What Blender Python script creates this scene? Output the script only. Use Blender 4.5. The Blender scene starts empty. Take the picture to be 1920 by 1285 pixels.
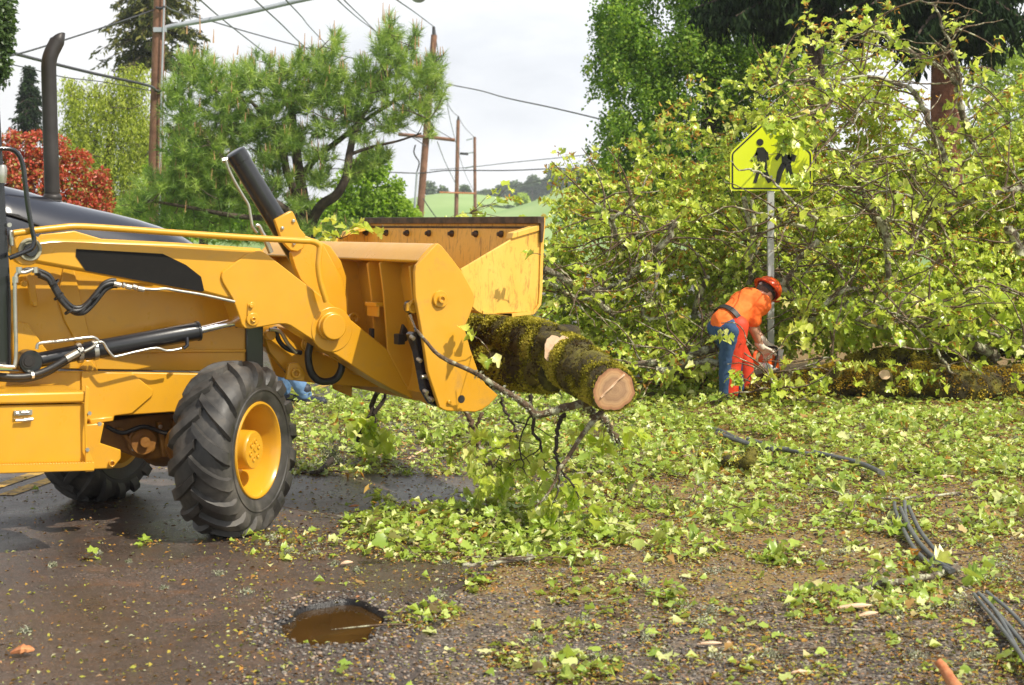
import bpy, math, random
import numpy as np
from mathutils import Vector, Matrix, noise, Quaternion

random.seed(11)
rng = np.random.default_rng(11)
R = math.radians
scene = bpy.context.scene
COL = scene.collection

# ------------------------------------------------------------------ camera
F, EYE, HZ = 3100.0, 1.70, 420.0
cam_d = bpy.data.cameras.new("camera")
cam_d.sensor_width = 36.0
cam_d.lens = F / 1920 * 36.0
cam_d.shift_y = -(642.5 - HZ) / 1920
cam_d.clip_start = 0.05
cam_d.clip_end = 3000
cam_d.dof.use_dof = True
cam_d.dof.focus_distance = 11.5
cam_d.dof.aperture_fstop = 5.0
cam = bpy.data.objects.new("camera", cam_d)
COL.objects.link(cam)
cam.location = (0, 0, EYE)
cam.rotation_euler = (R(90), 0, 0)
scene.camera = cam

# ------------------------------------------------------------------ sun and sky
SUNV = Vector((0.50, -0.38, 0.78)).normalized()
SUN_EL = math.asin(SUNV.z)
SUN_AZ = math.atan2(SUNV.x, SUNV.y)
sd = bpy.data.lights.new("sun", 'SUN')
sd.energy = 5.0
sd.angle = R(0.55)
sd.color = (1.0, 0.925, 0.79)
sun = bpy.data.objects.new("sun", sd)
COL.objects.link(sun)
sun.rotation_euler = (-SUNV).to_track_quat('-Z', 'Y').to_euler()
sun.location = (10, -8, 20)

world = bpy.data.worlds.new("World")
scene.world = world
world.use_nodes = True
wn, wl = world.node_tree.nodes, world.node_tree.links
wn.clear()
sky = wn.new('ShaderNodeTexSky')
sky.sky_type = 'NISHITA'
sky.sun_disc = False
sky.sun_elevation = SUN_EL
sky.sun_rotation = SUN_AZ
sky.air_density = 1.0
sky.dust_density = 1.5
bg1 = wn.new('ShaderNodeBackground')
bg1.inputs[1].default_value = 0.10
wl.new(sky.outputs[0], bg1.inputs[0])
tc = wn.new('ShaderNodeTexCoord')
mp_ = wn.new('ShaderNodeMapping')
mp_.inputs['Scale'].default_value = (1.6, 1.6, 4.0)
wl.new(tc.outputs['Generated'], mp_.inputs[0])
nz = wn.new('ShaderNodeTexNoise')
nz.inputs['Scale'].default_value = 1.7
nz.inputs['Detail'].default_value = 7
nz.inputs['Roughness'].default_value = 0.55
wl.new(mp_.outputs[0], nz.inputs['Vector'])
# cloud tone: soft greys to white
ct = wn.new('ShaderNodeValToRGB')
ct.color_ramp.elements[0].position = 0.30
ct.color_ramp.elements[0].color = (0.64, 0.67, 0.72, 1)
ct.color_ramp.elements[1].position = 0.55
ct.color_ramp.elements[1].color = (1.0, 1.0, 1.0, 1)
e = ct.color_ramp.elements.new(0.43)
e.color = (0.86, 0.88, 0.91, 1)
wl.new(nz.outputs['Fac'], ct.inputs[0])
# brighter bank towards the right of north, greyer to the left
sep = wn.new('ShaderNodeSeparateXYZ')
wl.new(tc.outputs['Generated'], sep.inputs[0])
mr = wn.new('ShaderNodeMapRange')
mr.inputs['From Min'].default_value = -0.35
mr.inputs['From Max'].default_value = 0.05
mr.inputs['To Min'].default_value = 0.84
mr.inputs['To Max'].default_value = 1.04
wl.new(sep.outputs['X'], mr.inputs['Value'])
mulc = wn.new('ShaderNodeVectorMath')
mulc.operation = 'SCALE'
wl.new(ct.outputs[0], mulc.inputs[0])
wl.new(mr.outputs[0], mulc.inputs['Scale'])
bg2 = wn.new('ShaderNodeBackground')
bg2.inputs[1].default_value = 1.08
wl.new(mulc.outputs[0], bg2.inputs[0])
# the cloud bank fills the low sky, breaking up higher
mk_ = wn.new('ShaderNodeMapRange')
mk_.inputs['From Min'].default_value = 0.30
mk_.inputs['From Max'].default_value = 0.75
mk_.inputs['To Min'].default_value = 0.95
mk_.inputs['To Max'].default_value = 0.42
wl.new(sep.outputs['Z'], mk_.inputs['Value'])
mixw = wn.new('ShaderNodeMixShader')
wl.new(mk_.outputs[0], mixw.inputs[0])
wl.new(bg1.outputs[0], mixw.inputs[1])
wl.new(bg2.outputs[0], mixw.inputs[2])
wo = wn.new('ShaderNodeOutputWorld')
wl.new(mixw.outputs[0], wo.inputs[0])

vs = scene.view_settings
scene.display_settings.display_device = 'sRGB'
vs.view_transform = 'Standard'
vs.look = 'None'
vs.exposure = 0.27
vs.gamma = 1.0
vs.use_curve_mapping = False
scene.cycles.max_bounces = 7
scene.cycles.diffuse_bounces = 3
scene.cycles.glossy_bounces = 3
scene.cycles.transmission_bounces = 5
scene.cycles.transparent_max_bounces = 8
scene.cycles.use_denoising = True
scene.cycles.sample_clamp_indirect = 6

# ------------------------------------------------------------------ pixel -> world rays of the survey
def px(x, y, Y):
    return Vector(((x - 960) / F * Y, Y, EYE - (y - HZ) / F * Y))
def gnd(x, y, z=0.0):
    Y = (EYE - z) * F / (y - HZ)
    return Vector(((x - 960) / F * Y, Y, z))

# the machine's own frame: m forward, w across to its far side
TH = R(31)
mV = Vector((math.cos(TH), math.sin(TH), 0))
wV = Vector((-math.sin(TH), math.cos(TH), 0))
C1 = Vector(((440 - 960) / F * 9.0, 9.0, 0))          # near front wheel on the road
D0 = C1.dot(wV)
def mp(x, y, v):
    dx = (x - 960) / F
    t = (D0 + v) / (wV.x * dx + wV.y)
    return Vector((dx * t, t, EYE - (y - HZ) / F * t))

# ------------------------------------------------------------------ materials
def nodes_of(name):
    m = bpy.data.materials.new(name)
    m.use_nodes = True
    n, l = m.node_tree.nodes, m.node_tree.links
    return m, n, l, n['Principled BSDF']

def coords(n, l, scale, space='Object'):
    t = n.new('ShaderNodeTexCoord')
    mm = n.new('ShaderNodeMapping')
    if isinstance(scale, (int, float)):
        scale = (scale,) * 3
    mm.inputs['Scale'].default_value = scale
    l.new(t.outputs[space], mm.inputs[0])
    return mm.outputs[0]

def noisen(n, l, vec, scale=1.0, detail=4, rough=0.55, dist=0.0):
    q = n.new('ShaderNodeTexNoise')
    q.inputs['Scale'].default_value = scale
    q.inputs['Detail'].default_value = detail
    q.inputs['Roughness'].default_value = rough
    q.inputs['Distortion'].default_value = dist
    l.new(vec, q.inputs['Vector'])
    return q.outputs['Fac']

def ramp(n, l, fac, stops):
    r = n.new('ShaderNodeValToRGB')
    cr = r.color_ramp
    while len(cr.elements) < len(stops):
        cr.elements.new(0.5)
    for e_, (p, c) in zip(cr.elements, stops):
        e_.position = p
        c = c if isinstance(c, tuple) else (c, c, c)
        e_.color = (*c[:3], 1)
    l.new(fac, r.inputs[0])
    return r.outputs[0]

def mixc(n, l, f, a, b):
    q = n.new('ShaderNodeMix')
    q.data_type = 'RGBA'
    if isinstance(f, (int, float)):
        q.inputs[0].default_value = f
    else:
        l.new(f, q.inputs[0])
    for s, v in ((6, a), (7, b)):
        if isinstance(v, tuple):
            q.inputs[s].default_value = (*v, 1)
        else:
            l.new(v, q.inputs[s])
    return q.outputs[2]

def bumpn(n, l, b, h, strength=0.4, dist=0.01):
    q = n.new('ShaderNodeBump')
    q.inputs['Strength'].default_value = strength
    q.inputs['Distance'].default_value = dist
    l.new(h, q.inputs['Height'])
    l.new(q.outputs[0], b.inputs['Normal'])
    return q

def mat(name, c1, c2=None, scale=6, rough=0.5, metal=0.0, bump=0.0, bscale=None, bdist=0.01, coat=0.0, lo=0.35, hi=0.65, rvar=0.0, spec=0.5):
    m, n, l, b = nodes_of(name)
    v = coords(n, l, 1)
    if c2 is not None:
        f = noisen(n, l, v, scale, 6, 0.6)
        l.new(ramp(n, l, f, [(lo, c1), (hi, c2)]), b.inputs['Base Color'])
    else:
        b.inputs['Base Color'].default_value = (*c1, 1)
    b.inputs['Roughness'].default_value = rough
    if rvar:
        f2 = noisen(n, l, v, scale * 1.7, 5, 0.6)
        l.new(ramp(n, l, f2, [(0.3, rough - rvar), (0.7, rough + rvar)]), b.inputs['Roughness'])
    b.inputs['Metallic'].default_value = metal
    b.inputs['Specular IOR Level'].default_value = spec
    if coat:
        b.inputs['Coat Weight'].default_value = coat
        b.inputs['Coat Roughness'].default_value = 0.08
    if bump:
        f3 = noisen(n, l, v, bscale or scale * 4, 5, 0.6)
        bumpn(n, l, b, f3, bump, bdist)
    return m

def leafmat(name, stops, transl=0.4, rough=0.45, spec=0.5, tcol=None, under=0.0):
    """leaf blades: colour picked per leaf by the rnd attribute"""
    m, n, l, b = nodes_of(name)
    a = n.new('ShaderNodeAttribute')
    a.attribute_name = 'rnd'
    c = ramp(n, l, a.outputs['Fac'], stops)
    if under:                      # the blade's paler underside
        g = n.new('ShaderNodeNewGeometry')
        mu = n.new('ShaderNodeMath'); mu.operation = 'MULTIPLY'; mu.inputs[1].default_value = under
        l.new(g.outputs['Backfacing'], mu.inputs[0])
        c = mixc(n, l, mu.outputs[0], c, (0.60, 0.62, 0.22))
    l.new(c, b.inputs['Base Color'])
    b.inputs['Roughness'].default_value = rough
    b.inputs['Specular IOR Level'].default_value = spec
    tr = n.new('ShaderNodeBsdfTranslucent')
    hs = n.new('ShaderNodeMix'); hs.data_type = 'RGBA'; hs.blend_type = 'MULTIPLY'
    hs.inputs[0].default_value = 1.0
    l.new(c, hs.inputs[6])
    hs.inputs[7].default_value = (*(tcol or (1.25, 1.35, 0.6)), 1)
    l.new(hs.outputs[2], tr.inputs[0])
    mx = n.new('ShaderNodeMixShader')
    mx.inputs[0].default_value = transl
    l.new(b.outputs[0], mx.inputs[1])
    l.new(tr.outputs[0], mx.inputs[2])
    l.new(mx.outputs[0], n['Material Output'].inputs[0])
    return m

# ------------------------------------------------------------------ object helpers
ORIGIN = {}
def tag(o, label=None, cat=None, group=None, kind=None):
    if label: o['label'] = label
    if cat: o['category'] = cat
    if group: o['group'] = group
    if kind: o['kind'] = kind
    return o

def thing(name, loc, label, cat, group=None):
    o = bpy.data.objects.new(name, None)
    o.empty_display_size = 0.2
    COL.objects.link(o)
    o.location = loc
    ORIGIN[o] = Vector(loc)
    return tag(o, label, cat, group)

def link(name, me, mats, parent=None, origin=None, smooth=None, bevel=0.0, seg=2):
    """me has world coordinates; they are moved to the origin of the thing"""
    org = ORIGIN[parent] if parent is not None else Vector(origin) if origin is not None else Vector((0, 0, 0))
    if org.length > 0:
        me.transform(Matrix.Translation(-org))
    o = bpy.data.objects.new(name, me)
    COL.objects.link(o)
    if not isinstance(mats, (list, tuple)):
        mats = [mats]
    for q in mats:
        me.materials.append(q)
    ORIGIN[o] = org
    if parent is not None:
        o.parent = parent
    else:
        o.location = org
    if smooth is not None:
        me.polygons.foreach_set('use_smooth', [True] * len(me.polygons))
        if smooth < 180:
            me.set_sharp_from_angle(angle=R(smooth))
    if bevel:
        bm_ = o.modifiers.new('bevel', 'BEVEL')
        bm_.width = bevel
        bm_.segments = seg
        bm_.limit_method = 'ANGLE'
        bm_.angle_limit = R(40)
    return o

class MB:
    def __init__(self):
        self.v, self.f, self.mi = [], [], []
    def add(self, verts, faces, mi=0):
        o = len(self.v)
        self.v += [tuple(p) for p in verts]
        self.f += [tuple(i + o for i in q) for q in faces]
        self.mi += [mi] * len(faces)
    def box(self, c, ax, ay, az, mi=0):
        c, ax, ay, az = Vector(c), Vector(ax), Vector(ay), Vector(az)
        vs_ = [c + sx * ax + sy * ay + sz * az for sz in (-1, 1) for sy in (-1, 1) for sx in (-1, 1)]
        self.add(vs_, [(0, 2, 3, 1), (4, 5, 7, 6), (0, 1, 5, 4), (2, 6, 7, 3), (0, 4, 6, 2), (1, 3, 7, 5)], mi)
    def prism(self, pts, ext, mi=0):
        pts = [Vector(p) for p in pts]
        ext = Vector(ext)
        n = len(pts)
        nrm = Vector((0, 0, 0))
        for i in range(n):
            nrm += pts[i].cross(pts[(i + 1) % n])
        if nrm.dot(ext) > 0:
            pts = pts[::-1]
        vs_ = pts + [p + ext for p in pts]
        fs = [tuple(range(n)), tuple(range(2 * n - 1, n - 1, -1))]
        fs += [(i, i + n, (i + 1) % n + n, (i + 1) % n) for i in range(n)]
        self.add(vs_, fs, mi)
    def ribbon(self, pts, ext, nrm_hint, th, mi=0):
        """a bent sheet of thickness th: polyline pts swept along ext"""
        pts = [Vector(p) for p in pts]
        ext = Vector(ext)
        e_ = ext.normalized()
        offs = []
        for i, p in enumerate(pts):
            a = pts[max(i - 1, 0)]; b = pts[min(i + 1, len(pts) - 1)]
            nn = (b - a).normalized().cross(e_)
            if nrm_hint is not None and nn.dot(nrm_hint) < 0:
                nn = -nn
            offs.append(nn * th)
        n = len(pts)
        poly = [p + o for p, o in zip(pts, offs)]
        vs_ = []
        for base in (Vector((0, 0, 0)), ext):
            vs_ += [p + base for p in pts] + [p + base for p in poly]
        fs = []
        for i in range(n - 1):
            fs.append((i, i + 1, 2 * n + i + 1, 2 * n + i))
            fs.append((n + i, 3 * n + i, 3 * n + i + 1, n + i + 1))
            fs.append((i, n + i, n + i + 1, i + 1))
            fs.append((2 * n + i, 2 * n + i + 1, 3 * n + i + 1, 3 * n + i))
        fs.append((0, 2 * n, 3 * n, n))
        fs.append((n - 1, 2 * n - 1, 4 * n - 1, 3 * n - 1))
        self.add(vs_, fs, mi)
    def tube(self, pts, r, n=8, mi=0, caps=True, rnd=0.0):
        pts = [Vector(p) for p in pts]
        m = len(pts)
        rs = r if isinstance(r, (list, tuple)) else [r] * m
        t0 = (pts[1] - pts[0]).normalized()
        up = Vector((0, 0, 1)) if abs(t0.z) < 0.9 else Vector((1, 0, 0))
        a = t0.cross(up).normalized()
        o = len(self.v)
        for i, p in enumerate(pts):
            t = (pts[min(i + 1, m - 1)] - pts[max(i - 1, 0)])
            t = t.normalized() if t.length > 1e-9 else t0
            a = (a - t * a.dot(t))
            a = a.normalized() if a.length > 1e-6 else t.orthogonal().normalized()
            b = t.cross(a)
            for k in range(n):
                an = 2 * math.pi * k / n
                rr = rs[i] * (1 + (random.uniform(-rnd, rnd) if rnd else 0))
                self.v.append(tuple(p + a * (math.cos(an) * rr) + b * (math.sin(an) * rr)))
        for i in range(m - 1):
            for k in range(n):
                k2 = (k + 1) % n
                self.f.append((o + i * n + k, o + i * n + k2, o + (i + 1) * n + k2, o + (i + 1) * n + k))
                self.mi.append(mi)
        if caps:
            self.f.append(tuple(o + k for k in range(n))[::-1]); self.mi.append(mi)
            self.f.append(tuple(o + (m - 1) * n + k for k in range(n))); self.mi.append(mi)
    def lathe(self, c, axis, prof, n=32, mi=0):
        """prof: list of (along axis, radius)"""
        c, ax = Vector(c), Vector(axis).normalized()
        a = ax.orthogonal().normalized(); b = ax.cross(a)
        o = len(self.v)
        for h, r in prof:
            for k in range(n):
                an = 2 * math.pi * k / n
                self.v.append(tuple(c + ax * h + (a * math.cos(an) + b * math.sin(an)) * max(r, 1e-4)))
        for i in range(len(prof) - 1):
            for k in range(n):
                k2 = (k + 1) % n
                self.f.append((o + i * n + k, o + i * n + k2, o + (i + 1) * n + k2, o + (i + 1) * n + k))
                self.mi.append(mi)
    def cyl(self, c, axis, r, h, n=20, mi=0):
        ax = Vector(axis).normalized()
        self.tube([Vector(c), Vector(c) + ax * h], r, n, mi)
    def ball(self, c, rx, ry=None, rz=None, n=12, m=8, M=None, mi=0):
        ry = ry or rx; rz = rz or rx
        c = Vector(c)
        o = len(self.v)
        vs_ = [Vector((0, 0, -rz))]
        for i in range(1, m):
            ph = -math.pi / 2 + math.pi * i / m
            for k in range(n):
                an = 2 * math.pi * k / n
                vs_.append(Vector((rx * math.cos(ph) * math.cos(an), ry * math.cos(ph) * math.sin(an), rz * math.sin(ph))))
        vs_.append(Vector((0, 0, rz)))
        if M is not None:
            vs_ = [M @ p for p in vs_]
        fs = [(0, 1 + (k + 1) % n, 1 + k) for k in range(n)]
        for i in range(m - 2):
            for k in range(n):
                k2 = (k + 1) % n
                fs.append((1 + i * n + k, 1 + i * n + k2, 1 + (i + 1) * n + k2, 1 + (i + 1) * n + k))
        L = 1 + (m - 1) * n
        fs += [(L, L - n + k, L - n + (k + 1) % n) for k in range(n)]
        self.add([c + p for p in vs_], fs, mi)
    def mesh(self, name):
        me = bpy.data.meshes.new(name)
        me.from_pydata(self.v, [], self.f)
        if any(self.mi):
            me.polygons.foreach_set('material_index', self.mi)
        me.update()
        return me
    def build(self, name, mats, parent=None, **k):
        return link(name, self.mesh(name), mats, parent, **k)

def smoothpath(pts, sub=6):
    """Catmull-Rom through the given points"""
    pts = [Vector(p) for p in pts]
    out = []
    for i in range(len(pts) - 1):
        p0 = pts[max(i - 1, 0)]; p1 = pts[i]; p2 = pts[i + 1]; p3 = pts[min(i + 2, len(pts) - 1)]
        for s in range(sub):
            t = s / sub
            out.append(0.5 * ((2 * p1) + (p2 - p0) * t + (2 * p0 - 5 * p1 + 4 * p2 - p3) * t * t + (3 * p1 - p0 - 3 * p2 + p3) * t ** 3))
    out.append(pts[-1])
    return out

def lerp(a, b, t): return a + (b - a) * t
def taper(r0, r1, n): return [r0 + (r1 - r0) * i / (n - 1) for i in range(n)]

# ------------------------------------------------------------------ many-leaf meshes through numpy
T_MAPLE_O = [(0, 0), (-.24, .05), (-.44, .20), (-.36, .33), (-.53, .50), (-.40, .64), (-.24, .66), (-.20, .86), (0, 1.0),
             (.16, .90), (.24, .68), (.42, .66), (.53, .48), (.37, .34), (.43, .18), (.22, .05)]
def tmpl_maple(fold=0.30, droop=0.22):
    v = [(0, .42, 0)] + [(x, y, 0) for x, y in T_MAPLE_O]
    v = np.array(v, float)
    v[:, 2] = fold * np.abs(v[:, 0]) - droop * v[:, 1] ** 2
    n = len(T_MAPLE_O)
    f = [(0, 1 + (k + 1) % n, 1 + k) for k in range(n)]
    return v, np.array(f)
def tmpl_leaf5(w=.34, fold=.15, droop=.15):
    v = np.array([(0, 0, 0), (-w, .45, fold), (0, 1, -droop), (w, .45, fold)], float)
    return v, np.array([(0, 2, 1), (0, 3, 2)])
def tmpl_oak():
    o = [(0, 0), (-.12, .15), (-.30, .30), (-.16, .42), (-.36, .62), (-.18, .74), (0, 1), (.18, .74), (.36, .62), (.16, .42), (.30, .30), (.12, .15)]
    v = np.array([(0, .5, 0)] + [(x, y, 0) for x, y in o], float)
    v[:, 2] = .3 * np.abs(v[:, 0]) - .2 * v[:, 1] ** 2
    n = len(o)
    return v, np.array([(0, 1 + (k + 1) % n, 1 + k) for k in range(n)])
def tmpl_needle(w=.03):
    return np.array([(-w, 0, 0), (w, 0, 0), (0, 1, 0)], float), np.array([(0, 1, 2)])

def crumple(t, a, seed):
    v, f = t; v = v.copy(); r = np.random.default_rng(seed)
    v[1:, 2] += r.uniform(-a, a, len(v) - 1); v[1:, :2] += r.uniform(-a * .22, a * .22, (len(v) - 1, 2))
    return v, f
def leafmix():
    return [tmpl_maple(.25, .25), crumple(tmpl_maple(.8, .5), .16, 1), crumple(tmpl_oak(), .14, 2), crumple(tmpl_maple(.45, -.2), .22, 3), crumple(tmpl_maple(1.3, .3), .12, 4)]
def littermix():
    return [crumple(tmpl_maple(.15, .15), .10, 5), crumple(tmpl_maple(.45, .25), .14, 6), crumple(tmpl_oak(), .16, 7), crumple(tmpl_maple(.1, -.2), .13, 8), crumple(tmpl_leaf5(.45, .2, .2), .14, 9), crumple(tmpl_leaf5(.30, .3, -.2), .16, 10)]

def unit(a):
    return a / np.maximum(np.linalg.norm(a, axis=1, keepdims=True), 1e-9)

def leaf_arrays(P, D, N, S, tmpl, vary=0.25):
    D = unit(D)
    X = unit(np.cross(D, N))
    Z = np.cross(X, D)
    tv, tf = tmpl
    n, k = len(P), len(tv)
    S = np.asarray(S, float).reshape(-1, 1)
    sx = S * (1 + vary * rng.uniform(-1, 1, (n, 1)))
    sz = S * (1 + 2.2 * vary * rng.uniform(-1, 1, (n, 1)))
    V = (P[:, None, :] + X[:, None, :] * (tv[None, :, 0:1] * sx[:, None, :])
         + D[:, None, :] * (tv[None, :, 1:2] * S[:, None, :]) + Z[:, None, :] * (tv[None, :, 2:3] * sz[:, None, :]))
    Fc = tf[None, :, :] + (np.arange(n) * k)[:, None, None]
    return V.reshape(-1, 3), Fc.reshape(-1, 3), k

def leafmesh(name, P, D, N, S, tmpl, m, parent=None, rnd=None, origin=None, vary=0.25, smooth=True):
    if rnd is None:
        rnd = rng.uniform(0, 1, len(P))
    if isinstance(tmpl, list):            # several leaf shapes mixed through one crown
        P, D, N, S = np.asarray(P), np.asarray(D), np.asarray(N), np.asarray(S)
        pick = rng.integers(0, len(tmpl), len(P))
        Vs, Fs, As, o = [], [], [], 0
        for i, tm_ in enumerate(tmpl):
            q = pick == i
            if not q.any(): continue
            V, Fc, k = leaf_arrays(P[q], D[q], N[q], S[q], tm_, vary)
            Vs.append(V); Fs.append(Fc + o); As.append(np.repeat(rnd[q], k)); o += len(V)
        return trimesh(name, np.concatenate(Vs), np.concatenate(Fs), m, parent, np.concatenate(As), origin, smooth)
    V, Fc, k = leaf_arrays(P, D, N, S, tmpl, vary)
    return trimesh(name, V, Fc, m, parent, np.repeat(rnd, k), origin, smooth)

def trimesh(name, V, Fc, m, parent=None, attr=None, origin=None, smooth=True):
    me = bpy.data.meshes.new(name)
    me.vertices.add(len(V))
    me.vertices.foreach_set('co', np.ascontiguousarray(V, np.float32).ravel())
    nf = len(Fc)
    me.loops.add(nf * 3)
    me.loops.foreach_set('vertex_index', np.ascontiguousarray(Fc, np.int32).ravel())
    me.polygons.add(nf)
    me.polygons.foreach_set('loop_start', np.arange(nf, dtype=np.int32) * 3)
    if smooth:
        me.polygons.foreach_set('use_smooth', np.ones(nf, bool))
    me.update(calc_edges=True)
    if attr is not None:
        a = me.attributes.new('rnd', 'FLOAT', 'POINT')
        a.data.foreach_set('value', np.ascontiguousarray(attr, np.float32))
    return link(name, me, m, parent, origin)

def rdir(n, up=0.0):
    d = rng.normal(size=(n, 3))
    d = unit(d)
    d[:, 2] += up
    return unit(d)
# ------------------------------------------------------------------ materials of the place
def paint_yellow():
    m, n, l, b = nodes_of('yellow_paint')
    v = coords(n, l, 1)
    f = noisen(n, l, v, 2.2, 6, 0.6)
    base = ramp(n, l, f, [(0.3, (0.59, 0.285, 0.012)), (0.7, (0.65, 0.335, 0.020))])
    d = noisen(n, l, v, 14, 8, 0.7, 0.6)
    dirt = ramp(n, l, d, [(0.54, 0.0), (0.76, 0.6)])
    l.new(mixc(n, l, dirt, base, (0.50, 0.27, 0.05)), b.inputs['Base Color'])
    b.inputs['Roughness'].default_value = 0.34
    l.new(ramp(n, l, noisen(n, l, v, 7, 5), [(0.3, 0.26), (0.7, 0.42)]), b.inputs['Roughness'])
    b.inputs['Coat Weight'].default_value = 0.25
    b.inputs['Coat Roughness'].default_value = 0.15
    bumpn(n, l, b, noisen(n, l, v, 3.0, 3), 0.12, 0.01)
    return m
def paint_scuffed():
    m, n, l, b = nodes_of('scuffed_bucket_paint')
    v = coords(n, l, 1)
    base = ramp(n, l, noisen(n, l, v, 2.2, 6, 0.6), [(0.3, (0.60, 0.29, 0.014)), (0.7, (0.66, 0.34, 0.03))])
    sc = noisen(n, l, coords(n, l, (60, 60, 7)), 1.0, 8, 0.8, 1.2)
    l.new(mixc(n, l, ramp(n, l, sc, [(0.60, 0.0), (0.66, 0.45)]), base, (0.42, 0.24, 0.07)), b.inputs['Base Color'])
    c2 = b.inputs['Base Color'].links[0].from_socket
    mud = noisen(n, l, v, 6, 9, 0.75, 0.5)
    l.new(mixc(n, l, ramp(n, l, mud, [(0.56, 0.0), (0.74, 0.55)]), c2, (0.26, 0.17, 0.07)), b.inputs['Base Color'])
    l.new(ramp(n, l, mud, [(0.45, 0.34), (0.7, 0.65)]), b.inputs['Roughness'])
    bumpn(n, l, b, sc, 0.12, 0.004)
    return m
def paint_worn():
    m, n, l, b = nodes_of('worn_bucket_paint')
    v = coords(n, l, 1)
    f = noisen(n, l, v, 3.2, 6, 0.6)
    base = ramp(n, l, f, [(0.3, (0.74, 0.40, 0.045)), (0.7, (0.78, 0.47, 0.09))])
    vs_ = coords(n, l, (11, 11, 2.6))
    sc = noisen(n, l, vs_, 3.5, 8, 0.75, 0.8)
    rust = ramp(n, l, sc, [(0.52, 0.0), (0.64, 0.75)])
    l.new(mixc(n, l, rust, base, (0.30, 0.14, 0.03)), b.inputs['Base Color'])
    b.inputs['Roughness'].default_value = 0.5
    bumpn(n, l, b, f, 0.15, 0.01)
    return m
M_Y = paint_yellow()
M_YW = paint_worn()
M_YB = paint_scuffed()
M_RUST = mat('worn_steel_edge', (0.045, 0.03, 0.022), (0.13, 0.08, 0.05), 16, 0.6, 0.5, bump=0.5, bscale=40, bdist=0.004)
M_BLK = mat('black_gloss_paint', (0.008, 0.009, 0.012), (0.013, 0.014, 0.018), 5, 0.22, coat=0.5)
M_HOOD = mat('black_hood_paint', (0.010, 0.012, 0.02), (0.014, 0.016, 0.026), 3, 0.24, coat=1.0)
M_CYL = mat('black_cylinder_paint', (0.012, 0.013, 0.016), (0.02, 0.021, 0.024), 9, 0.3, coat=0.3, bump=0.15, bscale=90, bdist=0.002)
M_MATBLK = mat('matt_black', (0.011, 0.011, 0.012), (0.019, 0.018, 0.017), 20, 0.55)
M_DECAL = mat('black_decal', (0.006, 0.0055, 0.005), (0.009, 0.008, 0.007), 30, 0.6, spec=0.2)
M_HOSE = mat('rubber_hose', (0.013, 0.013, 0.014), (0.028, 0.027, 0.026), 30, 0.42, bump=0.2, bscale=140, bdist=0.002)
M_CHROME = mat('chrome', (0.82, 0.82, 0.84), None, rough=0.08, metal=1.0)
M_STEEL = mat('zinc_pipe', (0.46, 0.45, 0.40), (0.60, 0.58, 0.52), 20, 0.32, 0.85)
M_EXH = mat('exhaust_steel', (0.030, 0.027, 0.026), (0.050, 0.046, 0.045), 5, 0.5, 0.35, bump=0.1, bscale=30)
def tyre_mat():
    m, n, l, b = nodes_of('tyre_rubber')
    v = coords(n, l, 1)
    f = noisen(n, l, v, 5, 7, 0.65, 0.4)
    l.new(ramp(n, l, f, [(0.34, (0.020, 0.019, 0.018)), (0.52, (0.055, 0.051, 0.046)), (0.72, (0.13, 0.115, 0.095))]), b.inputs['Base Color'])
    l.new(ramp(n, l, f, [(0.35, 0.38), (0.7, 0.8)]), b.inputs['Roughness'])
    bumpn(n, l, b, noisen(n, l, v, 60, 6, 0.7), 0.35, 0.004)
    return m
M_TYRE = tyre_mat()
M_CAST = mat('axle_casting', (0.33, 0.15, 0.022), (0.20, 0.085, 0.016), 8, 0.5, bump=0.4, bscale=25, bdist=0.01)
M_DARK = mat('dark_underside', (0.012, 0.011, 0.010), (0.03, 0.026, 0.02), 12, 0.6)

# bark, moss, wood
def bark_lichen(name, dark=(0.07, 0.05, 0.035), mid=(0.17, 0.135, 0.095), lich=(0.46, 0.46, 0.32), amt=0.47, sc=9):
    m, n, l, b = nodes_of(name)
    v = coords(n, l, 1)
    base = ramp(n, l, noisen(n, l, v, sc * 3, 6, 0.7), [(0.35, dark), (0.65, mid)])
    lf = noisen(n, l, v, sc, 8, 0.75, 0.3)
    l.new(mixc(n, l, ramp(n, l, lf, [(amt, 0.0), (amt + 0.08, 1.0)]), base, lich), b.inputs['Base Color'])
    b.inputs['Roughness'].default_value = 0.85
    bumpn(n, l, b, noisen(n, l, v, sc * 6, 6, 0.75), 0.8, 0.012)
    return m
M_BARK = bark_lichen('lichen_bark')
M_TWIG = bark_lichen('twig_bark', (0.06, 0.035, 0.02), (0.17, 0.11, 0.06), (0.42, 0.42, 0.28), 0.52, 14)
M_DTWIG = bark_lichen('dark_twig_bark', (0.02, 0.014, 0.01), (0.06, 0.04, 0.028), (0.22, 0.23, 0.14), 0.60, 14)
def moss_bark():
    m, n, l, b = nodes_of('mossy_bark')
    v = coords(n, l, 1)
    f = noisen(n, l, v, 5, 9, 0.72, 0.4)
    c = ramp(n, l, f, [(0.36, (0.030, 0.020, 0.012)), (0.48, (0.075, 0.06, 0.014)), (0.60, (0.18, 0.16, 0.02)), (0.74, (0.34, 0.29, 0.04))])
    l.new(c, b.inputs['Base Color'])
    b.inputs['Roughness'].default_value = 0.95
    bumpn(n, l, b, noisen(n, l, v, 28, 8, 0.8), 1.0, 0.03)
    return m
M_MOSS = moss_bark()
M_MOSSTUFT = leafmat('moss_tufts', [(0, (0.06, 0.04, 0.016)), (0.35, (0.13, 0.11, 0.016)), (0.65, (0.30, 0.27, 0.025)), (1, (0.56, 0.48, 0.08))], 0.25, 0.8, 0.1)
M_MOSSRUST = leafmat('dry_moss_tufts', [(0, (0.07, 0.035, 0.012)), (0.35, (0.24, 0.13, 0.022)), (0.7, (0.46, 0.31, 0.035)), (1, (0.62, 0.48, 0.07))], 0.25, 0.8, 0.1)
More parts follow.
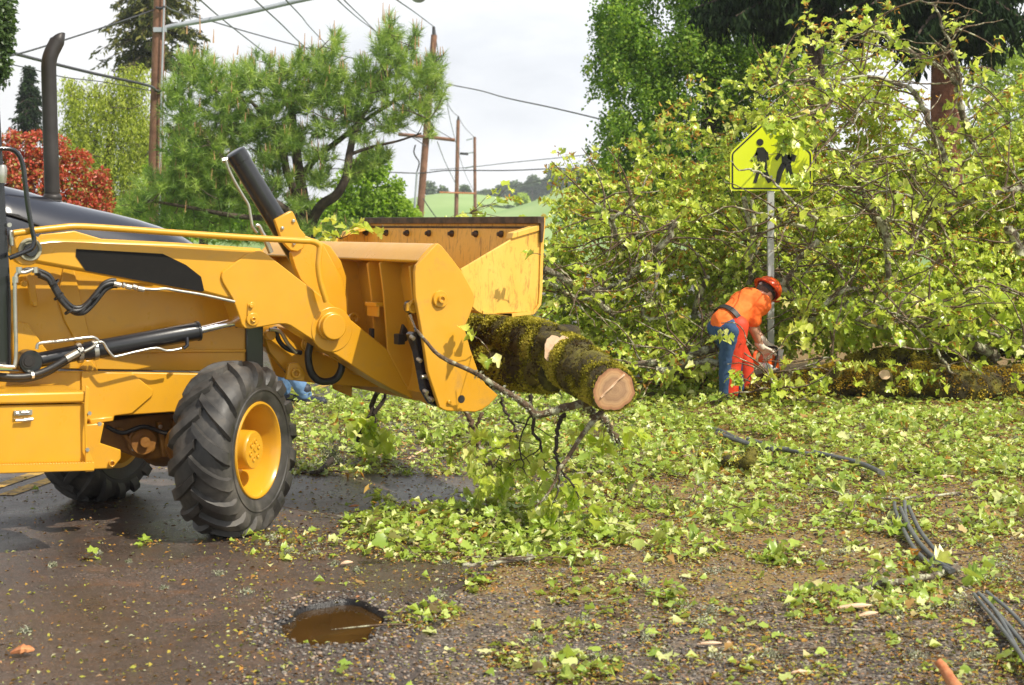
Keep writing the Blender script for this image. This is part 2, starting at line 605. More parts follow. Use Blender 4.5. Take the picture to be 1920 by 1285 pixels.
def cutwood():
    m, n, l, b = nodes_of('cut_wood')
    t = n.new('ShaderNodeAttribute'); t.attribute_name = 'ring'
    v = coords(n, l, 1)
    w = noisen(n, l, v, 14, 5, 0.6)
    add = n.new('ShaderNodeMath'); add.operation = 'MULTIPLY_ADD'
    l.new(w, add.inputs[0]); add.inputs[1].default_value = 0.16
    l.new(t.outputs['Fac'], add.inputs[2])
    ring = n.new('ShaderNodeMath'); ring.operation = 'SINE'
    mu = n.new('ShaderNodeMath'); mu.operation = 'MULTIPLY'; mu.inputs[1].default_value = 55
    l.new(add.outputs[0], mu.inputs[0]); l.new(mu.outputs[0], ring.inputs[0])
    c1 = ramp(n, l, add.outputs[0], [(0.0, (0.30, 0.18, 0.10)), (0.35, (0.42, 0.26, 0.14)), (0.62, (0.34, 0.20, 0.11)), (0.72, (0.50, 0.31, 0.16)), (0.90, (0.50, 0.28, 0.13)), (1.0, (0.36, 0.17, 0.08))])
    rr = ramp(n, l, ring.outputs[0], [(0.0, 0.0), (1.0, 0.30)])
    l.new(mixc(n, l, rr, c1, (0.30, 0.15, 0.07)), b.inputs['Base Color'])
    b.inputs['Roughness'].default_value = 0.75
    bumpn(n, l, b, noisen(n, l, v, 70, 4), 0.3, 0.003)
    return m
M_CUT = cutwood()
M_CHIP = mat('fresh_wood_chip', (0.62, 0.40, 0.24), (0.75, 0.55, 0.37), 25, 0.7, bump=0.3, bscale=90, bdist=0.004)
M_CHIPR = mat('reddish_bark_chip', (0.40, 0.12, 0.04), (0.55, 0.25, 0.10), 25, 0.75, bump=0.3, bscale=90, bdist=0.004)
M_POLE = mat('weathered_pole_wood', (0.13, 0.058, 0.032), (0.26, 0.13, 0.08), 3, 0.8, bump=0.5, bscale=20, bdist=0.02)
M_GREYPOLE = mat('grey_metal_pole', (0.33, 0.36, 0.40), (0.42, 0.45, 0.48), 3, 0.5, 0.3)
M_WIRE = mat('cable_black', (0.02, 0.02, 0.024), (0.04, 0.04, 0.045), 10, 0.5)
M_GALV = mat('galvanised_post', (0.42, 0.43, 0.44), (0.58, 0.58, 0.57), 8, 0.45, 0.35, bump=0.1, bscale=50)

# foliage
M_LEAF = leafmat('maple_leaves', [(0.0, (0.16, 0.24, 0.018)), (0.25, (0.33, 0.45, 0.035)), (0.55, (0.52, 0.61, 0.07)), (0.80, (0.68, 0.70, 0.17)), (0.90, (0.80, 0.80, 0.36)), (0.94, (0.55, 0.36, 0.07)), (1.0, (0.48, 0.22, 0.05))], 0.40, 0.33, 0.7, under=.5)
M_LITTER = leafmat('fallen_leaves', [(0.0, (0.16, 0.12, 0.04)), (0.14, (0.20, 0.24, 0.03)), (0.35, (0.24, 0.36, 0.04)), (0.62, (0.40, 0.51, 0.08)), (0.80, (0.60, 0.65, 0.24)), (0.92, (0.70, 0.70, 0.34)), (1.0, (0.42, 0.25, 0.08))], 0.30, 0.38, 0.6, under=.45)
M_CATKIN = leafmat('orange_brown_catkins', [(0.0, (0.30, 0.13, 0.02)), (0.5, (0.45, 0.24, 0.04)), (1.0, (0.55, 0.36, 0.10))], 0.3, 0.6, 0.2, (1.2, 1.0, .6))
M_BITS = leafmat('ground_litter', [(0.0, (0.07, 0.04, 0.02)), (0.25, (0.22, 0.12, 0.035)), (0.42, (0.42, 0.20, 0.04)), (0.60, (0.34, 0.30, 0.05)), (0.80, (0.28, 0.32, 0.05)), (0.92, (0.42, 0.42, 0.25)), (1.0, (0.50, 0.22, 0.10))], 0.1, 0.8, 0.2, (1, 1, .8))
M_LICHEN = leafmat('grey_green_lichen', [(0.0, (0.22, 0.23, 0.14)), (0.6, (0.40, 0.42, 0.28)), (1.0, (0.58, 0.58, 0.46))], 0.2, 0.9, 0.1, (1, 1, .8))
M_PINE = leafmat('pine_needles', [(0.0, (0.09, 0.17, 0.05)), (0.45, (0.26, 0.38, 0.09)), (0.8, (0.45, 0.56, 0.14)), (1.0, (0.60, 0.66, 0.20))], 0.42, 0.4, 0.5)
M_CANDLE = mat('pine_candles', (0.42, 0.22, 0.10), (0.52, 0.32, 0.16), 10, 0.7)
M_WILLOW = leafmat('willow_leaves', [(0.0, (0.20, 0.25, 0.03)), (0.5, (0.42, 0.48, 0.05)), (1.0, (0.62, 0.66, 0.14))], 0.45, 0.5, 0.4)
M_PHOT = leafmat('red_shrub_leaves', [(0.0, (0.10, 0.15, 0.02)), (0.25, (0.28, 0.30, 0.05)), (0.38, (0.48, 0.24, 0.06)), (0.50, (0.45, 0.07, 0.03)), (0.80, (0.60, 0.11, 0.07)), (1.0, (0.85, 0.40, 0.28))], 0.35, 0.4, 0.6, (1.2, .8, .6))
M_BIRCH = leafmat('green_tree_leaves', [(0.0, (0.06, 0.13, 0.014)), (0.45, (0.17, 0.31, 0.032)), (0.8, (0.32, 0.46, 0.055)), (1.0, (0.50, 0.60, 0.12))], 0.42, 0.5, 0.4)
M_BRIGHT = leafmat('bright_green_leaves', [(0.0, (0.12, 0.21, 0.02)), (0.5, (0.24, 0.38, 0.03)), (1.0, (0.42, 0.55, 0.08))], 0.45, 0.5, 0.4)
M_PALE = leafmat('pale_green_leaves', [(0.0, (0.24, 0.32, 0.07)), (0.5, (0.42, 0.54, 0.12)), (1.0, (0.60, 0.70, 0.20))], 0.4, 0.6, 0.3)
M_CONIF = leafmat('dark_conifer_needles', [(0.0, (0.010, 0.022, 0.010)), (0.6, (0.020, 0.040, 0.014)), (1.0, (0.040, 0.070, 0.022))], 0.12, 0.8, 0.08)
M_OLIVE = leafmat('olive_conifer_needles', [(0.0, (0.035, 0.05, 0.012)), (0.6, (0.10, 0.115, 0.02)), (1.0, (0.22, 0.20, 0.04))], 0.2, 0.6, 0.3)
M_EDGET = leafmat('roadside_leaves', [(0.0, (0.03, 0.07, 0.02)), (0.6, (0.09, 0.15, 0.04)), (0.93, (0.16, 0.22, 0.06)), (1.0, (0.35, 0.12, 0.05))], 0.3, 0.4, 0.5)
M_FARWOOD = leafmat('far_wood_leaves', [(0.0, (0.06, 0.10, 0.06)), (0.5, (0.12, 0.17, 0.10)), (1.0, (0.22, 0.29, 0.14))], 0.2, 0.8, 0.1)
M_GRASSB = leafmat('grass_blades', [(0.0, (0.10, 0.20, 0.02)), (1.0, (0.24, 0.38, 0.06))], 0.4, 0.4, 0.5)
M_TRUNK = mat('brown_trunk', (0.035, 0.025, 0.018), (0.09, 0.065, 0.045), 8, 0.9, bump=0.8, bscale=20, bdist=0.02)
M_REDTRUNK = mat('reddish_fir_bark', (0.085, 0.035, 0.02), (0.23, 0.095, 0.05), 6, 0.9, bump=1.0, bscale=16, bdist=0.04)
# ------------------------------------------------------------------ ground, verge, road, pothole
def road_edge(Y):
    return -0.45 + 0.17 * (Y - 6.1) + 0.05 * math.sin(Y * 2.3) + 0.03 * math.sin(Y * 7.1 + 1)

def grass_mat():
    m, n, l, b = nodes_of('meadow_grass')
    v = coords(n, l, 1)
    a = ramp(n, l, noisen(n, l, v, 0.03, 6, 0.6), [(0.35, (0.13, 0.22, 0.05)), (0.65, (0.20, 0.31, 0.08))])
    c = ramp(n, l, noisen(n, l, v, 0.6, 8, 0.7), [(0.35, 0.0), (0.7, 0.45)])
    l.new(mixc(n, l, c, a, (0.11, 0.16, 0.035)), b.inputs['Base Color'])
    b.inputs['Roughness'].default_value = 0.95
    return m
M_GRASS = grass_mat()

def verge_mat():
    m, n, l, b = nodes_of('gravel_verge')
    v = coords(n, l, 1)
    vo = n.new('ShaderNodeTexVoronoi'); vo.inputs['Scale'].default_value = 62
    l.new(v, vo.inputs['Vector'])
    sp = n.new('ShaderNodeSeparateColor'); l.new(vo.outputs['Color'], sp.inputs[0])
    st = ramp(n, l, sp.outputs[0], [(0.0, (0.035, 0.028, 0.024)), (0.45, (0.085, 0.072, 0.062)), (0.8, (0.16, 0.135, 0.115)), (0.95, (0.30, 0.25, 0.20)), (1.0, (0.36, 0.18, 0.09))])
    big = noisen(n, l, v, 2.6, 9, 0.72, 0.5)
    fine = noisen(n, l, v, 40, 6, 0.75)
    org = ramp(n, l, fine, [(0.35, (0.10, 0.055, 0.022)), (0.50, (0.28, 0.16, 0.05)), (0.62, (0.25, 0.23, 0.05)), (0.75, (0.16, 0.20, 0.04))])
    # leafy litter lies thicker away from the road, towards the fallen tree
    sx = n.new('ShaderNodeSeparateXYZ'); l.new(v, sx.inputs[0])
    far = n.new('ShaderNodeMapRange')
    far.inputs['From Min'].default_value = 6.4; far.inputs['From Max'].default_value = 10.0
    far.inputs['To Min'].default_value = -0.10; far.inputs['To Max'].default_value = 0.30
    l.new(sx.outputs['Y'], far.inputs['Value'])
    ad = n.new('ShaderNodeMath'); ad.operation = 'ADD'
    l.new(far.outputs[0], ad.inputs[0]); l.new(big, ad.inputs[1])
    l.new(mixc(n, l, ramp(n, l, ad.outputs[0], [(0.42, 0.10), (0.62, 0.85)]), st, org), b.inputs['Base Color'])
    b.inputs['Roughness'].default_value = 0.85
    hgt = n.new('ShaderNodeMath'); hgt.operation = 'SUBTRACT'
    l.new(fine, hgt.inputs[0]); l.new(vo.outputs['Distance'], hgt.inputs[1])
    bumpn(n, l, b, hgt.outputs[0], 0.9, 0.012)
    return m
M_VERGE = verge_mat()

def asphalt_mat():
    m, n, l, b = nodes_of('asphalt')
    v = coords(n, l, 1)
    vo = n.new('ShaderNodeTexVoronoi'); vo.inputs['Scale'].default_value = 175
    l.new(v, vo.inputs['Vector'])
    sp = n.new('ShaderNodeSeparateColor'); l.new(vo.outputs['Color'], sp.inputs[0])
    st = ramp(n, l, sp.outputs[0], [(0.0, (0.030, 0.024, 0.022)), (0.5, (0.072, 0.054, 0.043)), (0.82, (0.100, 0.078, 0.066)), (0.95, (0.20, 0.17, 0.15)), (1.0, (0.22, 0.10, 0.055))])
    big = noisen(n, l, v, 0.9, 9, 0.7, 0.4)
    tint = ramp(n, l, noisen(n, l, v, 5.5, 9, 0.75, 0.4), [(0.50, 0.0), (0.66, 0.45)])
    c1 = mixc(n, l, tint, st, (0.19, 0.085, 0.032))
    c2 = mixc(n, l, ramp(n, l, big, [(0.38, 0.0), (0.60, 0.55)]), c1, (0.046, 0.034, 0.027))
    # damp, crumbling margin round the pothole
    mp2 = n.new('ShaderNodeMapping'); mp2.vector_type = 'TEXTURE'
    mp2.inputs['Location'].default_value = (-0.745, 6.95, 0); mp2.inputs['Scale'].default_value = (0.36, 0.56, 10)
    l.new(v, mp2.inputs[0])
    ln_ = n.new('ShaderNodeVectorMath'); ln_.operation = 'LENGTH'; l.new(mp2.outputs[0], ln_.inputs[0])
    dn = n.new('ShaderNodeMath'); dn.operation = 'MULTIPLY_ADD'; dn.inputs[1].default_value = 0.5
    l.new(noisen(n, l, v, 9, 6, 0.7), dn.inputs[0]); l.new(ln_.outputs['Value'], dn.inputs[2])
    c2 = mixc(n, l, ramp(n, l, dn.outputs[0], [(0.80, 0.75), (1.18, 0.0)]), c2, (0.030, 0.024, 0.021))
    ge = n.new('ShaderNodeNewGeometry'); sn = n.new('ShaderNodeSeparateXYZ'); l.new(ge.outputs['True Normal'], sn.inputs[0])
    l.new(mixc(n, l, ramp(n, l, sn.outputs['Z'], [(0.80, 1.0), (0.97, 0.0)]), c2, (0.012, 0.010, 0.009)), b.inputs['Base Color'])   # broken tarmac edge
    l.new(ramp(n, l, big, [(0.36, 0.55), (0.60, 0.24)]), b.inputs['Roughness'])
    fine = noisen(n, l, v, 190, 4, 0.7)
    hgt = n.new('ShaderNodeMath'); hgt.operation = 'SUBTRACT'
    l.new(fine, hgt.inputs[0]); l.new(vo.outputs['Distance'], hgt.inputs[1])
    bumpn(n, l, b, hgt.outputs[0], 0.4, 0.004)
    return m
M_ASPH = asphalt_mat()
M_MARK = mat('worn_yellow_marking', (0.50, 0.30, 0.04), (0.18, 0.12, 0.05), 18, 0.7, lo=0.45, hi=0.62, bump=0.3, bscale=90, bdist=0.003)

b_ = MB()
b_.add([(-900, -30, -.06), (900, -30, -.06), (900, 700, -.06), (-900, 700, -.06)], [(0, 1, 2, 3)])
tag(b_.build('ground', M_GRASS), kind='structure')

# verge: a low bumpy sheet that meets the road under its edge
nx_, ny_ = 150, 200
xs = np.linspace(0, 1, nx_) ** 1.6 * 32
ys = 2.5 + np.linspace(0, 1, ny_) ** 1.7 * 58
vv, ff = [], []
def verge_z(X, Y):
    g = noise.noise(Vector((X * .9, Y * .9, 3))) * .022 + noise.noise(Vector((X * 3.1, Y * 3.1, 7))) * .009
    f = min(1, max(0, (X - road_edge(Y)) / .5))
    r = min(1, max(0, (Y - 12.5) / 3)) * min(1, max(0, (X - 0.6) / 2))
    return (g - .004) * f - .004 + r * .12
for j in range(ny_):
    for i in range(nx_):
        Y = ys[j]; X = road_edge(Y) - .06 + xs[i]
        vv.append((X, Y, verge_z(X, Y)))
for j in range(ny_ - 1):
    for i in range(nx_ - 1):
        a = j * nx_ + i
        ff.append((a, a + 1, a + nx_ + 1, a + nx_))
b_ = MB(); b_.add(vv, ff)
tag(b_.build('verge', M_VERGE, smooth=180), kind='structure')
# far verge on the other side of the road
b_ = MB()
pl = [(road_edge(Y) - 7.0, Y) for Y in np.linspace(2, 110, 40)]
b_.add([(x, y, -.004) for x, y in pl] + [(x - 14, y, -.004) for x, y in pl],
       [(i + 1, i, i + 40, i + 41) for i in range(39)])
tag(b_.build('far_verge', M_GRASS), kind='structure')

# road
PC = (-0.745, 6.95)
def pot_depth(X, Y):
    dx, dy = X - PC[0], Y - PC[1]
    an = math.atan2(dy / .40, dx / .235)
    w = 1 + .20 * noise.noise(Vector((math.cos(an) * 1.6, math.sin(an) * 1.6, 0))) + .22 * noise.noise(Vector((X * 6, Y * 6, 5)))
    rho = math.hypot(dx / .235, dy / .40) / w
    back = min(1, max(0, (dy / .40 - .25 * dx / .235 + .45) / .5))
    a = .55 + .42 * back
    t = min(1, max(0, (rho - a) / (1.02 - a)))
    t = t * t * (3 - 2 * t)
    return (1 - t) * (.070 + .03 * noise.noise(Vector((X * 9, Y * 9, 1))) + .016 * noise.noise(Vector((X * 45, Y * 45, 1)))) + t * (1 - t) * .03 * noise.noise(Vector((X * 50, Y * 50, 8)))
RZ = .022
b_ = MB()
def road_patch(u0, u1, y0, y1, nu, nv, pot=False):
    vs_, fs = [], []
    for j in range(nv + 1):
        Y = lerp(y0, y1, j / nv)
        for i in range(nu + 1):
            u = lerp(u0, u1, i / nu)
            X = road_edge(Y) - u
            z = RZ - (pot_depth(X, Y) if pot else 0)
            if u < .001: z -= .02
            vs_.append((X, Y, z))
    for j in range(nv):
        for i in range(nu):
            a = j * (nu + 1) + i
            fs.append((a, a + nu + 1, a + nu + 2, a + 1))
    b_.add(vs_, fs)
road_patch(0, .05, 2, 6.2, 1, 60); road_patch(.05, 7, 2, 6.2, 1, 60)
road_patch(0, .05, 6.2, 7.7, 1, 30); road_patch(.05, 1.0, 6.2, 7.7, 140, 220, True); road_patch(1.0, 7, 6.2, 7.7, 1, 30)
road_patch(0, .05, 7.7, 20, 1, 120); road_patch(.05, 7, 7.7, 20, 1, 120)
road_patch(0, 7, 20, 110, 1, 120)
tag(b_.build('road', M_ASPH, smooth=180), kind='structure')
# centre line
b_ = MB()
for off in (0.0, .22):
    pts = [(road_edge(Y) * 0 + (-0.45 + .17 * (Y - 6.1)) - 3.32 - off, Y) for Y in np.linspace(10.2, 80, 40)]
    b_.add([(x, y, RZ + .004) for x, y in pts] + [(x - .11, y, RZ + .004) for x, y in pts], [(i + 1, i, i + 40, i + 41) for i in range(39)])
tag(b_.build('road_marking', M_MARK), kind='structure')
# muddy water in the pothole
def water_mat():
    m, n, l, b = nodes_of('muddy_water')
    v = coords(n, l, 1)
    l.new(ramp(n, l, noisen(n, l, v, 5, 4), [(0.3, (0.040, 0.021, 0.006)), (0.7, (0.065, 0.035, 0.011))]), b.inputs['Base Color'])
    b.inputs['Roughness'].default_value = 0.03
    b.inputs['IOR'].default_value = 1.42
    bumpn(n, l, b, noisen(n, l, v, 9, 3), 0.02, 0.01)
    return m
b_ = MB()
ring = [(PC[0] + .27 * math.cos(t), PC[1] + .44 * math.sin(t), RZ - .027) for t in np.linspace(0, 2 * math.pi, 48, endpoint=False)]
b_.add(ring, [tuple(range(48))])
tag(b_.build('puddle_water', water_mat()), kind='structure')

# loose stones of the verge: nobody could count them
def ico():
    t = (1 + 5 ** .5) / 2
    v = np.array([(-1, t, 0), (1, t, 0), (-1, -t, 0), (1, -t, 0), (0, -1, t), (0, 1, t), (0, -1, -t), (0, 1, -t), (t, 0, -1), (t, 0, 1), (-t, 0, -1), (-t, 0, 1)], float)
    v /= np.linalg.norm(v[0])
    f = np.array([(0, 11, 5), (0, 5, 1), (0, 1, 7), (0, 7, 10), (0, 10, 11), (1, 5, 9), (5, 11, 4), (11, 10, 2), (10, 7, 6), (7, 1, 8), (3, 9, 4), (3, 4, 2), (3, 2, 6), (3, 6, 8), (3, 8, 9), (4, 9, 5), (2, 4, 11), (6, 2, 10), (8, 6, 7), (9, 8, 1)])
    return v, f
def stones(P, S, flat=.6):
    tv, tf = ico()
    n = len(P)
    V = tv[None] * (1 + rng.uniform(-.22, .22, (n, 12, 1)))
    sc = rng.uniform(.65, 1.25, (n, 1, 3)); sc[:, :, 2] *= flat
    V = V * sc * S[:, None, None]
    an = rng.uniform(0, 6.28, n); c, s = np.cos(an), np.sin(an)
    x = V[:, :, 0] * c[:, None] - V[:, :, 1] * s[:, None]
    y = V[:, :, 0] * s[:, None] + V[:, :, 1] * c[:, None]
    V = np.stack([x, y, V[:, :, 2]], 2) + P[:, None, :]
    Fc = tf[None] + (np.arange(n) * 12)[:, None, None]
    return V.reshape(-1, 3), Fc.reshape(-1, 3)
NS = 26000
Y = 5.7 + rng.uniform(0, 1, NS) ** 1.5 * 5.5
X = rng.uniform(-1.1, 3.9, NS)
ed = np.array([road_edge(y) for y in Y])
w_ = np.clip((X - (ed - .25 - .9 * np.clip(6.75 - Y, 0, 1))) / .35, 0, 1)
keep = rng.uniform(0, 1, NS) < w_
inpot = ((X - PC[0]) / .24) ** 2 + ((Y - PC[1]) / .41) ** 2 < 1.0
keep &= ~inpot & (np.abs(X) < Y * .33)
X, Y = X[keep], Y[keep]
Z = np.array([verge_z(x, y) if x > road_edge(y) else RZ for x, y in zip(X, Y)])
S = rng.uniform(.0035, .0105, len(X)) * (1 + .35 * (rng.uniform(0, 1, len(X)) > .96))
V, Fc = stones(np.stack([X, Y, Z + S * .25], 1), S)
M_STONE = leafmat('stone_chips', [(0.0, (0.05, 0.042, 0.038)), (0.5, (0.13, 0.115, 0.10)), (0.85, (0.25, 0.22, 0.19)), (1.0, (0.34, 0.24, 0.16))], 0.0, 0.75, 0.3)
na = 900
an_ = rng.uniform(0, 6.283, na); rr_ = rng.uniform(.80, 1.5, na) ** 1.0
Xa = PC[0] + .245 * rr_ * np.cos(an_); Ya = PC[1] + .41 * rr_ * np.sin(an_)
Za = np.array([RZ - pot_depth(x_, y_) for x_, y_ in zip(Xa, Ya)]); Sa = rng.uniform(.003, .012, na)
V2, F2_ = stones(np.stack([Xa, Ya, Za + Sa * .2], 1), Sa)
Fc = np.concatenate([Fc, F2_ + len(V)]); V = np.concatenate([V, V2]); X = np.concatenate([X, Xa])
tag(trimesh('gravel', V, Fc, M_STONE, attr=np.repeat(rng.uniform(0, 1, len(X)), 12), smooth=False), label=None, kind='stuff')
# ------------------------------------------------------------------ the backhoe loader
ROOT = thing('backhoe_loader', (C1.x, C1.y, 0), 'yellow backhoe loader gripping a mossy log in its open clamshell bucket', 'backhoe loader')

def plate(name, pts, v, th, m=None, parent=ROOT, bevel=.006, shift=0.0, v2=None):
    """flat steel plate: outline pts seen at lateral offset v, th thick towards the far side"""
    b = MB()
    P = [mp(x, y, v) + wV * shift for x, y in pts]
    b.prism(P, wV * th)
    return b.build(name, m or M_Y, parent, bevel=bevel, smooth=30)

def sweep(name, pts, v, v2, m=None, parent=ROOT, bevel=.006):
    return plate(name, pts, v, v2 - v, m, parent, bevel)

def pipe(name, pts, v, r, m, parent=ROOT, sub=6, n=10, smooth_it=True):
    P = [mp(p[0], p[1], p[2] if len(p) > 2 else v) for p in pts]
    if smooth_it: P = smoothpath(P, sub)
    b = MB()
    b.tube(P, r, n)
    return b.build(name, m, parent, smooth=50)

def disc(name, x, y, v, r, h, m=None, parent=ROOT, prof=None, n=36, bevel=.004):
    """round boss standing h proud of plane v towards the near side"""
    b = MB()
    c = mp(x, y, v)
    if prof:
        b.lathe(c, -wV, prof, n)
    else:
        b.lathe(c, -wV, [(-.02, 0), (-.02, r), (h, r), (h, 0)], n)
    return b.build(name, m or M_Y, parent, smooth=40, bevel=bevel)

# ---- engine hood: lofted along the machine, rounded across
VC = .74
def hood():
    b = MB()
    prof = [(-60, 342), (0, 352), (50, 364), (95, 378), (150, 391), (200, 402), (245, 413), (290, 427), (325, 441), (350, 456), (372, 480), (384, 515), (388, 560)]
    half = .30
    vs_, nr = [], 17
    for k, (x, y) in enumerate(prof):
        c = mp(x, y, VC)
        t = k / (len(prof) - 1)
        hw = half * (1 - .10 * t)
        for i in range(nr):
            a = math.pi * i / (nr - 1)
            ca, sa = math.cos(a), math.sin(a)
            off = -hw * math.copysign(abs(ca) ** .80, ca)
            dz = -.34 * (1 - abs(sa) ** .80)
            vs_.append(c + wV * off + Vector((0, 0, dz)))
    fs = [(k * nr + i, k * nr + i + 1, (k + 1) * nr + i + 1, (k + 1) * nr + i) for k in range(len(prof) - 1) for i in range(nr - 1)]
    b.add(vs_, fs)
    o = b.build('hood', M_HOOD, ROOT, smooth=60)
    s = o.modifiers.new('thick', 'SOLIDIFY'); s.thickness = .012; s.offset = -1
    # seam between the two hood panels
    g = MB()
    c = mp(97, 378.6, VC)
    P = []
    for i in range(25):
        a = math.pi * i / 24
        ca, sa = math.cos(a), math.sin(a)
        P.append(c + wV * (-.298 * math.copysign(abs(ca) ** .80, ca)) + Vector((0, 0, -.34 * (1 - abs(sa) ** .80) - .001)))
    g.tube(P, .006, 6)
    g.build('hood_seam', M_MATBLK, o, smooth=60)
    # vent grille bars low on the hood side
    for j in range(5):
        g = MB()
        g.tube([mp(0 + 12 * j, 398 + 3.2 * j, .447), mp(34 + 9 * j, 404 + 4.6 * j, .447), mp(62 + 6 * j, 420 + 2 * j, .447)], .006, 6)
        g.build('vent_slat', M_MATBLK, o, smooth=60)
    return o
hood()
# side engine panel, chassis
sweep('engine_panel', [(-60, 498), (24, 470), (60, 465), (430, 520), (470, 560), (462, 600), (462, 698), (150, 693), (24, 690), (-60, 690)], .44, .52)
sweep('engine_panel', [(-60, 498), (24, 470), (60, 465), (430, 520), (470, 560), (462, 600), (462, 698), (150, 693), (24, 690), (-60, 690)], .96, 1.04)
plate('panel_fold', [(120, 498), (138, 500), (185, 700), (176, 706), (120, 600), (108, 560)], .425, .012)
plate('panel_fold', [(24, 604), (52, 606), (90, 660), (86, 694), (24, 694)], .40, .02)
plate('panel_rib', [(150, 655), (462, 655), (462, 661), (150, 664)], .425, .014)
plate('panel_bracket', [(148, 693), (160, 675), (172, 676), (184, 697), (176, 699)], .405, .03)
sweep('nose_frame', [(462, 608), (494, 608), (494, 702), (462, 702)], .42, 1.06, M_BLK)
sweep('chassis_side', [(-60, 698), (153, 697), (247, 698), (386, 701), (470, 702), (492, 735), (478, 778), (341, 778), (324, 773), (266, 777), (215, 780), (213, 790), (168, 794), (-60, 800)], .30, .36)
sweep('chassis_side', [(-60, 698), (153, 697), (247, 698), (386, 701), (470, 702), (492, 735), (478, 778), (341, 778), (324, 773), (266, 777), (215, 780), (213, 790), (168, 794), (-60, 800)], 1.12, 1.18)
plate('frame_cover', [(153, 697), (247, 699), (287, 731), (287, 742), (248, 776), (215, 780), (213, 788), (168, 792), (153, 792)], .285, .012)
plate('frame_cover_lip', [(168, 786), (212, 781), (213, 790), (170, 796)], .24, .045)
sweep('belly', [(-60, 712), (440, 715), (440, 772), (-60, 790)], .37, 1.11, M_DARK)
plate('tow_bracket', [(160, 797), (196, 793), (188, 831), (227, 844), (227, 860), (212, 879), (160, 881)], .22, .05)
disc('tow_bracket_ring', 208.5, 869, .22, .018, .012, prof=[(0, .018), (.02, .018), (.02, .011), (-.01, .011), (-.01, 0)])
# axle
b = MB()
K1 = C1 + Vector((-.208, .07, 0)); K2 = K1 + wV * 1.15
ax0 = Vector((K1.x, K1.y, .47)); ax1 = Vector((K2.x, K2.y, .47))
P, Rr = [], []
for t, r in [(0, .075), (.10, .085), (.16, .105), (.2, .105), (.22, .085), (.33, .10), (.42, .15), (.5, .175), (.58, .15), (.67, .10), (.8, .085), (.9, .085), (1, .075)]:
    P.append(ax0.lerp(ax1, t)); Rr.append(r)
b.tube(P, Rr, 20)
for t in (.17, .83):
    b.cyl(ax0.lerp(ax1, t) - wV * .012, wV, .125, .024, 24)
AX = b.build('front_axle', M_CAST, ROOT, smooth=45)
for k in range(8):
    a = k * math.pi / 4
    b = MB(); b.cyl(ax0.lerp(ax1, .17) - wV * .025 + (mV * math.cos(a) + Vector((0, 0, 1)) * math.sin(a)) * .108, wV, .009, .015, 6)
    b.build('axle_bolt', M_STEEL, AX)
# axle mount under the chassis
b = MB(); b.prism([mp(200, 790, .5), mp(330, 772, .5), mp(330, 850, .5), mp(290, 862, .5), mp(262, 860, .5), mp(188, 830, .5)], wV * .46)
b.build('axle_cradle', M_CAST, ROOT, bevel=.01)

b = MB(); b.lathe(mp(262, 826, .50), -wV, [(0, .0), (0, .085), (.05, .085), (.055, .075), (.07, .07), (.07, .03), (.10, .028), (.10, 0)], 24)
b.build('axle_pivot', M_CAST, ROOT, smooth=40)
for (x0_, y0_, x1_, y1_) in ((215, 800, 250, 850), (290, 790, 300, 856), (318, 786, 326, 850)):
    b = MB(); b.prism([mp(x0_, y0_, .49), mp(x0_ + 9, y0_, .49), mp(x1_ + 9, y1_, .49), mp(x1_, y1_, .49)], wV * -.05); b.build('cradle_rib', M_CAST, ROOT, bevel=.006)
pipe('steering_hose', [(200, 800), (230, 812), (270, 800), (310, 812), (335, 800)], .40, .012, M_HOSE)
for x_, y_ in ((300, 800), (322, 828), (250, 842)):
    disc('cradle_bolt', x_, y_, .45, .014, .012, m=M_STEEL, n=6)
